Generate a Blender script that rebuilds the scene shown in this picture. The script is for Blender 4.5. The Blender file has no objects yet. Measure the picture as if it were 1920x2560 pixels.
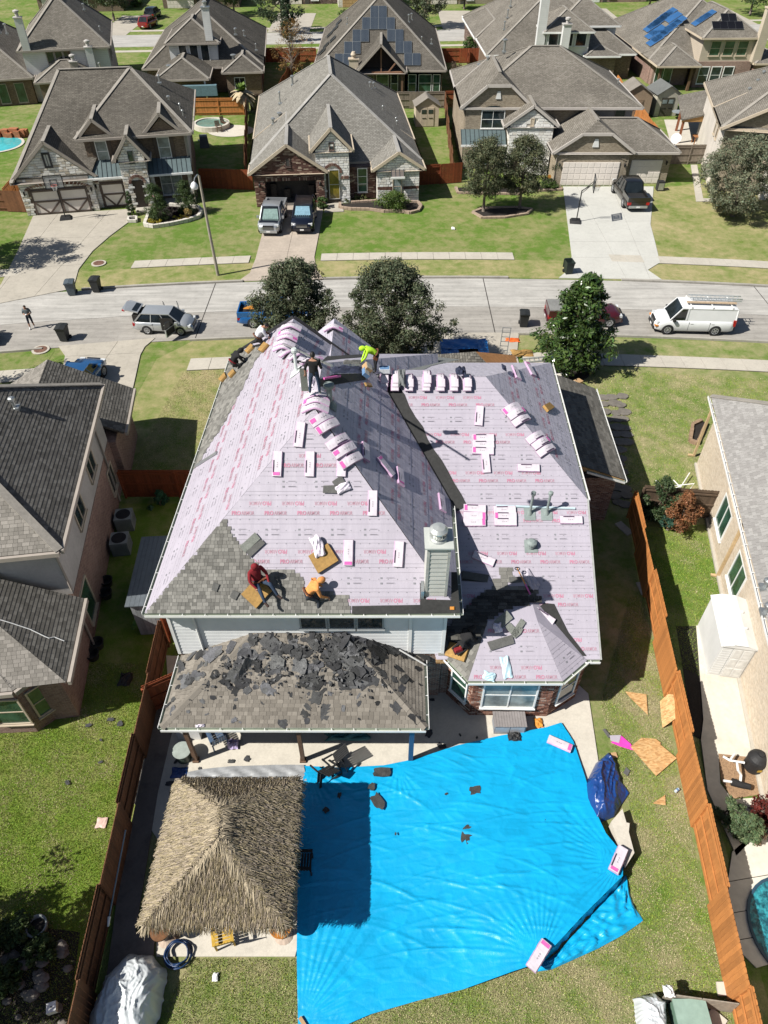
import bpy,math,random
import numpy as np
from mathutils import Vector,Matrix
R=math.radians
random.seed(7)
rng=np.random.default_rng(7)
sc=bpy.context.scene
COL=sc.collection
PITCH,FPX,CAMH=44.0,1770.0,24.5
cd=bpy.data.cameras.new('drone_camera')
cam=bpy.data.objects.new('drone_camera',cd)
COL.objects.link(cam)
cam.location=(0,0,CAMH)
cam.rotation_euler=(R(90-PITCH),0,0)
cd.sensor_fit='HORIZONTAL'
cd.sensor_width=36
cd.lens=36*FPX/1920
cd.clip_start=0.5
cd.clip_end=3000
sc.camera=cam
SUN_EL,SHADOW_AZ=46.0,23.0
w=bpy.data.worlds.new('World')
sc.world=w
w.use_nodes=True
nt=w.node_tree
nt.nodes.clear()
sky=nt.nodes.new('ShaderNodeTexSky')
sky.sky_type='NISHITA'
sky.sun_disc=False
sky.sun_elevation=R(SUN_EL)
sdir=Vector((-math.cos(R(SHADOW_AZ))*math.cos(R(SUN_EL)),-math.sin(R(SHADOW_AZ))*math.cos(R(SUN_EL)),math.sin(R(SUN_EL))))
sky.sun_rotation=math.atan2(sdir.x,sdir.y)
bg=nt.nodes.new('ShaderNodeBackground')
bg.inputs['Strength'].default_value=0.05
ow=nt.nodes.new('ShaderNodeOutputWorld')
nt.links.new(sky.outputs[0],bg.inputs['Color'])
nt.links.new(bg.outputs[0],ow.inputs['Surface'])
sl=bpy.data.lights.new('sun','SUN')
sl.energy=5.0
sl.angle=R(0.5)
sl.color=(1.0,0.96,0.89)
so=bpy.data.objects.new('sun',sl)
so.rotation_euler=(-sdir).to_track_quat('-Z','Y').to_euler()
so.location=(-40,-20,60)
COL.objects.link(so)
sc.view_settings.view_transform='Standard'
sc.view_settings.look='None'
sc.view_settings.exposure=0.5
sc.view_settings.gamma=1.0
sc.view_settings.use_curve_mapping=False
sc.cycles.max_bounces=5
sc.cycles.diffuse_bounces=1
sc.cycles.glossy_bounces=2
sc.cycles.transmission_bounces=3
sc.cycles.transparent_max_bounces=4
_s,_c=math.sin(R(PITCH)),math.cos(R(PITCH))
def ray(x,y):
 u=(x-960)/FPX;v=(y-1280)/FPX
 return Vector((u,_c-v*_s,-_s-v*_c))
def at(x,y,z=0.0):
 d=ray(x,y)
 return Vector((0,0,CAMH))+d*((z-CAMH)/d.z)
def onplane(x,y,p,n):
 d=ray(x,y);o=Vector((0,0,CAMH))
 return o+d*((Vector(p)-o).dot(n)/d.dot(n))
def atY(x,y,Y):
 d=ray(x,y)
 return Vector((0,0,CAMH))+d*(Y/d.y)
def pts(l,z=0.0):return[at(a,b,z)for a,b in l]
MATS={}
def _new(name):
 m=bpy.data.materials.new(name);m.use_nodes=True
 n=m.node_tree;b=n.nodes['Principled BSDF']
 return m,n,b
def N(n,t,**k):
 x=n.nodes.new(t)
 for a,v in k.items():setattr(x,a,v)
 return x
def hexc(c):
 return(c[0],c[1],c[2],1.0)
def noise(n,scale,detail=4,coord='Object',rough=0.6,vec=None):
 if vec is None:
  tc=N(n,'ShaderNodeTexCoord');vec=tc.outputs[coord]
 t=N(n,'ShaderNodeTexNoise')
 t.inputs['Scale'].default_value=scale;t.inputs['Detail'].default_value=detail;t.inputs['Roughness'].default_value=rough
 n.links.new(vec,t.inputs['Vector'])
 return t
def ramp(n,src,stops):
 r=N(n,'ShaderNodeValToRGB')
 el=r.color_ramp.elements
 while len(el)<len(stops):el.new(0.5)
 for e,(p,c)in zip(el,stops):
  e.position=p;e.color=hexc(c)if len(c)==3 else c
 n.links.new(src,r.inputs[0])
 return r.outputs[0]
def mixc(n,f,a,b,mode='MIX'):
 m=N(n,'ShaderNodeMix',data_type='RGBA',blend_type=mode)
 for s,v in((0,f),(6,a),(7,b)):
  if isinstance(v,(int,float)):m.inputs[s].default_value=v
  elif isinstance(v,tuple):m.inputs[s].default_value=hexc(v)
  else:n.links.new(v,m.inputs[s])
 return m.outputs[2]
def bump(n,b,src,strength=0.3,dist=0.02):
 bp=N(n,'ShaderNodeBump');bp.inputs['Strength'].default_value=strength;bp.inputs['Distance'].default_value=dist
 n.links.new(src,bp.inputs['Height']);n.links.new(bp.outputs[0],b.inputs['Normal'])
 return bp
def mat(name,col,rough=0.7,var=0.15,scale=6.0,metal=0.0,bmp=0.0,spec=0.4,alpha=1.0,big=0.12,tint=False,coat=0.0):
 """plain material with two scales of noise wear; tint multiplies by the object's colour and the mesh's piece colour"""
 if name in MATS:return MATS[name]
 m,n,b=_new(name)
 ns=noise(n,scale,5);nb=noise(n,scale*0.11,3)
 lo=tuple(max(0,c*(1-var))for c in col);hi=tuple(min(1,c*(1+var))for c in col)
 c1=ramp(n,ns.outputs[0],[(0.3,lo),(0.7,hi)])
 c2=ramp(n,nb.outputs[0],[(0.3,(1-big,)*3),(0.7,(1+big,)*3)])
 c=mixc(n,1.0,c1,c2,'MULTIPLY')
 if tint:
  at_=N(n,'ShaderNodeAttribute',attribute_name='Col');oi=N(n,'ShaderNodeObjectInfo')
  c=mixc(n,1.0,c,at_.outputs['Color'],'MULTIPLY')
  c=mixc(n,1.0,c,oi.outputs['Color'],'MULTIPLY')
 n.links.new(c,b.inputs['Base Color'])
 b.inputs['Roughness'].default_value=rough;b.inputs['Metallic'].default_value=metal
 b.inputs['Specular IOR Level'].default_value=spec
 if coat:b.inputs['Coat Weight'].default_value=coat;b.inputs['Coat Roughness'].default_value=0.05
 if alpha<1:b.inputs['Alpha'].default_value=alpha
 if bmp:bump(n,b,ns.outputs[0],bmp,0.02)
 MATS[name]=m
 return m
def masonry_mat(name,cols,mortar,bw,bh,ms=0.012,rough=0.85,bmp=0.5,stagger=0.5,dirt=0.2):
 """courses laid in metres from the wall's own UV; cols are the piece colours picked at random"""
 if name in MATS:return MATS[name]
 m,n,b=_new(name)
 uv=N(n,'ShaderNodeUVMap')
 br=N(n,'ShaderNodeTexBrick',offset=stagger,squash=1.0)
 n.links.new(uv.outputs[0],br.inputs['Vector'])
 br.inputs['Scale'].default_value=1.0;br.inputs['Brick Width'].default_value=bw;br.inputs['Row Height'].default_value=bh
 br.inputs['Mortar Size'].default_value=ms;br.inputs['Mortar Smooth'].default_value=0.1
 br.inputs['Color1'].default_value=(0,0,0,1);br.inputs['Color2'].default_value=(1,1,1,1);br.inputs['Mortar'].default_value=(0.5,0.5,0.5,1)
 k=len(cols)
 c=ramp(n,br.outputs['Color'],[(i/max(1,k-1),cc)for i,cc in enumerate(cols)])
 c=mixc(n,br.outputs['Fac'],c,mortar)
 nb=noise(n,0.5,5);nf=noise(n,9,4)
 c=mixc(n,1.0,c,ramp(n,nb.outputs[0],[(0.3,(1-dirt,)*3),(0.7,(1+dirt*0.6,)*3)]),'MULTIPLY')
 c=mixc(n,1.0,c,ramp(n,nf.outputs[0],[(0.3,(0.86,)*3),(0.7,(1.12,)*3)]),'MULTIPLY')
 n.links.new(c,b.inputs['Base Color'])
 b.inputs['Roughness'].default_value=rough;b.inputs['Specular IOR Level'].default_value=0.25
 iv=N(n,'ShaderNodeMath',operation='SUBTRACT');iv.inputs[0].default_value=1.0
 n.links.new(br.outputs['Fac'],iv.inputs[1])
 ad=N(n,'ShaderNodeMath',operation='MULTIPLY_ADD');n.links.new(br.outputs['Color'],ad.inputs[0]);ad.inputs[1].default_value=0.35
 n.links.new(iv.outputs[0],ad.inputs[2])
 bump(n,b,ad.outputs[0],bmp,0.03)
 MATS[name]=m
 return m
def stripe_mat(name,col,pitch,axis=1,depth=0.5,rough=0.6,dark=0.6,frac=0.1):
 """lap siding or seams: fine lines every pitch metres along the wall's UV"""
 if name in MATS:return MATS[name]
 m,n,b=_new(name)
 uv=N(n,'ShaderNodeUVMap');sp=N(n,'ShaderNodeSeparateXYZ');n.links.new(uv.outputs[0],sp.inputs[0])
 d=N(n,'ShaderNodeMath',operation='DIVIDE');n.links.new(sp.outputs[axis],d.inputs[0]);d.inputs[1].default_value=pitch
 f=N(n,'ShaderNodeMath',operation='FRACT');n.links.new(d.outputs[0],f.inputs[0])
 c=ramp(n,f.outputs[0],[(0.0,tuple(x*dark for x in col)),(frac,col),(1.0,col)])
 nb=noise(n,0.8,4)
 c=mixc(n,1.0,c,ramp(n,nb.outputs[0],[(0.3,(0.9,)*3),(0.7,(1.06,)*3)]),'MULTIPLY')
 n.links.new(c,b.inputs['Base Color'])
 b.inputs['Roughness'].default_value=rough
 bump(n,b,f.outputs[0],depth,0.02)
 MATS[name]=m
 return m
def roof_mat(name,c0,c1,stain=0.25,geo=False):
 """asphalt shingles; geo=True when the tabs are real pieces and only carry colour"""
 if name in MATS:return MATS[name]
 m,n,b=_new(name)
 if geo:
  a=N(n,'ShaderNodeAttribute',attribute_name='Col');oi=N(n,'ShaderNodeObjectInfo')
  f=mixc(n,1.0,a.outputs['Color'],oi.outputs['Color'],'MULTIPLY')
  c=ramp(n,f,[(0.0,c0),(1.0,c1)])
  nn=noise(n,60,3)
  c=mixc(n,1.0,c,ramp(n,nn.outputs[0],[(0.25,(0.75,)*3),(0.75,(1.25,)*3)]),'MULTIPLY')
  bump(n,b,nn.outputs[0],0.4,0.01)
 else:
  uv=N(n,'ShaderNodeUVMap')
  br=N(n,'ShaderNodeTexBrick',offset=0.37,squash=1.0)
  n.links.new(uv.outputs[0],br.inputs['Vector'])
  for k,v in(('Scale',1.0),('Brick Width',0.3),('Row Height',0.145),('Mortar Size',0.012),('Mortar Smooth',0.3)):br.inputs[k].default_value=v
  br.inputs['Color1'].default_value=(0,0,0,1);br.inputs['Color2'].default_value=(1,1,1,1);br.inputs['Mortar'].default_value=(0.3,0.3,0.3,1)
  c=ramp(n,br.outputs['Color'],[(0.0,c0),(1.0,c1)])
  c=mixc(n,br.outputs['Fac'],c,tuple(x*0.45 for x in c0))
  nn=noise(n,12,4)
  c=mixc(n,1.0,c,ramp(n,nn.outputs[0],[(0.25,(0.8,)*3),(0.75,(1.2,)*3)]),'MULTIPLY')
  iv=N(n,'ShaderNodeMath',operation='SUBTRACT');iv.inputs[0].default_value=1.0;n.links.new(br.outputs['Fac'],iv.inputs[1])
  ad=N(n,'ShaderNodeMath',operation='MULTIPLY_ADD');n.links.new(br.outputs['Color'],ad.inputs[0]);ad.inputs[1].default_value=0.4;n.links.new(iv.outputs[0],ad.inputs[2])
  bump(n,b,ad.outputs[0],0.6,0.03)
 tc=N(n,'ShaderNodeTexCoord')
 st=noise(n,0.35,5,vec=tc.outputs['Object'])
 c=mixc(n,1.0,c,ramp(n,st.outputs[0],[(0.3,(1-stain,)*3),(0.68,(1+stain*0.5,)*3)]),'MULTIPLY')
 n.links.new(c,b.inputs['Base Color'])
 b.inputs['Roughness'].default_value=0.95;b.inputs['Specular IOR Level'].default_value=0.15
 MATS[name]=m
 return m
def glass_mat(name,col=(0.02,0.03,0.035),rough=0.08):
 if name in MATS:return MATS[name]
 m,n,b=_new(name)
 ns=noise(n,1.3,3)
 n.links.new(ramp(n,ns.outputs[0],[(0.35,tuple(c*0.6 for c in col)),(0.65,tuple(c*1.5 for c in col))]),b.inputs['Base Color'])
 b.inputs['Roughness'].default_value=rough;b.inputs['Specular IOR Level'].default_value=0.7
 MATS[name]=m
 return m
class MB:
 def __init__(s):
  s.v=[];s.f=[];s.mi=[];s.col=[]
 def add(s,vs,fs,mi=0,col=1.0):
  o=len(s.v)
  s.v.extend(tuple(p)for p in vs)
  for f in fs:
   s.f.append([i+o for i in f]);s.mi.append(mi);s.col.append(col)
  return s
 def poly(s,vs,mi=0,col=1.0):
  return s.add(vs,[list(range(len(vs)))],mi,col)
 def box(s,x0,x1,y0,y1,z0,z1,mi=0,col=1.0):
  vs=[(x0,y0,z0),(x1,y0,z0),(x1,y1,z0),(x0,y1,z0),(x0,y0,z1),(x1,y0,z1),(x1,y1,z1),(x0,y1,z1)]
  return s.add(vs,[[3,2,1,0],[4,5,6,7],[0,1,5,4],[1,2,6,5],[2,3,7,6],[3,0,4,7]],mi,col)
 def prism(s,poly,vec,mi=0,col=1.0):
  """closed solid swept from a planar polygon along vec"""
  k=len(poly);vec=Vector(vec)
  a=[Vector(p)for p in poly];b=[p+vec for p in a]
  nn=Vector((0,0,0))
  for i in range(k):nn+=a[i].cross(a[(i+1)%k])
  fl=nn.dot(vec)>0
  fs=[list(range(k))[::-1]if fl else list(range(k)),[k+i for i in range(k)]if fl else[k+i for i in range(k)][::-1]]
  for i in range(k):
   j=(i+1)%k
   fs.append([i,j,k+j,k+i]if fl else[j,i,k+i,k+j])
  return s.add(a+b,fs,mi,col)
 def bar(s,p0,p1,w,h,mi=0,col=1.0,up=(0,0,1)):
  """rectangular bar from p0 to p1"""
  p0=Vector(p0);p1=Vector(p1);d=(p1-p0).normalized();up=Vector(up)
  sd=d.cross(up)
  if sd.length<1e-4:sd=d.cross(Vector((1,0,0)))
  sd.normalize();u=sd.cross(d).normalized()
  q=[p0-sd*w/2-u*h/2,p0+sd*w/2-u*h/2,p0+sd*w/2+u*h/2,p0-sd*w/2+u*h/2]
  return s.prism(q,p1-p0,mi,col)
 def tube(s,path,r,n=8,mi=0,col=1.0,cap=True):
  path=[Vector(p)for p in path]
  rr=r if isinstance(r,(list,tuple))else[r]*len(path)
  vs=[];fs=[]
  ref=Vector((0,0,1))
  for i,p in enumerate(path):
   d=(path[min(i+1,len(path)-1)]-path[max(i-1,0)]).normalized()
   a=d.cross(ref)
   if a.length<0.05:a=d.cross(Vector((1,0,0)))
   a.normalize();b=a.cross(d)
   for k in range(n):
    t=2*math.pi*k/n
    vs.append(p+(a*math.cos(t)+b*math.sin(t))*rr[i])
  for i in range(len(path)-1):
   for k in range(n):
    j=(k+1)%n
    fs.append([i*n+k,i*n+j,(i+1)*n+j,(i+1)*n+k])
  if cap:
   fs.append(list(range(n)));fs.append([(len(path)-1)*n+k for k in range(n)][::-1])
  return s.add(vs,fs,mi,col)
 def lathe(s,prof,c=(0,0,0),n=16,mi=0,col=1.0):
  vs=[];fs=[]
  for(r,z)in prof:
   for k in range(n):
    t=2*math.pi*k/n
    vs.append((c[0]+r*math.cos(t),c[1]+r*math.sin(t),c[2]+z))
  for i in range(len(prof)-1):
   for k in range(n):
    j=(k+1)%n
    fs.append([i*n+k,i*n+j,(i+1)*n+j,(i+1)*n+k])
  fs.append(list(range(n))[::-1]);fs.append([(len(prof)-1)*n+k for k in range(n)])
  return s.add(vs,fs,mi,col)
 def grid(s,P,mi=0,col=1.0,closed=False):
  """P: rows of points"""
  r=len(P);c=len(P[0]);vs=[p for row in P for p in row];fs=[]
  for i in range(r-1):
   for j in range(c if closed else c-1):
    k=(j+1)%c
    fs.append([i*c+j,i*c+k,(i+1)*c+k,(i+1)*c+j])
  return s.add(vs,fs,mi,col)
 def mesh(s,name,mats,smooth=False,off=None):
  me=bpy.data.meshes.new(name)
  v=np.array(s.v,dtype=np.float64).reshape(-1,3)
  if off is not None:v=v-np.array(off)
  me.from_pydata(v.tolist(),[],s.f)
  if not isinstance(mats,(list,tuple)):mats=[mats]
  for m in mats:me.materials.append(m)
  nf=len(me.polygons)
  if nf==len(s.mi):
   me.polygons.foreach_set('material_index',s.mi)
   me.polygons.foreach_set('use_smooth',[smooth]*nf)
   lt=np.zeros(nf,dtype=np.int32);me.polygons.foreach_get('loop_total',lt)
   nr=np.zeros(nf*3);me.polygons.foreach_get('normal',nr);nr=nr.reshape(-1,3)
   li=np.zeros(len(me.loops),dtype=np.int32);me.loops.foreach_get('vertex_index',li)
   fn=np.repeat(nr,lt,axis=0)
   co=v[li]+(np.array(off)if off is not None else 0)
   a=np.stack([-fn[:,1],fn[:,0],np.zeros(len(fn))],1)
   ln=np.linalg.norm(a,axis=1);flat=ln<0.05
   a[flat]=(1,0,0);ln[flat]=1;a/=ln[:,None]
   b=np.cross(fn,a)
   uv=np.stack([(co*a).sum(1),(co*b).sum(1)],1)
   ul=me.uv_layers.new(name='UVMap');ul.data.foreach_set('uv',uv.astype(np.float32).ravel())
   ca=me.color_attributes.new('Col','FLOAT_COLOR','CORNER')
   cc=np.array([(c,c,c)if isinstance(c,(int,float))else c for c in s.col],dtype=np.float32)
   cc=np.repeat(np.concatenate([cc,np.ones((nf,1),np.float32)],1),lt,axis=0)
   ca.data.foreach_set('color',cc.ravel())
  me.update()
  return me
 def build(s,name,mats,parent=None,smooth=False,**k):
  if not s.f:return None
  o=bpy.data.objects.new(name,s.mesh(name,mats,smooth))
  COL.objects.link(o)
  if parent is not None:o.parent=parent
  tag(o,**k)
  return o
def tag(o,label=None,cat=None,group=None,kind=None):
 if label:o['label']=label
 if cat:o['category']=cat
 if group:o['group']=group
 if kind:o['kind']=kind
 return o
def thing(name,label,cat,loc=(0,0,0),rz=0.0,group=None):
 o=bpy.data.objects.new(name,None)
 COL.objects.link(o)
 o.location=loc;o.rotation_euler=(0,0,rz);o.empty_display_size=0.3
 return tag(o,label,cat,group)
def inst(src,parent=None,loc=None,name=None):
 """a copy of one object, sharing its mesh"""
 c=src.copy();COL.objects.link(c)
 c.parent=parent
 if loc is not None:c.location=loc
 return c
def copy_tree(o,parent=None):
 c=o.copy();COL.objects.link(c);c.parent=parent
 for ch in list(o.children):copy_tree(ch,c)
 return c
def place(o,M):
 o.matrix_basis=M
 return o
def frame(p,n,up):
 """matrix whose z is n and whose y is up projected on the plane"""
 n=Vector(n).normalized();up=Vector(up);y=(up-n*up.dot(n)).normalized();x=y.cross(n)
 m=Matrix((x,y,n)).transposed().to_4x4();m.translation=Vector(p)
 return m
def inside(poly,x,y):
 r=False;k=len(poly);j=k-1
 for i in range(k):
  xi,yi=poly[i];xj,yj=poly[j]
  if(yi>y)!=(yj>y)and x<(xj-xi)*(y-yi)/(yj-yi)+xi:r=not r
  j=i
 return r
def clip(sub,con):
 """Sutherland-Hodgman against a convex counter-clockwise polygon"""
 out=sub
 for i in range(len(con)):
  a=con[i];b=con[(i+1)%len(con)];inp=out;out=[]
  if not inp:break
  ex,ey=b[0]-a[0],b[1]-a[1]
  for k in range(len(inp)):
   p,q=inp[k-1],inp[k]
   dp=ex*(p[1]-a[1])-ey*(p[0]-a[0]);dq=ex*(q[1]-a[1])-ey*(q[0]-a[0])
   if dq>=0:
    if dp<0:t=dp/(dp-dq);out.append((p[0]+(q[0]-p[0])*t,p[1]+(q[1]-p[1])*t))
    out.append(q)
   elif dp>=0:
    t=dp/(dp-dq);out.append((p[0]+(q[0]-p[0])*t,p[1]+(q[1]-p[1])*t))
 return out
class Plane:
 """a roof or wall plane given by coplanar corners: local a runs level, b runs up the slope"""
 def __init__(s,poly):
  s.P=[Vector(p)for p in poly]
  n=Vector((0,0,0))
  for i in range(len(s.P)):n+=s.P[i].cross(s.P[(i+1)%len(s.P)])
  n.normalize()
  s.n=n
  a=Vector((-n.y,n.x,0))
  if a.length<0.05:a=Vector((1,0,0))
  s.a=a.normalized();s.b=s.n.cross(s.a)
  s.o=min(s.P,key=lambda p:p.dot(s.b))
  s.q=[s.uv(p)for p in s.P]
 def uv(s,p):
  d=Vector(p)-s.o
  return(d.dot(s.a),d.dot(s.b))
 def pt(s,u,v,h=0.0):return s.o+s.a*u+s.b*v+s.n*h
 def px(s,x,y):return onplane(x,y,s.o,s.n)
 def M(s,p,ang=0.0,h=0.0):
  """frame on the plane at p, turned by ang (deg) about the normal; local x runs level at ang 0"""
  m=Matrix((s.a,s.b,s.n)).transposed().to_4x4()
  m=m@Matrix.Rotation(R(ang),4,'Z');m.translation=Vector(p)+s.n*h
  return m
def courses(pl,w,h,joint=0.006,stagger=None,vary=0.0,only=None,jit=0.0,wr=0.0):
 """cells of a coursed surface clipped to the plane's polygon: list of (poly2d, whole?, row, id)"""
 q=pl.q
 us=[p[0]for p in q];vs=[p[1]for p in q]
 rr=random.Random(int(abs(pl.o.x*31+pl.o.y*17+pl.o.z*7)*10))
 out=[];row=0;v=min(vs)
 while v<max(vs)-0.01:
  u=min(us)-(rr.random()*w if stagger is None else(row%2)*stagger*w)
  while u<max(us):
   ww=w*(1+(rr.random()-0.5)*2*wr)
   r=[(u,v),(u+ww-joint,v),(u+ww-joint,v+h),(u,v+h)]
   u+=ww
   c=(r[0][0]+r[2][0])/2,(r[0][1]+r[2][1])/2
   if only and not only(*c):continue
   whole=True
   for i in range(len(q)):
    a=q[i];b=q[(i+1)%len(q)]
    for p in r:
     if(b[0]-a[0])*(p[1]-a[1])-(b[1]-a[1])*(p[0]-a[0])<0:whole=False;break
    if not whole:break
   if whole:out.append((r,True,row))
   else:
    k=clip(r,q)
    if len(k)>2:out.append((k,False,row))
  row+=1;v+=h
 return out
def shingle_roof(pl,m,parent,w=0.3,expo=0.145,thick=0.014,lo=0.25,hi=0.95,n_single=300,name='shingle',only=None,base=0.004):
 """overlapping asphalt tabs as real pieces: the n_single nearest the camera are parts, the rest one joined part"""
 cells=courses(pl,w,expo,0.008,only=only,wr=0.35)
 rr=random.Random(len(cells))
 def tone():return lo+(hi-lo)*rr.random()**1.2
 whole=[(c,i)for i,c in enumerate(cells)if c[1]]
 cp=Vector((0,0,CAMH));pw=parent.matrix_world if parent else None
 whole.sort(key=lambda t:(pl.pt(t[0][0][0][0],t[0][0][0][1])-cp).length)
 single=set(i for _,i in whole[:n_single])
 me=None
 mb=MB()
 for i,(c,wh,row)in enumerate(cells):
  t=tone()
  if i in single:
   if me is None:
    one=MB()
    one.add([(0,0,thick),(1,0,thick),(1,1,thick*0.25),(0,1,thick*0.25),(0,0,0),(1,0,0)],[[0,1,2,3],[4,5,1,0],[4,0,3],[1,5,2]])
    me=one.mesh(name,m)
   o=bpy.data.objects.new(name,me);COL.objects.link(o);o.parent=parent
   sx=c[1][0]-c[0][0]
   M=Matrix((pl.a*sx,pl.b*expo*1.03,pl.n)).transposed().to_4x4();M.translation=pl.pt(c[0][0],c[0][1],base)
   o.matrix_basis=M
   o.color=(t,t,t,1)
  else:
   v0=row*expo+min(p[1]for p in pl.q)
   top=[];bot=[]
   for(a,b)in c:
    f=min(1,max(0,(b-v0)/expo));top.append(pl.pt(a,b+(0.004 if f>.9 and wh else 0),base+thick*(1-0.75*f)))
   k=len(c);fs=[list(range(k))];vs=list(top)
   for j in range(k):
    l=(j+1)%k
    if abs(c[j][1]-v0)<1e-4 and abs(c[l][1]-v0)<1e-4:
     vs+=[pl.pt(*c[j]),pl.pt(*c[l])];fs.append([len(vs)-2,len(vs)-1,l,j])
   mb.add(vs,fs,0,t)
 if mb.f:
  mb.build('shingle_courses',m,parent,kind='stuff')
def wall_pieces(pl,m,parent,w,h,joint,depth,name,n_single=0,wr=0.1,lo=0.2,hi=1.0,holes=(),stagger=0.5,jitter=0.3):
 """bricks or stones standing proud of the wall by depth"""
 def ok(u,v):return not any(a<u<b and c<v<d for a,b,c,d in holes)
 cells=courses(pl,w,h,joint,stagger,only=ok,wr=wr)
 rr=random.Random(len(cells)+5)
 whole=[i for i,c in enumerate(cells)if c[1]]
 rr.shuffle(whole);single=set(whole[:n_single]);mb=MB();me=None
 for i,(c,wh,row)in enumerate(cells):
  t=lo+(hi-lo)*rr.random();d=depth*(1-jitter+2*jitter*rr.random())
  if i in single:
   if me is None:
    one=MB();one.add([(0,0,0),(1,0,0),(1,1,0),(0,1,0),(.03,.08,1),(.97,.08,1),(.97,.92,1),(.03,.92,1)],[[4,5,6,7],[0,1,5,4],[1,2,6,5],[2,3,7,6],[3,0,4,7]])
    me=one.mesh(name,m)
   o=bpy.data.objects.new(name,me);COL.objects.link(o);o.parent=parent
   M=Matrix((pl.a*(c[1][0]-c[0][0]),pl.b*(h-joint),pl.n*d)).transposed().to_4x4();M.translation=pl.pt(*c[0])
   o.matrix_basis=M;o.color=(t,t,t,1)
  else:
   cu=sum(p[0]for p in c)/len(c);cv=sum(p[1]for p in c)/len(c);v1=row*h+min(p[1]for p in pl.q)+h
   base=[pl.pt(a,b-(joint if abs(b-v1)<1e-4 else 0))for a,b in c];k=len(c)
   top=[pl.pt(a+(cu-a)*.05,b-(joint if abs(b-v1)<1e-4 else 0)+(cv-b)*.12,d)for a,b in c]
   mb.add(base+top,[[k+j for j in range(k)]]+[[j,(j+1)%k,k+(j+1)%k,k+j]for j in range(k)],0,t)
 if mb.f:mb.build(name+'_courses',m,parent,kind='stuff')
DD=1920/1659
def lawn_mat(name,green,tan,bias,fine=1.0):
 m,n,b=_new(name)
 tc=N(n,'ShaderNodeTexCoord')
 big=noise(n,0.22,6,vec=tc.outputs['Object'],rough=0.65);mid=noise(n,1.3,6,vec=tc.outputs['Object'],rough=0.7);fin=noise(n,26*fine,5,vec=tc.outputs['Object'],rough=0.8)
 s=N(n,'ShaderNodeMath',operation='MULTIPLY_ADD');n.links.new(big.outputs[0],s.inputs[0]);s.inputs[1].default_value=1.1
 s2=N(n,'ShaderNodeMath',operation='MULTIPLY_ADD');n.links.new(mid.outputs[0],s2.inputs[0]);s2.inputs[1].default_value=1.25;n.links.new(s.outputs[0],s2.inputs[2])
 s3=N(n,'ShaderNodeMath',operation='MULTIPLY_ADD');n.links.new(fin.outputs[0],s3.inputs[0]);s3.inputs[1].default_value=0.35;n.links.new(s2.outputs[0],s3.inputs[2])
 s.inputs[2].default_value=bias-0.86
 f=ramp(n,s3.outputs[0],[(0.22,(0,0,0)),(0.78,(1,1,1))])
 c=mixc(n,f,tan,green)
 c=mixc(n,1.0,c,ramp(n,fin.outputs[0],[(0.25,(0.55,)*3),(0.5,(1.0,)*3),(0.8,(1.4,)*3)]),'MULTIPLY')
 n.links.new(c,b.inputs['Base Color']);b.inputs['Roughness'].default_value=0.95;b.inputs['Specular IOR Level'].default_value=0.1
 bump(n,b,fin.outputs[0],0.7,0.06)
 return m
GREEN=(0.112,0.188,0.032);TAN=(0.33,0.285,0.15)
M_LAWN=lawn_mat('lawn',GREEN,TAN,0.14)
M_LAWN_DRY=lawn_mat('lawn_dry',(0.135,0.20,0.04),(0.38,0.325,0.17),-0.03)
M_LAWN_LUSH=lawn_mat('lawn_lush',(0.112,0.192,0.031),(0.33,0.285,0.145),0.13)
M_LAWN_YARD=lawn_mat('lawn_yard',(0.118,0.195,0.034),(0.37,0.32,0.18),0.03)
def concrete_mat(name,col,stain=0.14,crack=0.0):
 m,n,b=_new(name)
 tc=N(n,'ShaderNodeTexCoord');v=tc.outputs['Object']
 a=noise(n,0.5,6,vec=v,rough=0.7);f=noise(n,14,5,vec=v,rough=0.7);k=noise(n,2.6,5,vec=v)
 mp=N(n,'ShaderNodeMapping');mp.inputs['Scale'].default_value=(0.25,3.0,1);n.links.new(v,mp.inputs['Vector'])
 st=noise(n,0.9,5,vec=mp.outputs[0])
 c=ramp(n,a.outputs[0],[(0.3,tuple(x*(1-stain)for x in col)),(0.7,tuple(x*(1+stain*.5)for x in col))])
 c=mixc(n,1.0,c,ramp(n,f.outputs[0],[(0.3,(0.9,)*3),(0.7,(1.07,)*3)]),'MULTIPLY')
 c=mixc(n,1.0,c,ramp(n,k.outputs[0],[(0.28,(1-stain,)*3),(0.5,(1.0,)*3)]),'MULTIPLY')
 if crack:c=mixc(n,1.0,c,ramp(n,st.outputs[0],[(0.3,(1-crack,)*3),(0.62,(1+crack*.6,)*3)]),'MULTIPLY')
 n.links.new(c,b.inputs['Base Color']);b.inputs['Roughness'].default_value=0.85;b.inputs['Specular IOR Level'].default_value=0.25
 bump(n,b,f.outputs[0],0.15,0.01)
 return m
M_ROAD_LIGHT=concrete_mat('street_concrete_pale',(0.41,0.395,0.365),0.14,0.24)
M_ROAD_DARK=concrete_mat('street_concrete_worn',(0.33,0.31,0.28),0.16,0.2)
M_WALK=concrete_mat('sidewalk_concrete',(0.47,0.435,0.37),0.12)
M_DRIVE=concrete_mat('driveway_concrete',(0.42,0.385,0.325),0.14)
M_DRIVE_WHITE=concrete_mat('new_driveway_concrete',(0.50,0.495,0.455),0.08)
M_PATIO=concrete_mat('patio_concrete',(0.56,0.52,0.445),0.12)
M_KERB=concrete_mat('kerb_concrete',(0.36,0.34,0.3),0.2)
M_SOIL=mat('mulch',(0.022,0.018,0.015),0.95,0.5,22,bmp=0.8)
M_BARK_MULCH=mat('bark_mulch',(0.3,0.19,0.11),0.95,0.45,30,bmp=0.8)
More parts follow.
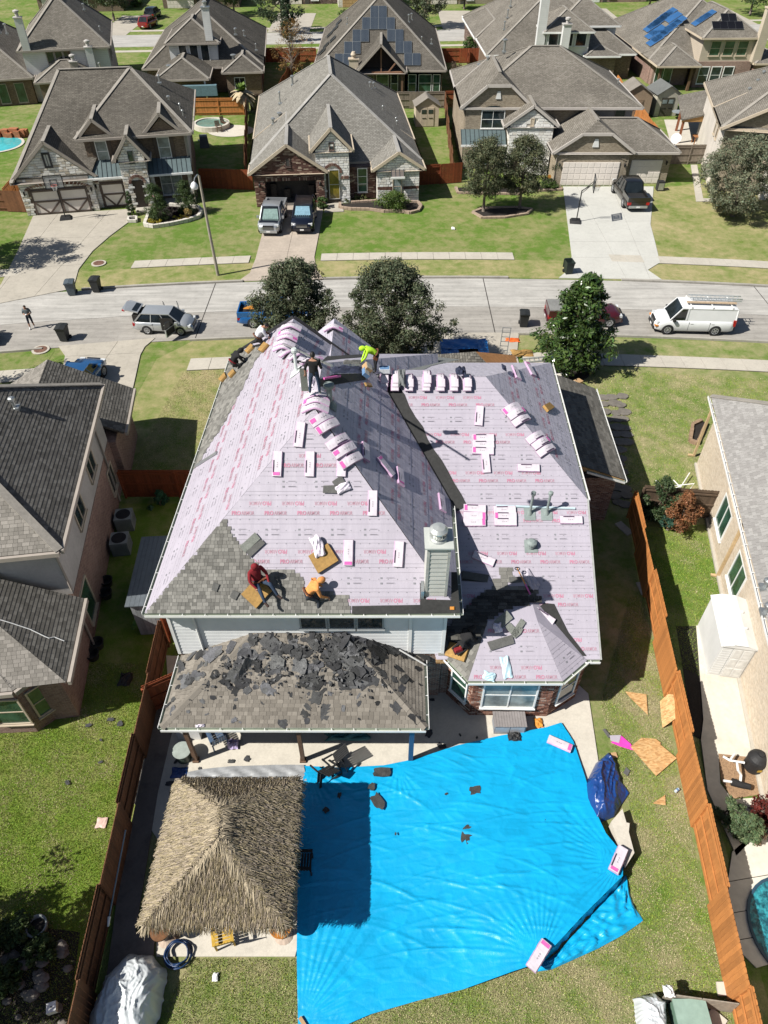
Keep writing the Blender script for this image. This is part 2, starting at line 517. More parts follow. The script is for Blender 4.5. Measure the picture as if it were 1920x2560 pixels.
def struct(name,mb,m,parent=None,**k):
 o=mb.build(name,m,parent)
 if parent is None:o['kind']='structure'
 return o
def sheet(name,poly,z,m):
 mb=MB();mb.poly([(p[0],p[1],z)for p in poly])
 return struct(name,mb,m)
def slab(poly,z0,z1,name,m,parent):
 mb=MB();mb.prism([(p[0],p[1],z0)for p in poly],(0,0,z1-z0))
 return mb.build(name,m,parent)
g=MB();g.poly([(-420,-80,-0.02),(420,-80,-0.02),(420,700,-0.02),(-420,700,-0.02)])
struct('ground',g,M_LAWN)
BR=380.0
def yc(Y,x):return Y-(x-5)**2/BR
def strip(Y0,Y1,x0,x1,n=None):
 n=n or max(2,int((x1-x0)/2.5))
 xs=[x0+(x1-x0)*i/n for i in range(n+1)]
 return[(x,yc(Y0,x))for x in xs]+[(x,yc(Y1,x))for x in reversed(xs)]
road=MB();road.poly([(x,y,-0.006)for x,y in strip(42.7,50.85,-75,80,50)])
street=struct('street',road,mat('joint_tar',(0.05,0.045,0.04),0.9))
XJ=[-75,-55,-36,-12.6,7.5,27.5,47,80]
for i in range(len(XJ)-1):
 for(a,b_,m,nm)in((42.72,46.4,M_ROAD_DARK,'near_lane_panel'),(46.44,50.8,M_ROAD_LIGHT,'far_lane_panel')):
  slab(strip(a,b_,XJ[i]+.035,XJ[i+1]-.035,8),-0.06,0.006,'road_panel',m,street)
def kerb(Y0,Y1,segs,nm):
 mb=MB()
 for a,b_ in segs:
  n=max(1,int((b_-a)/3));xs=[a+(b_-a)*i/n for i in range(n+1)]
  for i in range(n):
   x0,x1=xs[i],xs[i+1]
   mb.prism([(x0,yc(Y0,x0),-0.05),(x1,yc(Y0,x1),-0.05),(x1,yc(Y1,x1),-0.05),(x0,yc(Y1,x0),-0.05)],(0,0,0.17))
 o=struct(nm,mb,M_KERB);return o
kerb(42.55,42.72,[(-75,-25.5),(-17.6,-13.0),(-13.0+0.8,0.0),(9.2,80)][0:1]+[(-25.3,-22.3),(-12.9,-0.2),(9.0,80)],'kerb')
kerb(50.85,51.05,[(-75,-31.5),(-22.3,-10.6),(-4.6,9.4),(17.9,80)],'kerb')
def walk(Y0,Y1,segs,L,nm):
 base=MB()
 for a,b_ in segs:base.poly([(x,y,0.006)for x,y in strip(Y0-.03,Y1+.03,a,b_)])
 root=struct(nm,base,M_SOIL)
 for a,b_ in segs:
  n=max(1,round((b_-a)/L))
  for i in range(n):
   x0=a+(b_-a)*i/n+.012;x1=a+(b_-a)*(i+1)/n-.012
   o=slab(strip(Y0,Y1,x0,x1,1),0,0.035+random.random()*.01,'sidewalk_slab',M_WALK,root)
 return root
walk(38.95,40.3,[(-33,-21.2),(-12.4,-0.3),(8.9,33)],1.3,'near_sidewalk')
walk(54.1,55.35,[(-40,-27.9),(-19.6,-10.6),(-5.0,10.3),(17.9,42)],1.25,'far_sidewalk')
def manhole(x,y,r):
 p=at(x,y)
 t=thing('manhole_cover','round rusty manhole cover in a concrete ring '+('on the far sidewalk verge' if y<700 else 'on the near grass verge'),'manhole cover',(p.x,p.y,0))
 a=MB();a.lathe([(r*1.35,0),(r*1.35,0.05),(r*1.02,0.052)],n=24);a.build('ring',M_WALK,t)
 a=MB();a.lathe([(r,0.0),(r,0.06),(r*.9,0.066)],n=24)
 for k in range(-3,4):
  hw=math.sqrt(max(0,(r*.8)**2-(k*r*.22)**2));a.box(-hw,hw,k*r*.22-.02,k*r*.22+.02,0.066,0.075)
 a.build('cover',mat('rusty_iron',(0.16,0.085,0.06),0.8,0.3),t)
manhole(247,659,0.42);manhole(102,875,0.42)
def driveway(nm,poly,m,cuts,label=None):
 """paved area split into panels by straight joints; cuts = list of (point, direction)"""
 base=MB();base.poly([(p[0],p[1],0.01)for p in poly]);root=struct(nm,base,mat('joint_tar',(0.05,0.045,0.04)))
 pieces=[[(p[0],p[1])for p in poly]]
 for(c,d)in cuts:
  L=math.hypot(*d);nx,ny=-d[1]/L,d[0]/L;new=[]
  for pc in pieces:
   for sgn in(1,-1):
    out=[]
    for i in range(len(pc)):
     p,q=pc[i-1],pc[i]
     a=sgn*((p[0]-c[0])*nx+(p[1]-c[1])*ny)-.012;b_=sgn*((q[0]-c[0])*nx+(q[1]-c[1])*ny)-.012
     if(a<0)!=(b_<0):t=a/(a-b_);out.append((p[0]+(q[0]-p[0])*t,p[1]+(q[1]-p[1])*t))
     if b_>=0:out.append(q)
    if len(out)>2:new.append(out)
  pieces=new
 for pc in pieces:slab(pc,-0.03,0.04,'driveway_panel',m,root)
 return root
def fp(l):return[tuple(at(a,b))[:2]for a,b in l]
def dpx(l):return fp([(a*DD,b*DD)for a,b in l])
driveway('driveway',fp([(146,866),(388,846),(362,868),(351,888),(317,1042),(290,1180),(120,1180),(150,960),(163,890)]),M_DRIVE,[((-15.5,36.0),(1,0.02)),((-15.2,33),(1,0.02)),((-18.0,38),(0.1,1)),((-15.6,40.2),(1,.09))])
driveway('driveway',dpx([(72,467),(205,457),(283,452),(281,478),(238,510),(200,543),(170,582),(158,624),(-30,662),(4,612),(40,540)]),M_DRIVE,[((-29.5,58.0),(1,.05)),((-28.5,53.9),(1,.15)),((-28.4,52.4),(1,.15)),((-28.6,58),(-.03,1)),((-24.8,58),(.06,1))])
driveway('driveway',dpx([(574,447),(700,441),(690,500),(679,556),(683,582),(700,604),(515,608),(540,590),(552,560),(568,500)]),mat('tan_concrete',(0.4,0.34,0.28),0.85,0.1,5),[((-8,61),(1,.03)),((-7.9,55.4),(1,0)),((-7.9,53.9),(1,0)),((-7.7,55),(0,1))])
driveway('driveway',[tuple(at(x/2.023+1100,y/2.023+300))[:2]for x,y in[(622,338),(1080,338),(1072,440),(1064,530),(1085,610),(1112,722),(1050,760),(1120,808),(600,800),(650,760),(666,690),(645,520)]],M_DRIVE_WHITE,[((18,66.9),(1,0)),((18,61.6),(1,0)),((18,57.4),(1,0)),((18,54.4),(1,0)),((14.6,57),(.03,-1)),((18.3,57),(.0,-1)),((20.6,57),(-.08,-1))])
driveway('driveway',[(0.2,31.5),(8.4,31.5),(8.6,40),(9.1,42.75),(-0.4,42.75),(0.1,40)],M_DRIVE,[((4.3,37),(0,1)),((4.3,36),(1,0)),((4.3,40.2),(1,0))])
sheet('front_lawn',[(-75,25),(-21.5,25),(-21.5,yc(42.5,-21.5)),(-50,yc(42.5,-50)),(-75,yc(42.5,-75))],-0.012,M_LAWN)
sheet('front_lawn',[(-15.4,26.6),(-7.4,26.6),(0.2,31),(-0.3,yc(42.55,0)),(-12.7,yc(42.55,-12.5)),(-14.6,39.5)],-0.012,M_LAWN_DRY)
sheet('front_lawn',[(8.5,24.5),(17,24.5),(60,30),(60,yc(42.55,60)),(40,yc(42.55,40)),(25,yc(42.55,25)),(9,yc(42.55,9))],-0.016,M_LAWN_YARD)
sheet('far_verge',strip(51.05,54.1,-70,75,40),-0.012,M_LAWN_DRY)
sheet('far_lawn',[(-4.6,55.4),(12.9,55.4),(16.4,69.4),(3.5,68),(-3.7,63.5)],-0.012,M_LAWN_LUSH)
sheet('far_lawn',[(20.5,54.6),(44,51.5),(44,66),(31,71),(24,69)],-0.012,M_LAWN_DRY)
sheet('side_lawn',[(12.4,24.4),(16.4,24.0),(14.4,14.4),(11.6,16)],-0.010,M_LAWN_LUSH)
sheet('back_lawn',[(-8.3,2),(11,2),(12.3,24.8),(7,24.8),(7,12),(-8.2,12)],-0.012,M_LAWN_YARD)
sheet('side_lawn',[(-30,0),(-8.5,0),(-8.8,26),(-13.2,26),(-13,14),(-30,14)],-0.012,lawn_mat('lawn_left',(0.14,0.215,0.03),(0.34,0.30,0.13),0.20))
driveway('patio',fp([(416,1640),(420,1700),(330,2000),(395,2100),(392,2392),(738,2392),(760,2300),(1400,2200),(1490,1945),(1500,1935),(1470,1735),(1420,1690)]),M_PATIO,[])
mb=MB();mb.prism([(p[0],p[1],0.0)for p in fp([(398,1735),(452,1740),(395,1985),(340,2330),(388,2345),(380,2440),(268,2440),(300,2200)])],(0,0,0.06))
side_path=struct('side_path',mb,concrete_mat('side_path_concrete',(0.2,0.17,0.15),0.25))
wp=fp([(1590,1562),(1762,1562),(1800,1975),(1850,2040),(1850,2110),(1780,2110),(1715,2040),(1690,1960),(1665,1800),(1620,1700)])
driveway('neighbour_path',[(p[0],p[1])for p in fp([(1740,1565),(1870,1590),(1900,1900),(1885,1895),(1795,1885),(1800,1960),(1830,2000),(1890,1995),(1900,2080),(1840,2140),(1810,2070),(1768,1975),(1752,1850),(1758,1800)])],mat('pale_path_concrete',(0.62,0.57,0.48),0.85,0.08),[])  # one pale tone for the whole path, lightly mottled
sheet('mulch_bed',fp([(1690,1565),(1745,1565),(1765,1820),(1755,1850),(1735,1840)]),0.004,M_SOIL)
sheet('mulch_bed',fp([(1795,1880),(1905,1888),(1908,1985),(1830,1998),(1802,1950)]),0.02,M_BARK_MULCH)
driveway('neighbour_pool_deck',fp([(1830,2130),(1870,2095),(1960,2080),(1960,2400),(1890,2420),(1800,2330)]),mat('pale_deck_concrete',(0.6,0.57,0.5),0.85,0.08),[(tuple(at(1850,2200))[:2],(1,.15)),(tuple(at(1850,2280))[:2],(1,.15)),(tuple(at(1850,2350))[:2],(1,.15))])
driveway('side_walkway',[tuple(at(x/2.023+1100,y/2.023+300))[:2]for x,y in[(1268,228),(1300,228),(1330,398),(1375,398),(1375,413),(1295,413)]],M_WALK,[])
def st2(x):return 137.5+0.085*x
mb=MB();mb.poly([(-200,st2(-200)-4.5,0),(200,st2(200)-4.5,0),(200,st2(200)+4.5,0),(-200,st2(-200)+4.5,0)])
struct('back_street',mb,M_ROAD_LIGHT)
for dy in(-8.2,7.2):
 mb=MB();mb.poly([(-200,st2(-200)+dy,0),(200,st2(200)+dy,0),(200,st2(200)+dy+1.3,0),(-200,st2(-200)+dy+1.3,0)])
 struct('back_sidewalk',mb,M_WALK)
for px_,w_ in((-45,5),(-16,7),(13,6),(39,6),(62,6)):
 y0=st2(px_)+4.5
 mb=MB();mb.poly([(px_-w_/2,y0,0.008),(px_+w_/2,y0,0.008),(px_+w_/2,y0+17,0.008),(px_-w_/2,y0+17,0.008)])
 struct('back_driveway',mb,M_DRIVE)
def blades(nm,poly,dens,h,tan_bias,seed,keep_out=()):
 r=np.random.default_rng(seed)
 P=np.array(poly);lo=P.min(0);hi=P.max(0)
 n=int((hi[0]-lo[0])*(hi[1]-lo[1])*dens)
 xy=lo+r.random((n,2))*(hi-lo)
 def ins(pg):
  c=np.zeros(len(xy),bool);j=len(pg)-1
  for i in range(len(pg)):
   xi,yi=pg[i];xj,yj=pg[j]
   cond=((yi>xy[:,1])!=(yj>xy[:,1]))&(xy[:,0]<(xj-xi)*(xy[:,1]-yi)/(yj-yi+1e-12)+xi)
   c^=cond;j=i
  return c
 k=ins(P)
 for ko in keep_out:k&=~ins(np.array(ko))
 xy=xy[k]
 f=np.sin(xy[:,0]*1.7+np.sin(xy[:,1]*1.3)*2)*np.sin(xy[:,1]*1.1+np.cos(xy[:,0]*.9)*2)+0.5*np.sin(xy[:,0]*4.1+xy[:,1]*3.3)+r.normal(0,.55,len(xy))
 n=len(xy);th=r.random(n)*6.283;L=h*(0.4+.8*r.random(n));wd=0.006+0.007*r.random(n);ln=r.random(n)*6.283;tl=L*(0.3+.8*r.random(n))
 v=np.zeros((n,3,3))
 v[:,0,0]=xy[:,0]-np.cos(th)*wd;v[:,0,1]=xy[:,1]-np.sin(th)*wd
 v[:,1,0]=xy[:,0]+np.cos(th)*wd;v[:,1,1]=xy[:,1]+np.sin(th)*wd
 v[:,2,0]=xy[:,0]+np.cos(ln)*tl;v[:,2,1]=xy[:,1]+np.sin(ln)*tl;v[:,2,2]=L
 v[:,:2,2]=-0.015
 me=bpy.data.meshes.new(nm);me.vertices.add(n*3);me.vertices.foreach_set('co',v.ravel())
 me.loops.add(n*3);me.loops.foreach_set('vertex_index',np.arange(n*3,dtype=np.int32))
 me.polygons.add(n);me.polygons.foreach_set('loop_start',np.arange(0,n*3,3,dtype=np.int32));me.polygons.foreach_set('loop_total',np.full(n,3,dtype=np.int32))
 me.update()
 dry=(f<tan_bias)[:,None]
 g1=np.array((0.25,0.365,0.065))*(0.6+0.8*r.random((n,1)));g1[:,0]*=0.8+.6*r.random(n)
 t1=np.array((0.52,0.45,0.27))*(0.6+0.7*r.random((n,1)))
 c=np.where(dry,t1,g1);c=np.concatenate([c,np.ones((n,1))],1)
 ca=me.color_attributes.new('Col','FLOAT_COLOR','CORNER');ca.data.foreach_set('color',np.repeat(c,3,axis=0).astype(np.float32).ravel())
 if 'blade' not in MATS:
  m,nn,b=_new('grass_blade');a=N(nn,'ShaderNodeAttribute',attribute_name='Col');nn.links.new(a.outputs['Color'],b.inputs['Base Color'])
  b.inputs['Roughness'].default_value=0.7;b.inputs['Specular IOR Level'].default_value=0.2;MATS['blade']=m
 me.materials.append(MATS['blade'])
 o=bpy.data.objects.new(nm,me);COL.objects.link(o);o['kind']='stuff'
 return o
blades('grass',[(-18,3),(-8.75,3),(-8.95,16.5),(-12,16.5),(-12.0,13.6),(-18,13.6)],1700,0.045,-0.5,1)
blades('grass',[(7.3,9),(8.6,9),(8.4,14.6),(10.9,20),(11.6,20),(10.6,12),(9.8,3),(-2.6,3),(-2.6,5.7),(2,5.3),(7.5,7)],1800,0.045,0.08,2)
blades('grass',[(-7.1,3),(-2.6,3),(-2.6,6.0),(-5.8,6.0)],1600,0.05,-0.6,3)
blades('grass',[(12.4,24.4),(16.4,24.0),(14.4,14.6),(11.8,16.5)],1200,0.05,-1.1,4)
blades('grass',[(-13.7,27),(-8.2,28),(-8.2,38.5),(-12.6,38)],500,0.05,0.25,5)
blades('grass',[(11.5,25.8),(17,25.5),(26,31),(26,37),(9.5,38.7),(9.2,35)],400,0.05,-0.1,6)
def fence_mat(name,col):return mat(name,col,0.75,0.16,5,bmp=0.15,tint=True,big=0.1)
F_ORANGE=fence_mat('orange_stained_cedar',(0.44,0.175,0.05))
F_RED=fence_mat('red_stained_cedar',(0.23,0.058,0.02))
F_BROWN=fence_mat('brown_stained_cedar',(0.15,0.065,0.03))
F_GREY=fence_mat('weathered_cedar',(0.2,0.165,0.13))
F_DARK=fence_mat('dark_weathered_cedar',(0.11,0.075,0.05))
def picket_mesh(m,h,w=0.138,t=0.018):
 mb=MB();mb.prism([(0,0,0),(w,0,0),(w,0,h-.03),(w-.025,0,h),(.025,0,h),(0,0,h-.03)],(0,t,0))
 return mb.mesh('picket',m)
def fence(label,p0,p1,m,h=1.83,single=False,sec=2.44,alt=True,side=1,steps=0.0,group=None,skip=()):
 """board fence from p0 to p1; rails on one side, turned about every section when alt"""
 p0=Vector((p0[0],p0[1],0));p1=Vector((p1[0],p1[1],0));d=p1-p0;L=d.length
 t=thing('wooden_fence',label,'fence',p0,math.atan2(d.y,d.x),group)
 ns=max(1,round(L/sec));sl=L/ns;mesh=picket_mesh(m,h)if single else None
 joined=MB();rr=random.Random(int(L*100))
 for k in range(ns):
  if k in skip:continue
  s=side if(not alt or k%2==0)else-side
  y=0.045*s;dz=(rr.random()-.5)*steps
  n=max(1,round(sl/0.146));pw=sl/n
  for i in range(n):
   c=0.78+0.4*rr.random();x=k*sl+i*pw+.003;hz=dz+(rr.random()-.5)*.012
   if single:
    o=bpy.data.objects.new('picket',mesh);COL.objects.link(o);o.parent=t
    o.location=(x,y-.009,hz+.04);o.color=(c,c,c,1);o.scale=((pw-.006)/.138,1,1)
   else:
    w=pw-.008
    joined.prism([(x,y-.009,.04),(x+w,y-.009,.04),(x+w,y-.009,h+hz),(x,y-.009,h+hz)],(0,.018,0),0,c)
  for z in(0.3,0.95,1.6):
   if z<h-.1:
    rb=MB();ry=y-s*.045
    rb.box(k*sl+.01,(k+1)*sl-.01,ry-.02-(.0 if s>0 else 0),ry+.02,z-.045+dz,z+.045+dz);rb.build('rail',m,t)
  cp=MB();cp.box(k*sl+.02,(k+1)*sl-.02,y-s*.011-s*.02-.009,y-s*.011-s*.02+.009,h-.12+dz,h-.03+dz);cp.build('trim_board',m,t)
 for k in range(ns+1):
  pb=MB();pb.box(k*sl-.045,k*sl+.045,-.045,.045,0,h-.1)
  pb.build('post',m,t)
 if joined.f:joined.build('picket_boards',m,t,kind='stuff')
 return t
fence('long orange stained fence along the right side of the tarped back yard',(12.02,25.0),(9.75,2.4),F_ORANGE,single=True,steps=.06,side=1)
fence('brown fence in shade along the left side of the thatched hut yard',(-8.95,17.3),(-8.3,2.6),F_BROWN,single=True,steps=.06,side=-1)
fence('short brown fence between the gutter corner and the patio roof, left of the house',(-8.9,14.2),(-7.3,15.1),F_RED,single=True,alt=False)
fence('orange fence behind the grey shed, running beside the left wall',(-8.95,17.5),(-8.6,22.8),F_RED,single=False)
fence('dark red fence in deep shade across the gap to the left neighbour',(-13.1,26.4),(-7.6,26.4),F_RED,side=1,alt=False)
fence('dark brown fence with pale rails beside the dead conifer',(12.5,25.25),(16.55,24.75),F_DARK,single=True,alt=False,side=1)
far='fences between the back yards across the street'
fence('orange fence behind the round spa across the street',(-22.4,93.0),(-16.6,93.3),F_ORANGE,alt=False,side=1)
fence('dark fence down the lot line between spa yard and middle house',(-16.2,93.3),(-13.3,71.5),F_BROWN)
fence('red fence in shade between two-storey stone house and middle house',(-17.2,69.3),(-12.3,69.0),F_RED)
fence('grey weathered fence behind the dead palm',(-16.0,95.0),(-11.0,95.2),F_DARK)
fence('grey weathered fence behind the middle house and its shed',(1.0,95.9),(7.3,96.1),F_GREY)
fence('red fence panel right of the grey weathered fence',(7.4,96.2),(9.7,96.4),F_RED)
fence('brown fence down the lot line right of the middle house',(7.35,96),(6.6,71.2),F_BROWN)
fence('red brown fence between middle house and lawn trees',(3.3,70.1),(7.4,71.0),F_RED)
fence('tall red fence running away right of the solar panel house',(12.1,119),(9.85,97),F_RED)
fence('red fence facing the street right of the solar panel house',(8.0,119.1),(13.8,119.3),F_RED)
fence('red fence behind the bare tree left of the solar panel house',(-17.5,119.4),(-9.8,119.4),F_RED)
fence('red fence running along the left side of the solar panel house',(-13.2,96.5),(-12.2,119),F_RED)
fence('orange red fence between the two garden sheds',(29.9,104),(28.6,76.3),F_ORANGE)
fence('grey weathered fence below the patio cover on the right',(28.65,76.0),(32.8,76.2),F_GREY,single=False,alt=False)
fence('yellow new fence beside the house with blue roof panels',(29.5,119),(34.0,119.4),fence_mat('new_pine',(0.42,0.24,0.07)))
fence('wooden fence left of the stone garage gable',(-35.5,64.0),(-31.2,63.6),F_BROWN)
fence('orange wooden fence at the left frame edge beside the blue pool',(-34.5,80),(-33.4,64.2),F_ORANGE)
M_WHITE=mat('white_paint',(0.72,0.72,0.71),0.55,0.05,3)
M_TRIMW=mat('white_trim',(0.76,0.76,0.74),0.5,0.04,3)
M_GUTTER=mat('gutter_inside',(0.30,0.34,0.27),0.6,0.1,3)
M_ALU=mat('grey_galvanised',(0.42,0.44,0.44),0.35,0.1,5,metal=0.7)
M_VENT=mat('painted_vent',(0.22,0.26,0.25),0.5,0.12,6)
M_SIDE=mat('white_lap_siding',(0.72,0.73,0.73),0.6,0.04,3)
M_GREYTRIM=mat('grey_trim',(0.30,0.32,0.33),0.6,0.06,3)
M_GLASS=glass_mat('dark_glass')
M_GLASS_G=glass_mat('green_glass',(0.03,0.075,0.05))
M_BLIND=glass_mat('blind_glass',(0.20,0.24,0.24),0.25)
M_TARPAPER=mat('valley_lining',(0.028,0.028,0.027),0.75,0.25,9,big=0.2)
M_OSB=None
def osb_mat():
 m,n,b=_new('oriented_strand_board')
 tc=N(n,'ShaderNodeTexCoord');v=tc.outputs['Object']
 vo=N(n,'ShaderNodeTexVoronoi',feature='F1',distance='CHEBYCHEV');mp=N(n,'ShaderNodeMapping');mp.inputs['Scale'].default_value=(9,30,9);mp.inputs['Rotation'].default_value=(0,0,0.5)
 n.links.new(v,mp.inputs['Vector']);n.links.new(mp.outputs[0],vo.inputs['Vector']);vo.inputs['Scale'].default_value=1
 a=noise(n,5,5,vec=v)
 c=ramp(n,vo.outputs['Color'],[(0.1,(0.36,0.19,0.07)),(0.5,(0.52,0.31,0.13)),(0.9,(0.60,0.40,0.19))])
 c=mixc(n,1.0,c,ramp(n,a.outputs[0],[(0.3,(0.8,)*3),(0.7,(1.12,)*3)]),'MULTIPLY')
 n.links.new(c,b.inputs['Base Color']);b.inputs['Roughness'].default_value=0.8
 bump(n,b,vo.outputs['Distance'],0.2,0.01)
 return m
M_OSB=osb_mat()
def piece_mat(name,stops,rough=0.88,grain=40,gs=0.2):
 """colour of single bricks or stones, picked by the piece's own tone"""
 m,n,b=_new(name)
 a=N(n,'ShaderNodeAttribute',attribute_name='Col');oi=N(n,'ShaderNodeObjectInfo')
 f=mixc(n,1.0,a.outputs['Color'],oi.outputs['Color'],'MULTIPLY')
 c=ramp(n,f,stops);nn=noise(n,grain,4)
 c=mixc(n,1.0,c,ramp(n,nn.outputs[0],[(0.25,(1-gs,)*3),(0.75,(1+gs,)*3)]),'MULTIPLY')
 n.links.new(c,b.inputs['Base Color']);b.inputs['Roughness'].default_value=rough;b.inputs['Specular IOR Level'].default_value=0.2
 bump(n,b,nn.outputs[0],0.35,0.01)
 return m
M_BRICKPIECE=piece_mat('red_brown_brick',[(0.0,(0.07,0.03,0.022)),(0.45,(0.17,0.075,0.05)),(0.8,(0.27,0.14,0.1)),(1.0,(0.42,0.34,0.28))])
M_MORTAR=mat('mortar',(0.38,0.34,0.29),0.95,0.12,12)
M_BRICKRED=masonry_mat('red_brick_wall',[(0.10,0.042,0.03),(0.2,0.09,0.06),(0.28,0.15,0.11),(0.36,0.27,0.22)],(0.33,0.28,0.24),0.21,0.075)
M_NEWSHINGLE=roof_mat('new_weathered_shingle',(0.115,0.112,0.102),(0.255,0.247,0.225),0.06,geo=True)
M_OLDSHINGLE=roof_mat('old_faded_shingle',(0.15,0.135,0.115),(0.265,0.24,0.205),0.16,geo=True)
M_DARKSHINGLE=roof_mat('dark_old_shingle',(0.085,0.08,0.07),(0.17,0.16,0.14),0.2)
def underlay_mat(name,col,wr,col2=None):
 m,n,b=_new(name)
 tc=N(n,'ShaderNodeTexCoord');uv=N(n,'ShaderNodeUVMap')
 mp=N(n,'ShaderNodeMapping');mp.inputs['Scale'].default_value=(2.2,0.7,1);mp.inputs['Rotation'].default_value=(0,0,0.25);n.links.new(uv.outputs[0],mp.inputs['Vector'])
 a=noise(n,1.6 if wr>.3 else 1.1,3,vec=mp.outputs[0],rough=0.45);f=noise(n,45,3,vec=tc.outputs['Object']);k=noise(n,0.6,4,vec=tc.outputs['Object'])
 c=ramp(n,k.outputs[0],[(0.3,tuple(x*.94 for x in col)),(0.7,tuple(min(1,x*1.05)for x in col))])
 c=mixc(n,1.0,c,ramp(n,f.outputs[0],[(0.3,(0.95,)*3),(0.7,(1.04,)*3)]),'MULTIPLY')
 n.links.new(c,b.inputs['Base Color']);b.inputs['Roughness'].default_value=0.5;b.inputs['Specular IOR Level'].default_value=0.35
 bump(n,b,a.outputs[0],wr,0.12)
 return m
M_UNDER=underlay_mat('synthetic_underlayment',(0.405,0.375,0.43),0.2)
M_UNDER_W=underlay_mat('wrinkled_underlayment',(0.43,0.41,0.475),0.42)
M_PINKINK=mat('pink_ink',(0.46,0.19,0.27),0.6,0.08,12)
M_PALEPINK=mat('pale_pink_ink',(0.44,0.25,0.31),0.6,0.08,12)
M_GREYINK=mat('grey_ink',(0.20,0.20,0.22),0.6,0.1,12)
M_PALEINK=mat('pale_grey_ink',(0.24,0.225,0.26),0.6,0.1,12)
H0=thing('house_under_reroofing','two-storey white-sided house in the middle, its roof stripped to pink printed underlayment','house',(0,0,0))
def V3(*a):return Vector(a)
EL=at(362,1533,5.8);EF=at(579,893,5.8);ER=at(1150,1533,5.8);ERF=V3(2.62,30.6,5.8)
PK=at(787,1022,10.29)
PL_L=Plane([EL,PK,EF][::-1])if(PK-EL).cross(EF-EL).z<0 else Plane([EL,PK,EF])
Q=PK+(EF-EL).normalized()*2.85
G0=PL_L.px(705,877);G1=PL_L.px(734,797)
def up(poly):
 p=Plane(poly)
 return p if p.n.z>0 else Plane(poly[::-1])
P_left=up([EL,EF,G1,G0,Q,PK])
P_near=up([EL,PK,ER])
P_right=up([ER,ERF,Q,PK])
P_front=up([Q,ERF,V3(-2.6,30.6,5.8),V3(-6.2,29.2,6.6),G0])
C_h=3.35
P_gable=up([G0,G1,G1+V3(C_h,0.1,-C_h*.86),G0+V3(C_h,0,-C_h*.86)])
RB=V3(4.16,24.69,8.36)
P_back=up([V3(1.9,14.76,2.8),V3(7.84,14.76,2.8),V3(7.87,20.1,5.8),RB,V3(-1.2,24.69,8.36)])
P_bright=up([V3(7.87,20.1,5.8),V3(8.11,29.8,5.8),RB])
P_bfront=up([V3(8.11,29.8,5.8),V3(0.2,29.8,5.8),V3(-1.2,24.69,8.36),RB])
mb=MB()
for p in(P_left,P_near,P_right,P_gable,P_back,P_bright,P_bfront):mb.poly([q-p.n*.03 for q in p.P])
for q in([Q,ERF,V3(-2.6,30.6,5.8),G0],):mb.poly([v-V3(0,0,.03)for v in q])
for a,b_ in((EL,EF),(ER,EL),(ER,ERF),(V3(7.87,20.1,5.8),V3(8.11,29.8,5.8)),(V3(8.11,29.8,5.8),V3(0.2,29.8,5.8)),(V3(7.84,14.76,2.8),V3(7.87,20.1,5.8)),(V3(1.9,14.76,2.8),V3(7.84,14.76,2.8))):
 mb.poly([a-V3(0,0,.03),b_-V3(0,0,.03),b_-V3(0,0,.24),a-V3(0,0,.24)])
mb.poly([EL-V3(0,0,.24),ER-V3(0,0,.24),ERF-V3(0,0,.24),EF-V3(0,0,.24)])
mb.poly([V3(2.4,20.1,5.56),V3(7.87,20.1,5.56),V3(8.11,29.8,5.56),V3(2.4,29.8,5.56)])
mb.poly([V3(1.9,14.76,2.56),V3(7.84,14.76,2.56),V3(7.84,15.6,2.56),V3(1.9,15.6,2.56)])
mb.build('roof_deck',M_OSB,H0)
def text_mesh(body,size,extra=0.0):
 c=bpy.data.curves.new('print','FONT');c.body=body;c.size=size;c.offset=extra;c.resolution_u=2
 o=bpy.data.objects.new('print',c);COL.objects.link(o)
 dg=bpy.context.evaluated_depsgraph_get();me=bpy.data.meshes.new_from_object(o.evaluated_get(dg))
 v=[tuple(x.co)for x in me.vertices];f=[list(p.vertices)for p in me.polygons]
 bpy.data.objects.remove(o);bpy.data.curves.remove(c);bpy.data.meshes.remove(me)
 return v,f
def centred(vf,w=None):
 v,f=vf;xs=[p[0]for p in v];ys=[p[1]for p in v]
 cx,cy=(min(xs)+max(xs))/2,(min(ys)+max(ys))/2;k=1 if w is None else w/(max(xs)-min(xs))
 return[((p[0]-cx)*k,(p[1]-cy),0)for p in v],f
T_PRO=centred(text_mesh('PRO',0.19,0.006),0.30);T_ARMOR=centred(text_mesh('ARMOR',0.19,0.001),0.43)
ROLL=0.81
def cut_poly(cell,con,k):
 return clip(cell,con)
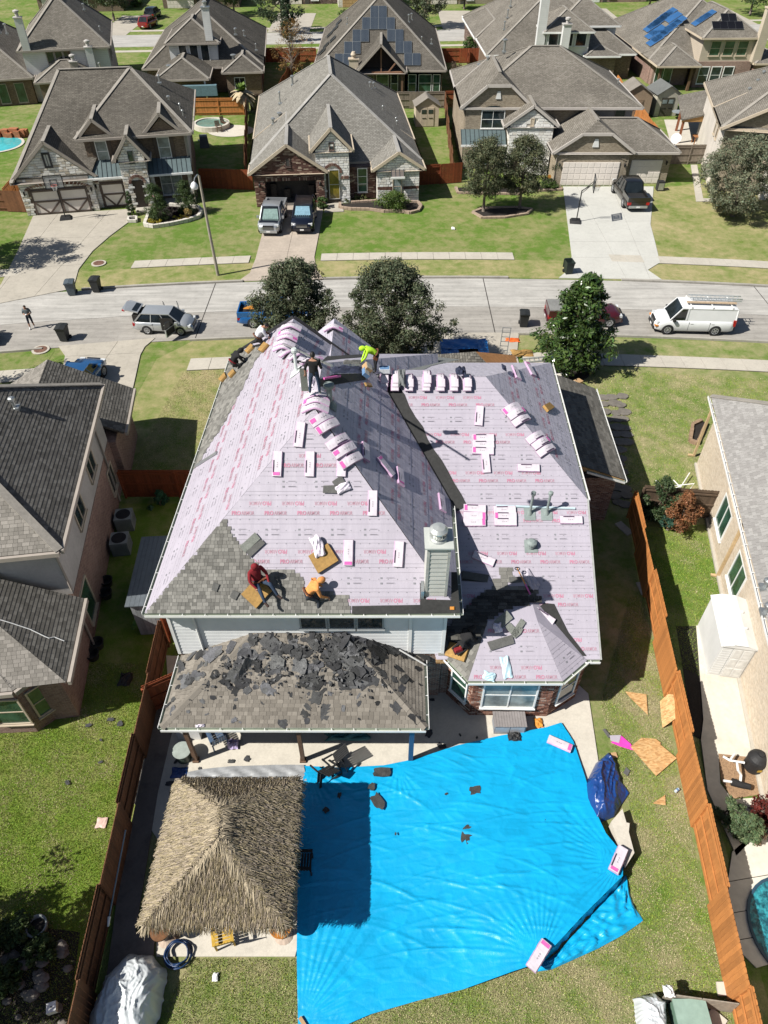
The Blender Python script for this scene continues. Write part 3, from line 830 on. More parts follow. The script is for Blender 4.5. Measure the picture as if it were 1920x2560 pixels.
def underlay(pl,m,shift=0.0,mats=None,ink=True,first=0,cx=0.0,tcut=None):
 """roof plane dressed in overlapping rolls; print alternates roll by roll"""
 us=[p[0]for p in pl.q];vs=[p[1]for p in pl.q];v=min(vs)-shift;k=first
 prt=MB();q=pl.q
 def ok(u,v_):return all((q[(i+1)%len(q)][0]-q[i][0])*(v_-q[i][1])-(q[(i+1)%len(q)][1]-q[i][1])*(u-q[i][0])>0 for i in range(len(q)))
 while v<max(vs):
  cell=clip([(min(us)-1,v),(max(us)+1,v),(max(us)+1,v+ROLL+.06),(min(us)-1,v+ROLL+.06)],q)
  if len(cell)>2:
   mb=MB();v0=v
   hh=lambda b:0.012-0.008*min(1,(b-v0)/ROLL)
   mb.poly([pl.pt(a,b,hh(b))for a,b in cell]);
   low=[c for c in cell if abs(c[1]-v0)<1e-3]
   if len(low)==2:mb.poly([pl.pt(low[0][0],low[0][1],-.01),pl.pt(low[1][0],low[1][1],-.01),pl.pt(low[1][0],low[1][1],.012),pl.pt(low[0][0],low[0][1],.012)])
   mb.build('underlayment_roll',m,H0)
  if ink:
   even=k%2==0
   tv,iv=(0.155,0.72)if even else(0.64,0.085)
   u=min(us)+(0.35 if(k//2)%2 else 0.9)+cx
   sg=-1 if even else 1
   while u<max(us):
    if ok(u-.4,v+tv-.1)and ok(u+.4,v+tv+.1)and ok(u+.4,v+tv-.1)and ok(u-.4,v+tv+.1)and not(tcut and tcut(u,v+tv)):
     for(T,du,mi)in((T_PRO,-.235,0),(T_ARMOR,.15,1)):
      prt.add([pl.pt(u+sg*(du+x),v+tv+sg*y,0.017)for x,y,z in T[0]],T[1],mi)
    if ok(u-.5,v+iv)and ok(u+.2,v+iv)and not(tcut and tcut(u,v+iv)):
     ub=u-.35
     for(a,b,c,d,mi)in((0,.075,-.03,.03,2),(.2,.5,-.012,-.004,3),(.2,.44,.004,.012,3),(.2,.47,.02,.026,3)):
      prt.poly([pl.pt(ub+a,v+iv+c,.017),pl.pt(ub+b,v+iv+c,.017),pl.pt(ub+b,v+iv+d,.017),pl.pt(ub+a,v+iv+d,.017)],mi)
    u+=1.1
   u=min(us)
   while u<max(us):
    for vv in(.05,.42):
     if ok(u,v+vv)and not(tcut and tcut(u,v+vv)):
      s_=.013;prt.poly([pl.pt(u-s_,v+vv-s_,.018),pl.pt(u+s_,v+vv-s_,.018),pl.pt(u+s_,v+vv+s_,.018),pl.pt(u-s_,v+vv+s_,.018)],2)
    u+=0.31
   for vv in(.27,.44,.56):
    ln=clip([(min(us)-1,v+vv),(max(us)+1,v+vv),(max(us)+1,v+vv+.006),(min(us)-1,v+vv+.006)],q)
    if len(ln)>2:prt.poly([pl.pt(a,b,.0165)for a,b in ln],3)
  v+=ROLL;k+=1
 if prt.f:prt.build('printed_lettering',[M_PINKINK,M_PALEPINK,M_GREYINK,M_PALEINK],H0,kind='stuff')
def pxpoly(pl,l):return[pl.uv(pl.px(a,b))for a,b in l]
new_near=pxpoly(P_near,[(360,1536),(541,1318),(549,1302),(572,1302),(582,1342),(602,1362),(630,1402),(655,1421),(729,1421),(752,1445),(768,1466),(872,1491),(882,1540)])
new_left=pxpoly(P_left,[(330,1600),(470,1190),(500,1155),(560,1060),(600,985),(628,925),(640,902),(668,862),(575,880),(400,1300)])
inn=lambda u,v:inside(new_near,u,v)
inl=lambda u,v:inside(new_left,u,v)
_ev=(EF-EL).normalized();E0=EL+_ev*(G0-EL).dot(_ev)
P_la=up([EL,E0,G0,Q,PK]);P_lb=up([E0,EF,G1,G0])
underlay(P_la,M_UNDER,0.1,cx=.2,tcut=lambda u,v:inl(*P_left.uv(P_la.pt(u,v))))
underlay(P_lb,M_UNDER,0.1,tcut=lambda u,v:inl(*P_left.uv(P_lb.pt(u,v))))
underlay(P_near,M_UNDER,0.55,first=1,cx=.1,tcut=inn)
underlay(P_right,M_UNDER_W,0.3,cx=.3)
underlay(P_gable,M_UNDER_W,0.2)
underlay(P_back,M_UNDER,0.25,first=1)
underlay(P_bright,M_UNDER_W,0.2)
underlay(P_bfront,M_UNDER_W,0.2,ink=False)
mb=MB();mb.poly([v+V3(0,0,.012)for v in(Q,ERF,V3(-2.6,30.6,5.8),G0)][::-1]if False else[v+V3(0,0,.012)for v in(Q,ERF,V3(-2.6,30.6,5.8),G0)])
mb.build('underlayment_roll',M_UNDER_W,H0)
dp=V3(-2.42,31.4,7.3);dw=1.75
for s in(-1,1):
 pg=up([dp,dp+V3(0,-4,0),dp+V3(s*dw,-4,-dw*.86),dp+V3(s*dw,0,-dw*.86)])
 underlay(pg,M_UNDER_W,.1)
 mb=MB();mb.prism([p-pg.n*.02 for p in pg.P],-pg.n*.16);mb.build('roof_deck',M_OSB,H0)
mb=MB();mb.poly([dp+V3(-1.4,-.35,-1.2),dp+V3(1.4,-.35,-1.2),dp+V3(0,-.35,-.1)]);mb.box(-3.9,-1.0,27,31.0,0,6.0);mb.build('gable_wall',M_BRICKRED,H0)
mb=MB();mb.bar(G1+V3(0,.12,.0),P_left.pt(*P_left.uv(EF))+V3(0,.12,0),.05,.2);mb.bar(G1+V3(0,.12,0),G1+V3(C_h,.2,-C_h*.86),.05,.2);mb.build('rake_board',mat('dark_rake',(.04,.04,.045),.7),H0)
shingle_roof(P_near,M_NEWSHINGLE,H0,0.15,0.12,0.02,0.1,1.0,300,'shingle',only=inn,base=.016)
for _p in(P_la,P_lb):shingle_roof(_p,M_NEWSHINGLE,H0,0.22,0.142,0.02,0.1,1.0,0,'shingle',only=lambda u,v,_p=_p:inl(*P_left.uv(_p.pt(u,v))),base=.016)
def patch(pl,pp,m,name='lining_strip',h=0.026,parent=H0,th=.004,**k):
 mb=MB();mb.prism([pl.pt(u,v,h-th)for u,v in pxpoly(pl,pp)],pl.n*th);return mb.build(name,m,parent,**k)
patch(P_near,[(880,1515),(1050,1512),(1050,1458),(1066,1458),(1064,1498),(1128,1500),(1128,1430),(1142,1430),(1150,1533),(880,1535)],M_TARPAPER)
vd=P_right.n.cross(P_back.n).normalized()
v0_=ER.copy();k_=Matrix((P_right.n,P_back.n,vd)).inverted()@Vector((P_right.n.dot(P_right.o),P_back.n.dot(P_back.o),vd.dot(ER)))
def vz(z):return k_+vd*((z-k_.z)/vd.z)
va,vb=vz(5.55),vz(8.3)
for pl_,sgn,wv in((P_back,1,.46),(P_right,-1,.12)):
 sd_=pl_.n.cross(vd if vd.z>0 else-vd).normalized()
 if sd_.x*sgn<0:sd_=-sd_
 mb=MB();rr_=random.Random(3);q0=[va.lerp(vb,i/12)+pl_.n*.02 for i in range(13)];q1=[va.lerp(vb,i/12)+sd_*(wv*(1+.12*rr_.uniform(-1,1)))+pl_.n*.022 for i in range(13)]
 mb.grid([q0,q1]if sgn>0 else[q1,q0]);mb.build('valley_lining',M_TARPAPER,H0)
patch(P_back,[(944,936),(978,936),(985,968),(942,962)],mat('grey_granule_sheet',(.16,.17,.165),.9,.2,20),h=.03)
patch(P_right,[(790,952),(835,936),(905,934),(915,950),(880,955),(800,968)],M_TARPAPER)
mb=MB()
n_f=(ERF-Q).cross(V3(-2.6,30.6,5.8)-Q).normalized();n_f=n_f if n_f.z>0 else-n_f
def fpx(x,y,h=.02):return onplane(x,y,Q+n_f*h,n_f)
mb.prism([fpx(*p)for p in[(722,900),(770,898),(815,888),(860,884),(905,883),(905,893),(850,897),(800,903),(760,906)]],n_f*.004);mb.build('lining_strip',M_TARPAPER,H0)
mb=MB();pf=P_bfront;mb.prism([pf.pt(u,v,.02)for u,v in pxpoly(pf,[(985,925),(1020,905),(1090,893),(1150,900),(1080,915),(1060,925)])],pf.n*.004);mb.build('lining_strip',mat('grey_granule_sheet',(.16,.17,.165),.9),H0)
def gutter(parent,p,q,out,wd=.12,hh=.11,name='gutter'):
 p=Vector(p);q=Vector(q);o=Vector(out).normalized()
 mb=MB()
 def strip_(a0,a1,z0,z1,mi):mb.prism([p+o*a0+V3(0,0,z0),p+o*a1+V3(0,0,z0),p+o*a1+V3(0,0,z1),p+o*a0+V3(0,0,z1)],q-p,mi)
 strip_(.01,wd,-hh,-hh+.012,1);strip_(wd-.018,wd,-hh+.012,0,0);strip_(.0,.01,-hh,-.01,1)
 L=(q-p).length;d=(q-p)/L
 x=.5
 while x<L:
  c=p+d*x;mb.bar(c+o*.005+V3(0,0,-.02),c+o*wd+V3(0,0,-.012),.02,.012,0);x+=.75
 return mb.build(name,[M_TRIMW,M_GUTTER],parent)
gutter(H0,EL,ER,(0,-1,0));gutter(H0,EF,EL,(-1,0,0));gutter(H0,ER,V3(2.6,19.7,5.8),(1,0,0))
gutter(H0,(7.87,20.05,5.8),(8.11,29.8,5.8),(1,0,0));gutter(H0,(7.0,14.76,2.8),(7.84,14.76,2.8),(0,-1,0))
mb=MB();mb.bar((7.87,14.76,2.78),(7.9,20.1,5.78),.05,.14);mb.build('rake_board',mat('grey_drip_edge',(.35,.36,.34),.5),H0)
def wframe(p,d):
 """matrix of a wall: x along d, y up, z outwards (to the right hand of d seen from above is outwards)"""
 x=Vector((d[0],d[1],0)).normalized();y=Vector((0,0,1));z=x.cross(y)
 m=Matrix((x,y,z)).transposed().to_4x4();m.translation=Vector(p)
 return m
def window(parent,M,x0,x1,y0,y1,fm,gm,nx=1,ny=2,fw=.07,d=.06,sill=True,name='window',label=None):
 mb=MB()
 mb.box(x0-fw,x0,y0-fw,y1+fw,0,d);mb.box(x1,x1+fw,y0-fw,y1+fw,0,d)
 mb.box(x0,x1,y1,y1+fw,0,d);mb.box(x0,x1,y0-fw,y0,0,d)
 if sill:mb.box(x0-fw-.03,x1+fw+.03,y0-fw-.05,y0-fw,0,d+.05)
 o=mb.build(name,fm,parent,label=label);o.matrix_basis=M
 for i in range(nx):
  for j in range(ny):
   a=x0+(x1-x0)*i/nx;b=x0+(x1-x0)*(i+1)/nx;c=y0+(y1-y0)*j/ny;e=y0+(y1-y0)*(j+1)/ny
   s=MB();g_=.022
   s.box(a+(g_ if i else 0),b-(g_ if i<nx-1 else 0),c+(g_ if j else 0),e-(g_ if j<ny-1 else 0),.005,.022);s.build('pane',gm,o)
 bars=MB()
 for i in range(1,nx):x=x0+(x1-x0)*i/nx;bars.box(x-.022,x+.022,y0,y1,0.004,d-.012)
 for j in range(1,ny):y=y0+(y1-y0)*j/ny;bars.box(x0,x1,y-.022,y+.022,0.002,d-.02)
 if bars.f:bars.build('sash_bar',fm,o)
 return o
WL,WR,WY=-7.42,2.12,14.95
mb=MB();mb.box(WL,WR,WY+.03,28.3,0,2.9);mb.build('lower_wall',M_BRICKRED,H0)
mb=MB();mb.box(WL+.02,WR-.02,WY+.05,28.2,2.9,5.62);mb.build('upper_wall',M_SIDE,H0)
z=2.9;k=0
while z<5.5:
 b_=MB();b_.add([(WL+.06,WY,z),(WR-.06,WY,z),(WR-.06,WY+.02,z+.185),(WL+.06,WY+.02,z+.185),(WL+.06,WY+.05,z),(WR-.06,WY+.05,z)],[[0,1,2,3],[4,5,1,0]])
 b_.build('siding_board',M_SIDE,H0)
 b_=MB();b_.add([(WL,WY+.06,z),(WL,28,z),(WL+.015,28,z+.185),(WL+.015,WY+.06,z+.185),(WL+.05,WY+.06,z),(WL+.05,28,z)],[[3,2,1,0],[0,1,5,4]])
 b_.build('siding_board',M_SIDE,H0)
 z+=.18
for x in(WL,WR):mb=MB();mb.box(x-.055,x+.055,WY-.02,WY+.1,2.9,5.6);mb.build('corner_trim',M_TRIMW,H0)
mb=MB();mb.box(0.86,0.98,WY-.03,WY+.02,2.9,5.6);mb.build('corner_trim',M_TRIMW,H0)
mb=MB();mb.tube([(-6.55,WY-.35,5.68),(-6.55,WY-.04,5.45),(-6.5,WY-.04,3.2)],.045,6);mb.build('downspout',M_TRIMW,H0)
Mn=wframe((0,WY+.01,0),(1,0))
for i in range(3):window(H0,Mn,-2.86+i*.98,-2.86+i*.98+.84,4.48,5.42,M_GREYTRIM,M_GLASS,1,1,fw=.06,d=.05)
mb=MB();mb.box(2.15,7.55,15.1,29.3,0,2.55);mb.box(2.15,7.55,20.4,29.3,2.55,5.56);mb.build('lower_wall',M_BRICKRED,H0)
mb=MB();mb.poly([(7.551,15.1,2.55),(7.551,20.4,2.55),(7.551,20.4,5.5),(7.551,15.4,2.7)]);mb.build('side_wall',M_BRICKRED,H0)
BW=[V3(2.44,15.06,0),V3(3.26,14.14,0),V3(6.21,14.09,0),V3(7.46,14.92,0)]
mb=MB()
mb.prism(BW+[V3(7.46,15.3,0),V3(2.44,15.3,0)],(0,0,2.56));mb.build('bay_wall',M_MORTAR,H0)
bayw=[(0.53,1.03,.7,2.3),(0.5,2.42,.68,2.32),(.3,1.2,.7,2.3)]
for i in range(3):
 a,b_=BW[i],BW[i+1];L=(b_-a).length;M=wframe(a,(b_-a).xy)
 x0,x1=((.25,.95),(.42,2.33),(.35,1.15))[i]
 pl=Plane([a,b_,b_+V3(0,0,2.54),a+V3(0,0,2.54)])
 wall_pieces(pl,M_BRICKPIECE,H0,0.215,0.078,0.014,0.014,'brick',(90,200,10)[i],wr=.04,lo=.05,hi=1.0,holes=[(x0-.1,x1+.1,.55,2.5)])
 window(H0,M@Matrix.Translation((0,0,.012)),x0,x1,.72,2.32,M_TRIMW,(M_GLASS_G,M_BLIND,M_GLASS)[i],(1,2,1)[i],2,fw=.06)
 sb=MB();n=int((x1-x0+.2)/.08)
 for k in range(n):sb.box(x0-.1+k*.08,x0-.1+k*.08+.068,.52,.645,0,.05,0,.5+.3*random.random())
 o=sb.build('brick_sill',M_BRICKPIECE,H0,kind='stuff');o.matrix_basis=M
e=[V3(2.07,15.09,2.8),V3(2.97,13.87,2.8),V3(6.32,13.86,2.8),V3(7.35,14.72,2.8)]
W1=V3(5.55,15.67,3.88);W0=V3(3.75,15.67,3.88);VV=P_back.px(1322,1480);VL=V3(3.6,VV.y-.1,VV.z-.02)
P_bayn=up([e[1],e[2],W1,W0]);P_bayr=up([e[2],e[3],W1]);P_bayl=up([e[0],e[1],W0])
mb=MB()
for f in([e[1],e[2],W1,W0],[e[2],e[3],W1],[e[3],VV,W1],[e[0],e[1],W0],[e[0],W0,VL],[W0,W1,VV,VL]):mb.poly([p+V3(0,0,-.02)for p in f])
for a,b_ in zip(e,e[1:]):mb.poly([a-V3(0,0,.02),b_-V3(0,0,.02),b_-V3(0,0,.24),a-V3(0,0,.24)])
mb.poly([p-V3(0,0,.24)for p in e]);mb.build('bay_roof_deck',M_OSB,H0)
mb=MB();mb.poly([W0+V3(0,0,.004),W1+V3(0,0,.004),VV+V3(0,0,.004),VL+V3(0,0,.004)]);mb.poly([e[3]+V3(0,0,.004),VV+V3(0,0,.004),W1+V3(0,0,.004)]);mb.build('underlayment_roll',M_UNDER,H0)
mb=MB();mb.poly([e[0]+V3(0,0,.004),W0+V3(0,0,.004),VL+V3(0,0,.004)]);mb.build('lining_strip',M_NEWSHINGLE,H0)
underlay(P_bayn,M_UNDER,.5,first=1,cx=-.3);underlay(P_bayr,M_UNDER,.3)
shingle_roof(P_bayl,M_NEWSHINGLE,H0,.28,.142,.018,.1,1.0,60)
for a,b_ in zip(e,e[1:]):
 d=(b_-a);gutter(H0,a,b_,(d.y,-d.x,0))
patch(P_back,[(1362,1508),(1385,1510),(1420,1580),(1466,1640),(1440,1640),(1375,1560),(1340,1520)],M_TARPAPER,h=.03)
new_back=pxpoly(P_back,[(1255,1420),(1280,1415),(1284,1440),(1270,1462),(1330,1468),(1345,1485),(1300,1505),(1190,1580),(1100,1640),(1090,1590),(1130,1560),(1160,1520),(1200,1492),(1228,1462)])
shingle_roof(P_back,M_NEWSHINGLE,H0,.28,.142,.018,.05,.8,0,only=lambda u,v:inside(new_back,u,v),base=.016)
top_=up([W0+V3(0,0,.03),W1+V3(0,0,.03),VV+V3(0,0,.03)])
shp=pxpoly(top_,[(1100,1585),(1150,1530),(1207,1482),(1268,1464),(1320,1476),(1352,1490),(1357,1509),(1295,1512),(1255,1532),(1230,1548),(1195,1590),(1150,1600)])
us_=[q[0]for q in shp];vs_=[q[1]for q in shp];big_=Plane([top_.pt(min(us_),min(vs_)),top_.pt(max(us_),min(vs_)),top_.pt(max(us_),max(vs_)),top_.pt(min(us_),max(vs_))])
shingle_roof(big_,roof_mat('shaded_dark_shingle',(.035,.034,.032),(.12,.115,.10),.1,geo=True),H0,.22,.142,.018,.1,.9,0,only=lambda u,v:inside(shp,u+min(us_),v+min(vs_)),base=.01)  # dark shingles, their tone deepened for the shadow over the bay
patch(P_back,[(1153,1430),(1218,1440),(1218,1456),(1155,1452)],M_TARPAPER,name='loose_shingle',h=.05,th=.02)
pe=[V3(-7.52,12.12,2.7),V3(1.41,12.1,2.7),V3(1.45,15.0,2.7),V3(-1.5,14.98,4.12),V3(-4.62,14.98,4.12),V3(-7.42,15.0,2.72)]
PP=[up([pe[0],pe[1],pe[3],pe[4]]),up([pe[0],pe[4],pe[5]]),up([pe[1],pe[2],pe[3]])]
mb=MB()
for p in PP:mb.poly([q-V3(0,0,.012)for q in p.P])
for a,b_ in((pe[5],pe[0]),(pe[0],pe[1]),(pe[1],pe[2])):mb.poly([a-V3(0,0,.012),b_-V3(0,0,.012),b_-V3(0,0,.25),a-V3(0,0,.25)])
mb.poly([V3(q.x,q.y,2.45)for q in(pe[0],pe[1],pe[2],pe[5])]);mb.build('patio_roof_deck',mat('soffit_board',(.45,.42,.38),.8),H0)
for p,k in zip(PP,(300,0,0)):shingle_roof(p,M_OLDSHINGLE,H0,.19,.132,.016,.1,.9,k)
for a,b_ in((pe[0],pe[4]),(pe[1],pe[3])):
 n=16;hm=MB()
 for i in range(n):
  u,v=a.lerp(b_,i/n),a.lerp(b_,(i+1.15)/n);sd=Vector((-(b_-a).y,(b_-a).x,0)).normalized()*.14
  hm.add([u-sd-V3(0,0,.02),u+V3(0,0,.045),u+sd-V3(0,0,.02),v-sd-V3(0,0,.035),v+V3(0,0,.03),v+sd-V3(0,0,.035)],[[0,1,4,3],[1,2,5,4],[0,2,1]],0,.35+.3*random.random())
 hm.build('hip_cap',M_OLDSHINGLE,H0,kind='stuff')
for a,b_,o in((pe[0],pe[1],(0,-1,0)),(pe[5],pe[0],(-1,0,0)),(pe[1],pe[2],(1,0,0))):gutter(H0,a,b_,o)
M_POST=mat('stained_post',(.13,.075,.045),.7,.2,4)
for x in(-6.85,-2.95):mb=MB();mb.box(x-.07,x+.07,12.22,12.36,0.04,2.46);mb.box(x-.11,x+.11,12.18,12.4,0.04,.12);mb.build('patio_post',M_POST,H0)
mb=MB();mb.box(.88,1.05,12.2,12.37,0.04,2.46);mb.build('patio_post',mat('blue_wrapped_post',(.03,.06,.14),.4,.2,5),H0,label='corner patio post wrapped in dark blue plastic')
mb=MB();mb.box(-7.3,1.2,12.2,12.36,2.46,2.6);mb.build('patio_beam',M_POST,H0)
cx0,cx1,cy0,cy1=1.34,2.08,14.98,15.75
CH=MB();CH.box(cx0,cx1,cy0,cy1,5.9,8.5);ch=CH.build('chimney',mat('sage_siding',(.49,.49,.455),.6,.05,3),H0)
z=6.0
while z<8.4:
 s=MB();s.add([(cx0+.09,cy0-.03,z),(cx1-.09,cy0-.03,z),(cx1-.09,cy0-.008,z+.2),(cx0+.09,cy0-.008,z+.2),(cx0+.09,cy0,z),(cx1-.09,cy0,z)],[[0,1,2,3],[4,5,1,0]]);s.build('siding_board',MATS['sage_siding'],ch);z+=.2
for x in(cx0,cx1-.09):s=MB();s.box(x,x+.09,cy0-.04,cy0-.002,5.9,8.5);s.build('corner_trim',mat('sage_trim',(.37,.375,.35),.6),ch)
s=MB();s.box(cx0-.08,cx1+.08,cy0-.1,cy1+.06,8.5,8.56);s.build('crown_plate',mat('sage_plate',(.46,.48,.45),.4,.06,3),ch)
s=MB();c_=((cx0+cx1)/2-.02,15.33,8.56)
s.lathe([(.3,0),(.27,.06),(.2,.1),(.2,.16)],c_,24);s.lathe([(.27,.16),(.27,.19)],c_,24);s.lathe([(.27,.34),(.27,.37)],c_,24)
for k in range(16):t_=k*math.pi/8;s.tube([(c_[0]+.265*math.cos(t_),c_[1]+.265*math.sin(t_),c_[2]+.18),(c_[0]+.265*math.cos(t_),c_[1]+.265*math.sin(t_),c_[2]+.36)],.008,4)
s.lathe([(.2,.1),(.2,.37)],c_,20);s.lathe([(.29,.37),(.29,.4),(.2,.5),(.02,.54)],c_,24);s.build('flue_cap',mat('galvanised_cap',(.55,.57,.55),.35,.08,8,metal=.5),ch,smooth=False)
s=MB();s.box(cx0-.1,cx1+.12,cy0-.22,cy0-.04,5.86,5.98);s.box(cx0-.12,cx0-.02,cy0-.1,cy1,5.95,6.5);s.build('flashing',M_ALU,ch)
pw=up([V3(11.08,24.45,2.9),V3(11.3,31.9,2.9),V3(7.6,31.9,4.3),V3(7.6,24.45,4.3)])
mb=MB();mb.prism([p-pw.n*.02 for p in pw.P],-V3(0,0,.2));mb.build('wing_roof_deck',M_OSB,H0)
shingle_roof(pw,roof_mat('wing_old_shingle',(.09,.085,.075),(.19,.18,.16),.2,geo=True),H0,.3,.145,.015,.1,.9,0)
gutter(H0,(11.08,24.42,2.9),(11.3,31.9,2.9),(1,0,0));gutter(H0,(9.2,24.44,3.55),(11.08,24.44,2.9),(0,-1,0))
mb=MB();mb.box(7.55,10.85,24.8,31.6,0,2.75);mb.build('wing_wall',M_BRICKRED,H0)
ap=at(1189,879,5.0);bz=3.3
c4=[V3(ap.x-2.6,ap.y-2.4,bz),V3(ap.x+2.6,ap.y-2.4,bz),V3(ap.x+2.6,ap.y+2.4,bz),V3(ap.x-2.6,ap.y+2.4,bz)]
mb=MB();mb.poly([c4[0],c4[1],ap],0);mb.poly([c4[3],c4[0],ap],0);mb.poly([c4[2],c4[3],ap],0);mb.poly([c4[1],c4[2],ap],1);mb.build('porch_roof',[M_DARKSHINGLE,mat('bare_decking',(.42,.2,.075),.8,.15,6)],H0)
mb=MB();mb.box(ap.x-2.2,ap.x+2.2,ap.y-2,ap.y+2,0,bz-.01);mb.build('porch_wall',M_BRICKRED,H0)
def pipe(pl,x,y,h,r=.05,cap=True,m=M_VENT,flash=True):
 p=pl.px(x,y);s=MB();s.tube([p-V3(0,0,.1),p+V3(0,0,h)],r,10)
 if flash:
  q=[p+pl.a*a+pl.b*b+pl.n*.03 for a,b in((-.22,-.28),(.22,-.28),(.22,.22),(-.22,.22))];s.prism(q,pl.n*.006)
  s.tube([p,p+V3(0,0,.16)],[r*2.2,r*1.1],10)
 if cap:s.lathe([(r*1.1,h-.02),(r*1.9,h),(r*1.9,h+.1),(r*1.3,h+.14)],p,12)
 return s.build('vent_pipe',m,H0)
pipe(P_back,1324,1284,1.0);pipe(P_back,1366,1284,1.0);pipe(P_left,741,930,.9,.065,m=mat('white_vent',(.55,.6,.58),.5));pipe(P_right,825,1012,.75,.1)
p=P_back.px(1327,1366);s=MB();s.prism([p+P_back.a*a+P_back.b*b+P_back.n*.03 for a,b in((-.25,-.25),(.25,-.25),(.25,.25),(-.25,.25))],P_back.n*.006)
s.lathe([(.17,0),(.17,.14),(.21,.15),(.2,.22),(.1,.28)],p+V3(0,0,.03),14);s.build('turtle_vent',M_VENT,H0)
class House:
 def __init__(s,name,label,loc,rz,roof,trim,hips=None):
  s.root=thing(name,label,'house',(loc[0],loc[1],0),R(rz));s.rz=R(rz)
  s.roofm,s.trimm=roof,trim
  s.roof=MB();s.trim=MB();s.caps=MB();s.soff=MB();s.capm=hips
  s.M=Matrix.Translation((loc[0],loc[1],0))@Matrix.Rotation(s.rz,4,'Z');s.Mi=s.M.inverted()
 def L(s,p):return s.Mi@Vector(p)
 def plane(s,poly,cap=()):
  p=up([Vector(q)for q in poly]);s.roof.prism([q-p.n*.1 for q in p.P],p.n*.1)
 def cap(s,a,b):
  a=Vector(a);b=Vector(b);s.caps.bar(a+Vector((0,0,.02)),b+Vector((0,0,.02)),.3,.05)
 def fascia(s,a,b,out):
  a=Vector(a);b=Vector(b);o=Vector(out)*.09
  s.trim.prism([a+o*.3+Vector((0,0,-.19)),a+o*1.6+Vector((0,0,-.19)),a+o*1.6+Vector((0,0,.0)),a+o*.3+Vector((0,0,.0))],b-a)
 def rake(s,a,b):
  s.trim.bar(Vector(a)+Vector((0,0,-.06)),Vector(b)+Vector((0,0,-.06)),.1,.24)
 def hip(s,x0,x1,y0,y1,ze,p,axis='y',g='',wall=None,ov=.4,z0=0.0,gw=None,clip_=0.0,caps=True):
  """hipped or gabled roof over a rectangle; g lists gabled ends (a = low end, b = high end of the ridge axis)"""
  def T(u,v,z):return Vector((u,v,z))if axis=='y' else Vector((v,u,z))
  if axis=='y':a0,a1,b0,b1=x0,x1,y0,y1
  else:a0,a1,b0,b1=y0,y1,x0,x1
  hw=(a1-a0)/2;am=(a0+a1)/2;zr=ze+p*hw
  r0=b0+(0 if 'a' in g else hw);r1=b1-(0 if 'b' in g else hw)
  A0,A1=T(am,r0,zr),T(am,r1,zr);c00,c10,c01,c11=T(a0,b0,ze),T(a1,b0,ze),T(a0,b1,ze),T(a1,b1,ze)
  k=clip_
  if k and 'a' in g:
   kb=T(am,b0+k*.9,zr);kl=T(am-k/p,b0,zr-k);kr=T(am+k/p,b0,zr-k)
   s.plane([c00,kl,kb,A1,c01]);s.plane([c10,kr,kb,A1,c11]);s.plane([kl,kr,kb])
   s.rake(c00,kl);s.rake(c10,kr);s.rake(kl,kr);s.cap(kb,A1)
  else:
   s.plane([c00,c01,A1,A0]);s.plane([c10,c11,A1,A0])
   if caps:s.cap(A0,A1)
   if 'a' in g:s.rake(c00,A0);s.rake(c10,A0)
  if 'a' not in g:
   s.plane([c00,c10,A0]);s.fascia(c00,c10,T(0,-1,0))
   if caps:s.cap(c00,A0);s.cap(c10,A0)
  if 'b' not in g:
   s.plane([c01,c11,A1]);s.fascia(c01,c11,T(0,1,0))
   if caps:s.cap(c01,A1);s.cap(c11,A1)
  else:s.rake(c01,A1);s.rake(c11,A1)
  s.fascia(c00,c01,T(-1,0,0));s.fascia(c10,c11,T(1,0,0))
  s.soff.poly([v-Vector((0,0,.17))for v in(c00,c10,c11,c01)])
  if wall is not None:
   mb=MB();w0,w1,v0,v1=a0+ov,a1-ov,b0+ov,b1-ov
   q=[T(w0,v0,z0),T(w1,v0,z0),T(w1,v1,z0),T(w0,v1,z0)]
   mb.prism(q,(0,0,ze-.17-z0));
   for ch,v in(('a',v0),('b',v1)):
    if ch in g:
     t=p*ov;top=zr-.12
     kz=k if ch=='a' else 0
     pts_=[T(w0,v,ze-.17),T(w1,v,ze-.17),T(w1,v,ze+t-.12)]+([T(am+kz/p,v,top-kz),T(am-kz/p,v,top-kz)]if kz else[T(am,v,top)])+[T(w0,v,ze+t-.12)]
     mb.prism(pts_,T(0,.12 if ch=='a' else-.12,0))
   mb.build('wall',wall,s.root)
 def done(s):
  s.roof.build('roof',s.roofm,s.root);s.trim.build('roof_trim',s.trimm,s.root)
  s.soff.build('soffit',s.trimm,s.root)
  if s.caps.f:s.caps.build('ridge_cap',s.capm or s.roofm,s.root)
 def part(s,name,m,mb,parent=None,**k):return mb.build(name,m,parent or s.root,**k)
 def box(s,name,m,*a,**k):mb=MB();mb.box(*a);return mb.build(name,m,s.root,**k)
 def win(s,y,x0,x1,z0,z1,fm=None,gm=None,nx=1,ny=2,fw=.07,d=.06,**k):
  return window(s.root,wframe((0,y,0),(1,0)),x0,x1,z0,z1,fm or M_TRIMW,gm or M_GLASS,nx,ny,fw,d,**k)
 def winx(s,x,y0,y1,z0,z1,fm=None,gm=None,nx=1,ny=2):
  """window in a wall facing +x"""
  return window(s.root,wframe((x,0,0),(0,1)),y0,y1,z0,z1,fm or M_TRIMW,gm or M_GLASS,nx,ny)
 def pipe(s,x,y,z,h=.6,r=.05,m=None,cap=True):
  mb=MB();mb.tube([(x,y,z-.2),(x,y,z+h)],r,8)
  if cap:mb.lathe([(r,h-.02),(r*2,h),(r*2,h+.1),(r,h+.15)],(x,y,z),10)
  mb.box(x-.18,x+.18,y-.18,y+.18,z-.1,z+.03)
  return mb.build('vent_pipe',m or M_ALU,s.root)
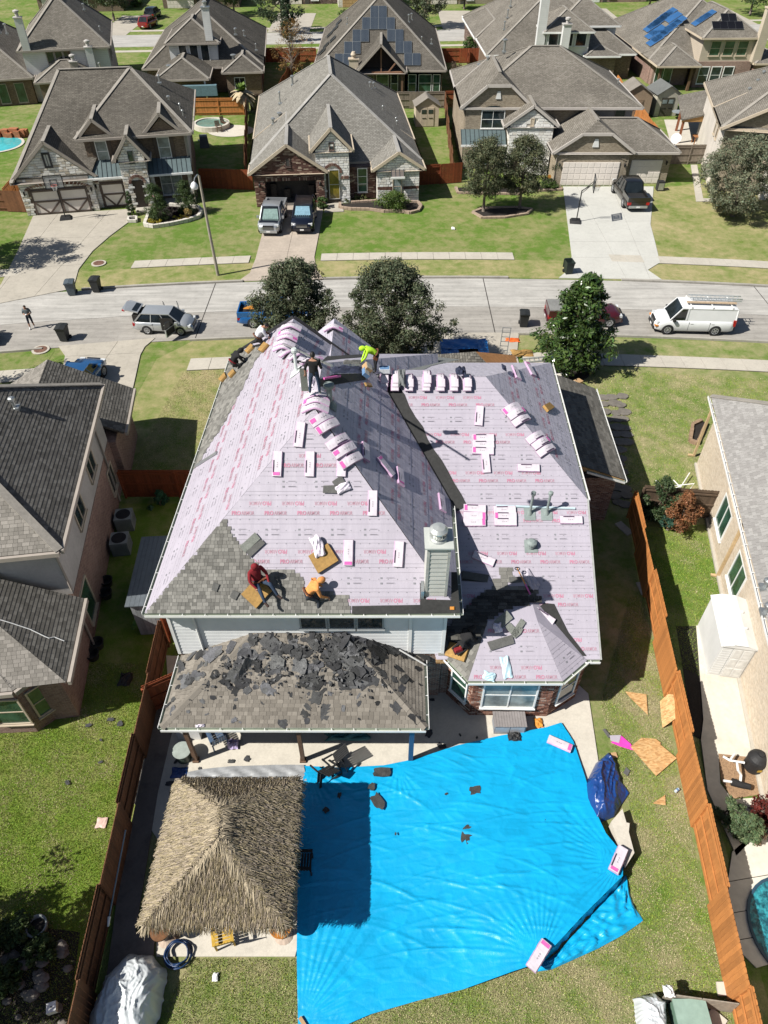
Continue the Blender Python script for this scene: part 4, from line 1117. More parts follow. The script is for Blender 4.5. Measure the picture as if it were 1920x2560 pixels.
def garage_door(h,y,x0,x1,z1,m,lines=0,xbrace=None,label=None):
 mb=MB();o=None
 n=4
 mb.box(x0,x1,y,y+.05,0,z1);d=mb.build('garage_door',m,h.root,label=label)
 for i in range(n):
  for k in range(max(2,round((x1-x0)/.62))):
   kk=max(2,round((x1-x0)/.62));a=x0+(x1-x0)*k/kk+.05;b_=x0+(x1-x0)*(k+1)/kk-.05
   if not xbrace:p=MB();p.box(a,b_,y-.018,y-.001,z1*i/n+.06,z1*(i+1)/n-.05);p.build('door_panel',m,d)
 if xbrace:
  for a,b_ in xbrace:
   p=MB();w_=.14
   for(q0,q1)in(((a,0.05),(a,z1)),((b_,0.05),(b_,z1)),((a,z1-.07),(b_,z1-.07)),((a,.08),(b_,.08)),((a,z1*.54),(b_,z1*.54)),((a,z1*.54),((a+b_)/2,.08)),((b_,z1*.54),((a+b_)/2,.08))):
    p.bar((q0[0],y-.025,q0[1]),(q1[0],y-.025,q1[1]),.05,w_,0,1,(0,0,1)if q0[1]==q1[1]else(1,0,.0)if q0[0]==q1[0]else(1,0,1))
   p.build('door_brace',mat('brown_door_trim',(.12,.09,.075),.7),d)
 return d
def arch(mb,x0,x1,z,rise,y,th,d,n=12,mi=0):
 """segmental arch ring of bricks over an opening"""
 for i in range(n):
  def P(t,r):return((x0+x1)/2-math.cos(t)*((x1-x0)/2+r),z+math.sin(t)*(rise+r))
  t0,t1=math.pi*i/n+.02,math.pi*(i+1)/n-.02
  q=[P(t0,0),P(t1,0),P(t1,th),P(t0,th)]
  mb.prism([(x,y,zz)for x,zz in q],(0,-d,0),mi,.3+.6*random.random())
def stone_face(h,y,x0,x1,z0,z1,holes=(),n=0,gable=None,m=None,w=.42,hh=.2,name='stone',dep=.035):
 poly=[(x0,y,z0),(x1,y,z0),(x1,y,z1)]+([(gable[0],y,gable[1])]if gable else[])+[(x0,y,z1)]
 wall_pieces(Plane([Vector(p)for p in poly]),m or M_STONEP,h.root,w,hh,.022,dep,name,n,wr=.45,lo=.0,hi=1.0,holes=[(a-x0,b_-x0,c-z0,d-z0)for a,b_,c,d in holes],stagger=None)
M_STONEP=piece_mat('cream_limestone',[(0,(.50,.43,.33)),(.25,(.68,.63,.55)),(.6,(.77,.75,.70)),(1,(.84,.83,.80))],.9,25,.12)
M_STONEW=piece_mat('white_chopped_stone',[(0,(.66,.62,.56)),(.4,(.77,.75,.71)),(1,(.86,.85,.82))],.9,25,.1)
M_BRICKMIX=piece_mat('dark_mixed_brick',[(0,(.075,.038,.03)),(.55,(.16,.085,.068)),(.78,(.23,.14,.11)),(1,(.52,.42,.32))],.9,25,.15)
M_STONE_BACK=masonry_mat('limestone_wall',[(.55,.5,.41),(.7,.66,.6),(.78,.76,.72)],(.6,.55,.48),.42,.2)
M_BRICK_TAN=masonry_mat('tan_grey_brick',[(.22,.17,.115),(.31,.25,.175),(.38,.32,.235)],(.34,.30,.24),.21,.075)
M_BRICK_DK=masonry_mat('dark_mixed_brick_wall',[(.05,.026,.022),(.11,.06,.05),(.16,.10,.085),(.34,.26,.2)],(.12,.1,.09),.32,.085)
M_BRICK_BRN=masonry_mat('brown_brick_wall',[(.14,.095,.065),(.21,.145,.10),(.27,.19,.135)],(.17,.14,.11),.21,.075)
M_BRICK_PNK=masonry_mat('pink_brick_wall',[(.2,.11,.09),(.27,.155,.13),(.32,.2,.165)],(.31,.25,.21),.21,.075)
M_BRICK_CRM=masonry_mat('cream_brick_wall',[(.5,.4,.29),(.57,.47,.36),(.62,.53,.42)],(.58,.51,.41),.2,.075,dirt=.06)
RF_BROWN=roof_mat('brown_grey_shingle',(.105,.095,.08),(.16,.146,.124))
RF_GREY=roof_mat('mid_grey_shingle',(.185,.176,.155),(.27,.258,.232),.12)
RF_TAN=roof_mat('tan_grey_shingle',(.16,.145,.122),(.235,.215,.185),.22)
RF_CAP=mat('pale_cap_shingle',(.26,.24,.21),.95,.15,8)
M_BEIGE=mat('beige_paint',(.5,.42,.32),.65,.06,3)
M_GREIGE=mat('greige_paint',(.34,.30,.26),.65,.06,3)
M_STUCCO=mat('grey_stucco',(.42,.40,.38),.85,.08,8)
S_WHITE=stripe_mat('white_siding_wall',(.66,.66,.65),.2,1)
S_TAN=stripe_mat('tan_siding_wall',(.5,.43,.34),.2,1)
M_SEAM=stripe_mat('slate_standing_seam',(.12,.16,.165),.36,0,.9,.35,.5,.12)
M_GAR_DARK=mat('garage_shade_lining',(.07,.065,.06),.9);M_ENTRY_SHADE=mat('entry_shade_brown',(.03,.022,.018),.5)  # dark colours put garage and entry recess shade into flat surfaces
M_WHITEDOOR=mat('pale_garage_door',(.72,.66,.60),.6,.04,2)
def lamp_on(h,x,y,z):
 mb=MB();mb.box(x-.05,x+.05,y-.06,y,z-.15,z+.1);mb.lathe([(.05,-.22),(.09,.05),(.02,.12)],(x,y-.13,z),8);mb.build('wall_lantern',mat('black_iron',(.015,.015,.016),.5),h.root)
def seam_roof(h,x0,x1,y0,y1,z0,z1,m=None,lines=True):
 """metal shed roof with raised seams, low edge at y0"""
 p=up([Vector((x0,y0,z0)),Vector((x1,y0,z0)),Vector((x1,y1,z1)),Vector((x0,y1,z1))])
 mb=MB();mb.prism([q-p.n*.05 for q in p.P],p.n*.05);o=mb.build('metal_roof',m or mat('slate_metal',(.10,.135,.14),.45,.1,3),h.root)
 n=round((x1-x0)/.42)
 for i in range(n+1):
  x=x0+.02+(x1-x0-.04)*i/n;s=MB();s.bar((x,y0,z0+.018),(x,y1,z1+.018),.035,.05);s.build('seam',mat('slate_metal_seam',(.04,.05,.055),.5),o)
 mb=MB();mb.box(x0-.05,x1+.05,y0-.1,y0-.004,z0-.16,z0+.0);mb.build('gutter',M_TRIMW,h.root)
h=House('stone_house','two-storey house with white stone garage gable, brown roof and slate metal awnings',(-30.74,62.97),12,RF_BROWN,M_GREIGE,RF_CAP)
h.plane([(-.9,-.1,3.1),(5.6,-.1,3.1),(9.9,8.9,9.0),(3.7,9.3,9.0)])
h.plane([(-.9,-.45,2.9),(3.7,9.3,9.0),(-.9,17,2.9)]);h.plane([(3.7,9.3,9.0),(9.9,8.9,9.0),(9.9,17,5.6),(-.9,17,2.9)])
h.cap((-.9,-.45,2.9),(3.7,9.3,9.0));h.cap((3.7,9.3,9.03),(9.9,8.9,9.03))
h.plane([(4.9,.85,5.6),(14.6,.85,5.6),(9.9,8.9,9.0)]);h.plane([(14.6,.85,5.6),(15.1,15,5.6),(9.9,8.9,9.0)]);h.plane([(15.1,15,5.6),(9.9,15,5.6),(9.9,8.9,9.0)])
h.cap((4.9,.85,5.62),(9.9,8.9,9.02));h.cap((14.6,.85,5.6),(9.9,8.9,9.0))
h.fascia((-.9,-.45,2.9),(-.9,17,2.9),(-1,0,0));h.fascia((14.6,.85,5.6),(15.1,15,5.6),(1,0,0));h.fascia((4.9,.85,5.6),(14.6,.85,5.6),(0,-1,0))
h.soff.poly([(-.9,-.45,2.74),(5.6,-.45,2.74),(5.6,17,2.74),(-.9,17,2.74)]);h.soff.poly([(4.9,.85,5.44),(14.6,.85,5.44),(15,15,5.44),(4.9,15,5.44)])
h.hip(-.95,6.0,-.14,6,2.95,.84,'y','ab',None)
h.box('wall',M_STONE_BACK,-.55,5.55,.0,16,0,2.75)
mb=MB();mb.prism([(-.5,0,2.75),(5.5,0,2.75),(5.5,0,3.1),(2.5,0,5.6),(-.5,0,3.1)],(0,.15,0));h.part('gable_wall',M_STONE_BACK,mb)
stone_face(h,0,-.55,5.55,0,3.05,[(.1,5.05,-1,2.3)],150,(2.5,5.5))
mb=MB();arch(mb,.05,5.05,2.05,.35,-.0,.26,.06,22);h.part('door_arch',M_BRICKMIX,mb)
h.box('door_surround',mat('brown_door_trim',(.12,.09,.075),.7),.05,5.05,-.01,.02,0,2.3)
garage_door(h,-.03,.22,4.9,2.05,M_WHITEDOOR,0,[(.3,2.5),(2.62,4.82)])
h.win(-.04,2.25,2.6,3.95,4.85,mat('black_vent_frame',(.02,.02,.022),.6),mat('pale_vent',(.55,.55,.5),.6),2,1,.16,.07,sill=False)
h.box('wall',M_BRICK_BRN,5.5,13.95,1.3,14.6,0,5.44)
h.box('wall',M_STONE_BACK,5.55,8.2,.6,1.32,0,2.72)
stone_face(h,.6,5.55,8.15,0,2.7,[(5.85,8.1,-1,2.4)],20)
garage_door(h,.57,5.98,7.95,2.05,M_WHITEDOOR,0,[(6.05,7.9)]);h.box('door_surround',MATS['brown_door_trim'],5.88,8.05,.58,.61,0,2.2)
mb=MB();arch(mb,5.85,8.05,2.15,.28,.6,.25,.06,12);h.part('door_arch',M_BRICKMIX,mb)
h.box('wall',M_STONE_BACK,8.15,10.35,-.46,1.4,0,4.2);mb=MB();mb.prism([(8.15,-.46,4.2),(10.35,-.46,4.2),(9.25,-.46,5.95)],(0,.15,0));h.part('gable_wall',M_STONE_BACK,mb)
stone_face(h,-.47,8.15,10.35,0,4.3,[(8.75,9.9,-1,2.75),(9.0,9.5,3.9,4.9)],60,(9.25,5.8))
mb=MB();arch(mb,8.8,9.85,2.2,.5,-.47,.22,.07,11);h.part('entry_arch',M_BRICKMIX,mb)
h.box('entry_shade_and_door',M_ENTRY_SHADE,8.82,9.83,-.49,-.468,0.02,2.45);h.box('door_step',M_WALK,8.7,10.0,-1.3,-.5,0,.16)  # thin dark slab stands for the shaded entry opening
h.win(-.51,9.12,9.4,3.95,4.75,mat('dark_vent_frame',(.05,.06,.05),.6),M_GLASS_G,1,1,.08,.06)
h.hip(7.75,10.75,-.64,5,4.15,1.3,'y','ab',None)
for x0,x1 in((4.95,8.2),(10.35,13.9)):
 h.hip(x0,x1,1.12,5.5,5.5,.92,'y','ab',None);xm=(x0+x1)/2
 mb=MB();mb.prism([(x0+.3,1.28,5.4),(x1-.3,1.28,5.4),(xm,1.28,6.75)],(0,.15,0));h.part('gable_wall',M_BRICK_BRN,mb)
for x0,x1 in((6.4,7.25),(11.6,12.5)):
 h.win(1.29,x0,x1,3.65,5.2,M_TRIMW,M_BLIND,1,2)
 for sx in(x0-.42,x1+.1):h.box('shutter',mat('brown_shutter',(.09,.065,.05),.7),sx,sx+.32,1.22,1.29,3.6,5.25)
seam_roof(h,5.3,8.12,-.25,1.28,2.78,3.75);seam_roof(h,10.38,14.1,-.25,1.28,2.75,3.6)
h.win(1.29,11.2,13.0,.5,2.3,M_TRIMW,M_BLIND,2,2)
for x in(10.6,13.8):h.box('porch_post',M_STONE_BACK,x-.16,x+.16,-.1,.2,0,2.6)
h.box('porch_slab',M_WALK,10.3,14,-.2,1.3,0,.14)
h.box('wall',M_BRICK_BRN,13.94,14.15,1.32,14.5,0,2.8);h.box('wall',M_STUCCO,13.945,14.12,1.4,14.5,2.8,5.44)
mb=MB();mb.prism([(14.0,13.2,5.5),(14.0,6.5,5.5),(14.0,10,8.2)],(.12,0,0));
h.winx(14.13,7.5,8.4,3.6,5.0,M_TRIMW,M_GLASS)
mb=MB();mb.tube([(13.9,1.2,5.4),(13.9,1.2,.2)],.05,6);mb.tube([(13.95,-.15,2.6),(13.95,-.1,.2)],.05,6);h.part('downspout',M_GREIGE,mb)
lamp_on(h,-.25,0,1.9);lamp_on(h,5.3,0,1.9);lamp_on(h,5.65,.6,1.9)
for x,y,z,r in((12.2,9.3,7.6,.06),(12.9,6.2,6.6,.08),(13.8,5.2,6.2,.05),(14,4,5.95,.05)):h.pipe(x,y,z,.5,r)
h.done()
h=House('brick_house','one-storey house with dark brick garage gable and white stone entry gable, grey roof',(-11.31,64.87),5,RF_GREY,M_BEIGE,mat('grey_cap_shingle',(.3,.29,.27),.95,.12,8))
h.hip(-.45,14.95,2.2,25,2.9,.68,'y','',M_BRICK_DK,.45)
h.hip(-.45,6.4,-.2,9.5,2.9,.66,'y','ab',None);h.box('wall',M_BRICK_DK,-.1,6.05,2.0,8,0,2.75)
h.box('wall',M_BRICK_DK,-.1,.8,0,2.0,0,2.75);h.box('wall',M_BRICK_DK,5.3,6.05,0,2.0,0,2.75);h.box('wall',M_BRICK_DK,.8,5.3,0,.3,2.2,2.75)
mb=MB();mb.prism([(-.1,0,2.75),(6.05,0,2.75),(6.05,0,3.0),(2.97,0,5.0),(-.1,0,3.0)],(0,.15,0));h.part('gable_wall',M_BRICK_DK,mb)
wall_pieces(Plane([Vector(p)for p in((-.1,-.0,0),(6.05,0,0),(6.05,0,3.0),(2.97,0,4.95),(-.1,0,3.0))]),M_BRICKMIX,h.root,.36,.085,.012,.02,'brick',200,wr=.4,lo=0,hi=1,holes=[(.85,5.45,-1,2.5),(2.85,3.3,3.3,4.0)])
sb=MB()
for k in range(48):sb.box(.75+k*.097,.75+k*.097+.085,-.03,.0,2.17,2.42,0,random.random())
h.part('brick_soldier_course',M_BRICKMIX,sb,kind='stuff')
h.box('garage_interior',M_GAR_DARK,.8,5.3,1.9,1.98,0,2.2);h.box('garage_floor',mat('garage_floor',(.1,.09,.08),.8),.8,5.3,.0,1.9,0,.045)  # back wall kept dark to hold the open garage's shade
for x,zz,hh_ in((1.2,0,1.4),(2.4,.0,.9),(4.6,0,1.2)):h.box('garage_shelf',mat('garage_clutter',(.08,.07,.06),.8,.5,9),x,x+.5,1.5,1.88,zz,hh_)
h.win(-.02,2.83,3.12,3.4,3.95,M_BRICK_DK,M_GAR_DARK,1,1,.08,.04)
lamp_on(h,.35,0,1.9);lamp_on(h,5.65,0,1.9)
h.hip(5.0,8.65,.12,8.5,4.5,.98,'y','ab',None)
h.box('wall',M_STONE_BACK,5.4,8.3,.3,3.2,0.0,4.4);mb=MB();mb.prism([(5.4,.3,4.4),(8.3,.3,4.4),(6.85,.3,5.95)],(0,.15,0));h.part('gable_wall',M_STONE_BACK,mb)
stone_face(h,.29,5.4,8.3,0,4.5,[(6.1,7.62,-1,3.3)],150,(6.83,5.85),M_STONEW,.34,.2)
mb=MB();arch(mb,6.2,7.45,2.6,.62,.28,.22,.06,13);h.part('entry_arch',M_BRICKMIX,mb)
sb=MB()
for k in range(7):sb.box(7.55+k*.1,7.55+k*.1+.085,.22,.29,2.1,2.35,0,random.random())
h.part('brick_band',M_BRICKMIX,sb,kind='stuff')
h.box('entry_shade_and_door',M_ENTRY_SHADE,6.22,7.43,.255,.285,.02,2.7)  # flat dark slab carries the entry's shade behind the glazed door
d=h.win(.25,6.5,7.35,.45,2.85,mat('white_door_frame',(.5,.5,.48),.5),glass_mat('amber_glass',(.16,.12,.02),.15),1,2,.06,.05,sill=False,name='entry_shade_and_door')
h.win(.27,6.68,6.98,4.55,5.05,M_BRICK_DK,M_GLASS,1,1,.08,.05)
h.box('wall',M_BRICK_DK,8.3,10.75,1.2,3.2,0,2.75);h.box('entry_path',M_DRIVE,5.9,7.6,-1.8,.3,0,.05)
wall_pieces(Plane([Vector(p)for p in((8.3,1.2,0),(10.75,1.2,0),(10.75,1.2,2.74),(8.3,1.2,2.74))]),M_BRICKMIX,h.root,.36,.085,.012,.02,'brick',80,wr=.4,lo=0,hi=1,holes=[(.65,1.75,.5,2.9)])
h.win(1.18,9.12,9.88,.65,2.6,M_TRIMW,M_GLASS_G,1,3)
h.hip(10.35,14.95,-.2,8,2.9,.62,'y','ab',None)
h.box('wall',M_STONE_BACK,10.75,14.5,0,5,0,2.75);mb=MB();mb.prism([(10.75,0,2.75),(14.5,0,2.75),(14.5,0,3.0),(12.63,0,4.1),(10.75,0,3.0)],(0,.15,0));h.part('gable_wall',M_STONE_BACK,mb)
stone_face(h,-.01,10.75,14.5,0,3.0,[(12.0,13.1,.5,2.8),(10.7,14.6,1.1,1.45)],190,(12.63,4.05),M_STONEW,.34,.2)
sb=MB()
for k in range(37):
 x=10.78+k*.1
 if not 12.0<x<13.05:sb.box(x,x+.085,-.05,-.0,1.13,1.4,0,random.random()*.6)
h.part('brick_band',M_BRICKMIX,sb,kind='stuff')
h.win(-.03,12.18,12.88,.62,2.2,M_BEIGE,M_BLIND,1,2)
seam_roof(h,11.95,13.1,-.55,-.02,2.4,2.85,mat('bronze_metal',(.13,.11,.1),.5,.1,3))
for x,y,z,r,hh_ in((2.2,14,4.8,.06,.9),(3.5,17.5,5.6,.1,.7),(11.4,17,5.2,.08,.5),(11.9,18.6,4.9,.08,.4),(12.2,11,4.6,.05,.4),(13.4,10,3.8,.05,.4),(13.4,9,3.8,.05,.4),(1.6,9,4.3,.1,.4),(2.2,10,4.6,.12,.3),(7.3,10,5.9,.12,.2)):h.pipe(x,y,z,hh_,r)
h.done()
h=House('three_garage_house','two-storey tan brick house with three garage doors and clipped gables',(7.3,72.8),0,RF_TAN,mat('pinkish_trim',(.5,.46,.42),.6,.05,3),mat('tan_cap_shingle',(.25,.23,.2),.95,.12,8))
h.hip(.0,17.2,2.0,16.4,5.5,.50,'x','',None,.4,0)
h.box('wall',M_BRICK_TAN,.45,12.1,2.6,16,0,5.35);h.box('wall',M_STUCCO,12.1,16.7,3.2,16,0,5.35)
h.hip(.0,6.9,1.85,9.5,5.5,.80,'y','ab',None,.4,0,None,.9)
h.box('wall',M_BRICK_TAN,.5,6.4,2.05,3,0,5.35);mb=MB();mb.prism([(.5,2.05,5.35),(6.4,2.05,5.35),(6.4,2.05,5.8),(4.55,2.05,7.25),(2.35,2.05,7.25),(.5,2.05,5.8)],(0,.15,0));h.part('gable_wall',M_BRICK_TAN,mb)
h.win(2.0,2.05,4.15,3.75,5.2,M_TRIMW,M_GLASS,2,2);mb=MB();arch(mb,1.98,4.22,5.2,.45,2.0,.2,.05,14);h.part('window_arch',M_BRICK_TAN,mb)
mb=MB();mb.prism([(3.1+1.05*math.cos(math.pi*i/12),1.99,5.22+.42*math.sin(math.pi*i/12))for i in range(13)],(0,-.03,0));h.part('arched_pane',M_GLASS,mb)
mb=MB();mb.prism([(3.2,2.04,6.2),(3.7,2.04,6.2),(3.58,2.04,6.85),(3.32,2.04,6.85)],(0,-.06,0));h.part('gable_ornament',M_TRIMW,mb)
seam_roof(h,.1,4.4,.3,2.04,2.72,3.6)
h.box('wall',M_BRICK_TAN,.5,4.6,2.06,2.7,0,3.6);h.win(2.0,1.6,3.0,.5,2.4,M_TRIMW,M_GLASS,2,2)
h.box('wall',M_STONE_BACK,4.55,8.65,.2,4,0,4.5);mb=MB();mb.prism([(4.55,.2,4.5),(8.65,.2,4.5),(6.6,.2,5.8)],(0,.15,0));h.part('gable_wall',M_STONE_BACK,mb)
stone_face(h,.19,4.55,8.65,0,4.5,[(4.9,6.0,-1,2.4),(6.35,6.8,4.4,5.1)],150,(6.6,5.7),M_STONEW,.46,.24)
h.hip(4.05,9.1,.02,6,4.45,.68,'y','ab',None);h.box('entry_shade_and_door',M_ENTRY_SHADE,4.95,5.95,.15,.188,.02,2.3)  # dark slab painted as the recess shade of this entry
h.win(.17,6.45,6.72,4.45,5.0,M_BEIGE,M_BEIGE,1,5,.05,.04)
h.win(3.18,15.05,15.95,4.3,5.25,M_GREIGE,M_GLASS_G,1,1)
mb=MB()
for x in(8.95,11.7):
 mb.box(x,x+.06,2.55,2.6,3.0,5.2)
for z in(3.6,5.1):mb.box(8.95,11.76,2.54,2.6,z,z+.07)
h.part('brick_frame',M_BRICK_TAN,mb)
h.hip(8.35,20.1,-2.55,4.5,2.95,.55,'x','',None)
h.hip(8.35,15.9,-2.8,3,2.98,.66,'y','ab',None,.4,0,None,.9)
h.box('wall',M_BRICK_TAN,8.8,15.5,-2.6,3,0,2.8);h.box('wall',M_BRICK_TAN,15.5,19.65,-2.0,3.2,0,2.8)
mb=MB();mb.prism([(8.8,-2.6,2.8),(15.5,-2.6,2.8),(15.5,-2.6,3.1),(13.2,-2.6,4.45),(11.05,-2.6,4.45),(8.8,-2.6,3.1)],(0,.15,0));h.part('gable_wall',M_BRICK_TAN,mb)
mb=MB();arch(mb,9.4,15.1,2.2,.4,-2.6,.2,.05,26);h.part('door_arch',M_BRICK_TAN,mb)
mb=MB();mb.prism([(11.85,-2.61,3.4),(12.45,-2.61,3.4),(12.3,-2.61,4.1),(12.0,-2.61,4.1)],(0,-.06,0));h.part('gable_ornament',M_TRIMW,mb)
garage_door(h,-2.66,9.45,14.75,2.1,M_WHITEDOOR);garage_door(h,-2.06,16.0,18.9,2.1,M_WHITEDOOR)
for x,y in((9.1,-2.6),(15.2,-2.6),(19.3,-2.0)):lamp_on(h,x,y,1.9)
for x,y,z,r,hh_ in((3.0,9,6.9,.08,1.2),(2.4,11,6.6,.1,.5),(4.6,9.4,8.6,.12,.9),(16.4,9,5.8,.06,.4),(9.5,14,7,.06,.6)):h.pipe(x,y,z,hh_,r)
mb=MB();mb.tube([(9.0,-2.7,2.8),(8.75,-2.65,2.5),(8.75,-2.65,.2)],.05,6);h.part('downspout',M_GREIGE,mb)
mb=MB();c_=Vector((19.9,-1.2,3.35));mb.tube([c_-Vector((0,0,.5)),c_+Vector((0,0,.25))],.03,6)
dn=Vector((-.35,-.6,.5)).normalized();A_=frame(c_+Vector((0,0,.35)),dn,(0,0,1))
mb.grid([[A_@Vector((r_*math.cos(t_*math.pi/8),r_*math.sin(t_*math.pi/8),r_*r_*.4))for t_ in range(16)]for r_ in(.02,.2,.36,.46)],closed=True);h.part('satellite_dish',M_WHITE,mb)
h.done()
h=House('corner_house','pale stuccoed house with brick front gable at the right frame edge, behind the grey tree',(30.6,69.3),-13,RF_TAN,M_BEIGE,RF_CAP)
h.hip(-.5,12.5,-.4,15.5,5.4,.55,'y','',None)
h.box('wall',mat('pale_stucco',(.60,.55,.49),.85,.08,6),0,12,.3,15,0,5.25)
h.hip(-.5,8.2,-.7,6,5.4,.52,'y','ab',None)
h.box('wall',M_BRICK_TAN,.02,7.8,-.2,.3,0,5.25);mb=MB();mb.prism([(.02,-.2,5.25),(7.8,-.2,5.25),(7.8,-.2,5.6),(3.9,-.2,7.4),(.02,-.2,5.6)],(0,.15,0));h.part('gable_wall',M_BRICK_TAN,mb)
h.win(-.22,2.2,3.6,3.4,5.0,M_GREIGE,M_GLASS_G,1,2);h.hip(3.9,9.5,-2.2,4,3.0,.55,'y','a',M_STONE_BACK)
window(h.root,wframe((-.01,12,0),(0,-1)),6.5,7.2,3.4,5.0,M_BEIGE,M_GLASS,1,2);window(h.root,wframe((-.01,12,0),(0,-1)),8,8.7,3.4,5.0,M_BEIGE,M_GLASS,1,2)
for x,y,z in((3,8,7.0),(3.6,9.5,7.4),(2.2,6.5,6.6)):h.pipe(x,y,z,.35,.09)
h.done()
h=House('solar_house','brick house with a pyramid of solar panels around its back porch gable',(-8.4,101.4),0,RF_BROWN,M_GREIGE,RF_CAP)
h.hip(-.4,16.1,-.1,26,2.9,.78,'y','',M_BRICK_BRN,.5)
h.hip(5.0,11.1,-2.6,7,3.2,.95,'y','ab',None)
h.box('porch_wall',mat('porch_shade_dark',(.10,.08,.065),.8),5.4,10.8,.35,.5,0,3.0);mb=MB();mb.prism([(5.5,.2,3),(10.6,.2,3),(8.05,.2,5.6)],(0,.1,0));h.part('gable_wall',MATS['porch_shade_dark'],mb)  # porch back and gable darkened in colour for the porch shade
h.box('porch_post',M_POST,5.3,5.5,-2.3,-2.1,0,3.2);h.box('porch_post',M_POST,10.5,10.75,-2.3,-2.1,0,3.2);h.box('porch_beam',mat('porch_timber',(.24,.13,.08),.7),6.9,10.7,-2.25,-2.0,2.9,3.2)
mb=MB();mb.bar((8.9,-2.1,3.1),(10.0,-2.1,4.3),.14,.14);mb.bar((8.05,-2.1,3.1),(8.05,-2.1,5.6),.14,.14);h.part('porch_brace',MATS['porch_timber'],mb)
h.win(.33,7.5,8.9,.3,2.3,M_TRIMW,M_GLASS_G,1,2);h.win(.33,9.3,10.1,.3,2.4,M_TRIMW,M_GLASS,1,2);h.win(.33,6.2,7.1,.8,2.2,M_GREIGE,M_GLASS,1,2)
for x0,x1 in((11.5,12.4),(12.8,14.3),(14.6,15.4)):h.win(.38,x0,x1,.5,2.3,M_TRIMW,M_GLASS_G,1,2)
h.box('wall',M_BRICK_BRN,11.0,15.7,.4,.42,0,2.7)
mb=MB();mb.box(4.1,5.25,-.6,.3,0,4.1);c2=h.part('chimney',S_TAN,mb);mb=MB();mb.box(4.0,5.35,-.7,.4,4.1,4.2);mb.lathe([(.25,0),(.25,.3),(.36,.32),(.36,.4),(.2,.7)],(4.67,-.15,4.2),12);mb.build('chimney_cap',M_BEIGE,c2)
fr=up([Vector((-.4,-.1,2.9)),Vector((16.1,-.1,2.9)),Vector((7.85,8.15,2.9+.78*8.25))]);lf=up([Vector((-.4,-.1,2.9)),Vector((-.4,26,2.9)),Vector((7.85,18,2.9+.78*8.25)),Vector((7.85,8.15,2.9+.78*8.25))])
M_CELL=None
def solar_mat(name,col,pitch=.155):
 m,n,b=_new(name);tc=N(n,'ShaderNodeTexCoord');br=N(n,'ShaderNodeTexBrick',offset=0.0)
 n.links.new(tc.outputs['Object'],br.inputs['Vector']);br.inputs['Scale'].default_value=1;br.inputs['Brick Width'].default_value=pitch;br.inputs['Row Height'].default_value=pitch;br.inputs['Mortar Size'].default_value=.012
 n.links.new(mixc(n,br.outputs['Fac'],col,(.12,.14,.16)),b.inputs['Base Color']);b.inputs['Roughness'].default_value=.4;b.inputs['Specular IOR Level'].default_value=.15;return m
M_SOLAR=solar_mat('blue_black_cells',(.012,.02,.035));M_SOLARB=mat('blue_cells',(.03,.10,.24),.4,.1,3,spec=.2);M_SOLARK=mat('black_cells',(.008,.008,.01),.3)
def panel(hs,pl,u,v,w_,l_,m,ang=0,h_=.14,frame_m=None,border=.02):
 t=bpy.data.objects.new('solar_panel',None);COL.objects.link(t)
 t.parent=hs.root;t.matrix_basis=pl.M(pl.pt(u,v,h_),ang)
 s=MB();s.box(-w_/2,w_/2,-l_/2,l_/2,-.03,.0);s.box(-w_/2+.1,w_/2-.1,-l_/2+.2,-l_/2+.25,-h_,-.03);s.box(-w_/2+.1,w_/2-.1,l_/2-.25,l_/2-.2,-h_,-.03)
 s.build('frame',frame_m or M_ALU,t)
 s=MB();s.box(-w_/2+border,w_/2-border,-l_/2+border,l_/2-border,0.0015,.008);s.build('cell_sheet',m,t)
def hu(h,pl,x,y):
 d=ray(x,y);o=h.Mi@Vector((0,0,CAMH));d=h.Mi.to_3x3()@d
 p=o+d*((pl.o-o).dot(pl.n)/d.dot(pl.n));return pl.uv(p)
S3=lambda x,y:(780+x/3.318,y/3.318)
for cx,cy,k in((552,105,2),(551,200,4),(405,302,2),(690,300,2),(335,402,2),(760,398,2),(258,503,2),(832,498,2)):
 u,v=hu(h,fr,*S3(cx,cy))
 for i in range(k):panel(h,fr,u+(i-(k-1)/2)*1.03,v,1.0,1.68,M_SOLAR)
for cx,cy in((120,380),(175,330),(150,290),(195,240),(90,430),(225,190)):
 u,v=hu(h,lf,*S3(cx,cy));panel(h,lf,u,v,1.7,1.0,M_SOLARK)
for x,y,z,r,hh_ in((11.6,9,6.4,.07,.7),(13.2,5,4.9,.05,.5),(12.1,13,6,.08,.6),(14.6,8,4.2,.05,.4),(3.6,10,6,.05,.6)):h.pipe(x,y,z,hh_,r)
h.done()
h=House('white_sided_house','house in the far left corner with white siding, three dark windows and brown roof',(-43.4,98.0),15,RF_TAN,M_GREIGE,RF_CAP)
h.hip(.0,10.6,.3,17,5.5,.85,'y','',S_WHITE,.4);h.hip(-8,1.0,-.5,20,2.9,.75,'y','',M_BRICK_BRN,.4)
h.hip(1.4,8.5,-3.2,3,2.9,.5,'x','',M_BRICK_BRN,.4)
for i in range(3):h.win(.68,3.1+i*.98,3.85+i*.98,4.0,5.15,M_GREIGE,M_GLASS,1,1,.09)
h.box('wall',M_STUCCO,10.19,10.24,.8,16.5,0,5.3)
for i in range(3):h.winx(10.25,2.5+i*2.0,3.3+i*2.0,3.6,5.1,M_GREIGE,M_GLASS)
for i in range(3):h.win(-.12,-5.4+i*2.0,-4.4+i*2,.3,2.3,M_GREIGE,M_GLASS_G,1,1,.08)
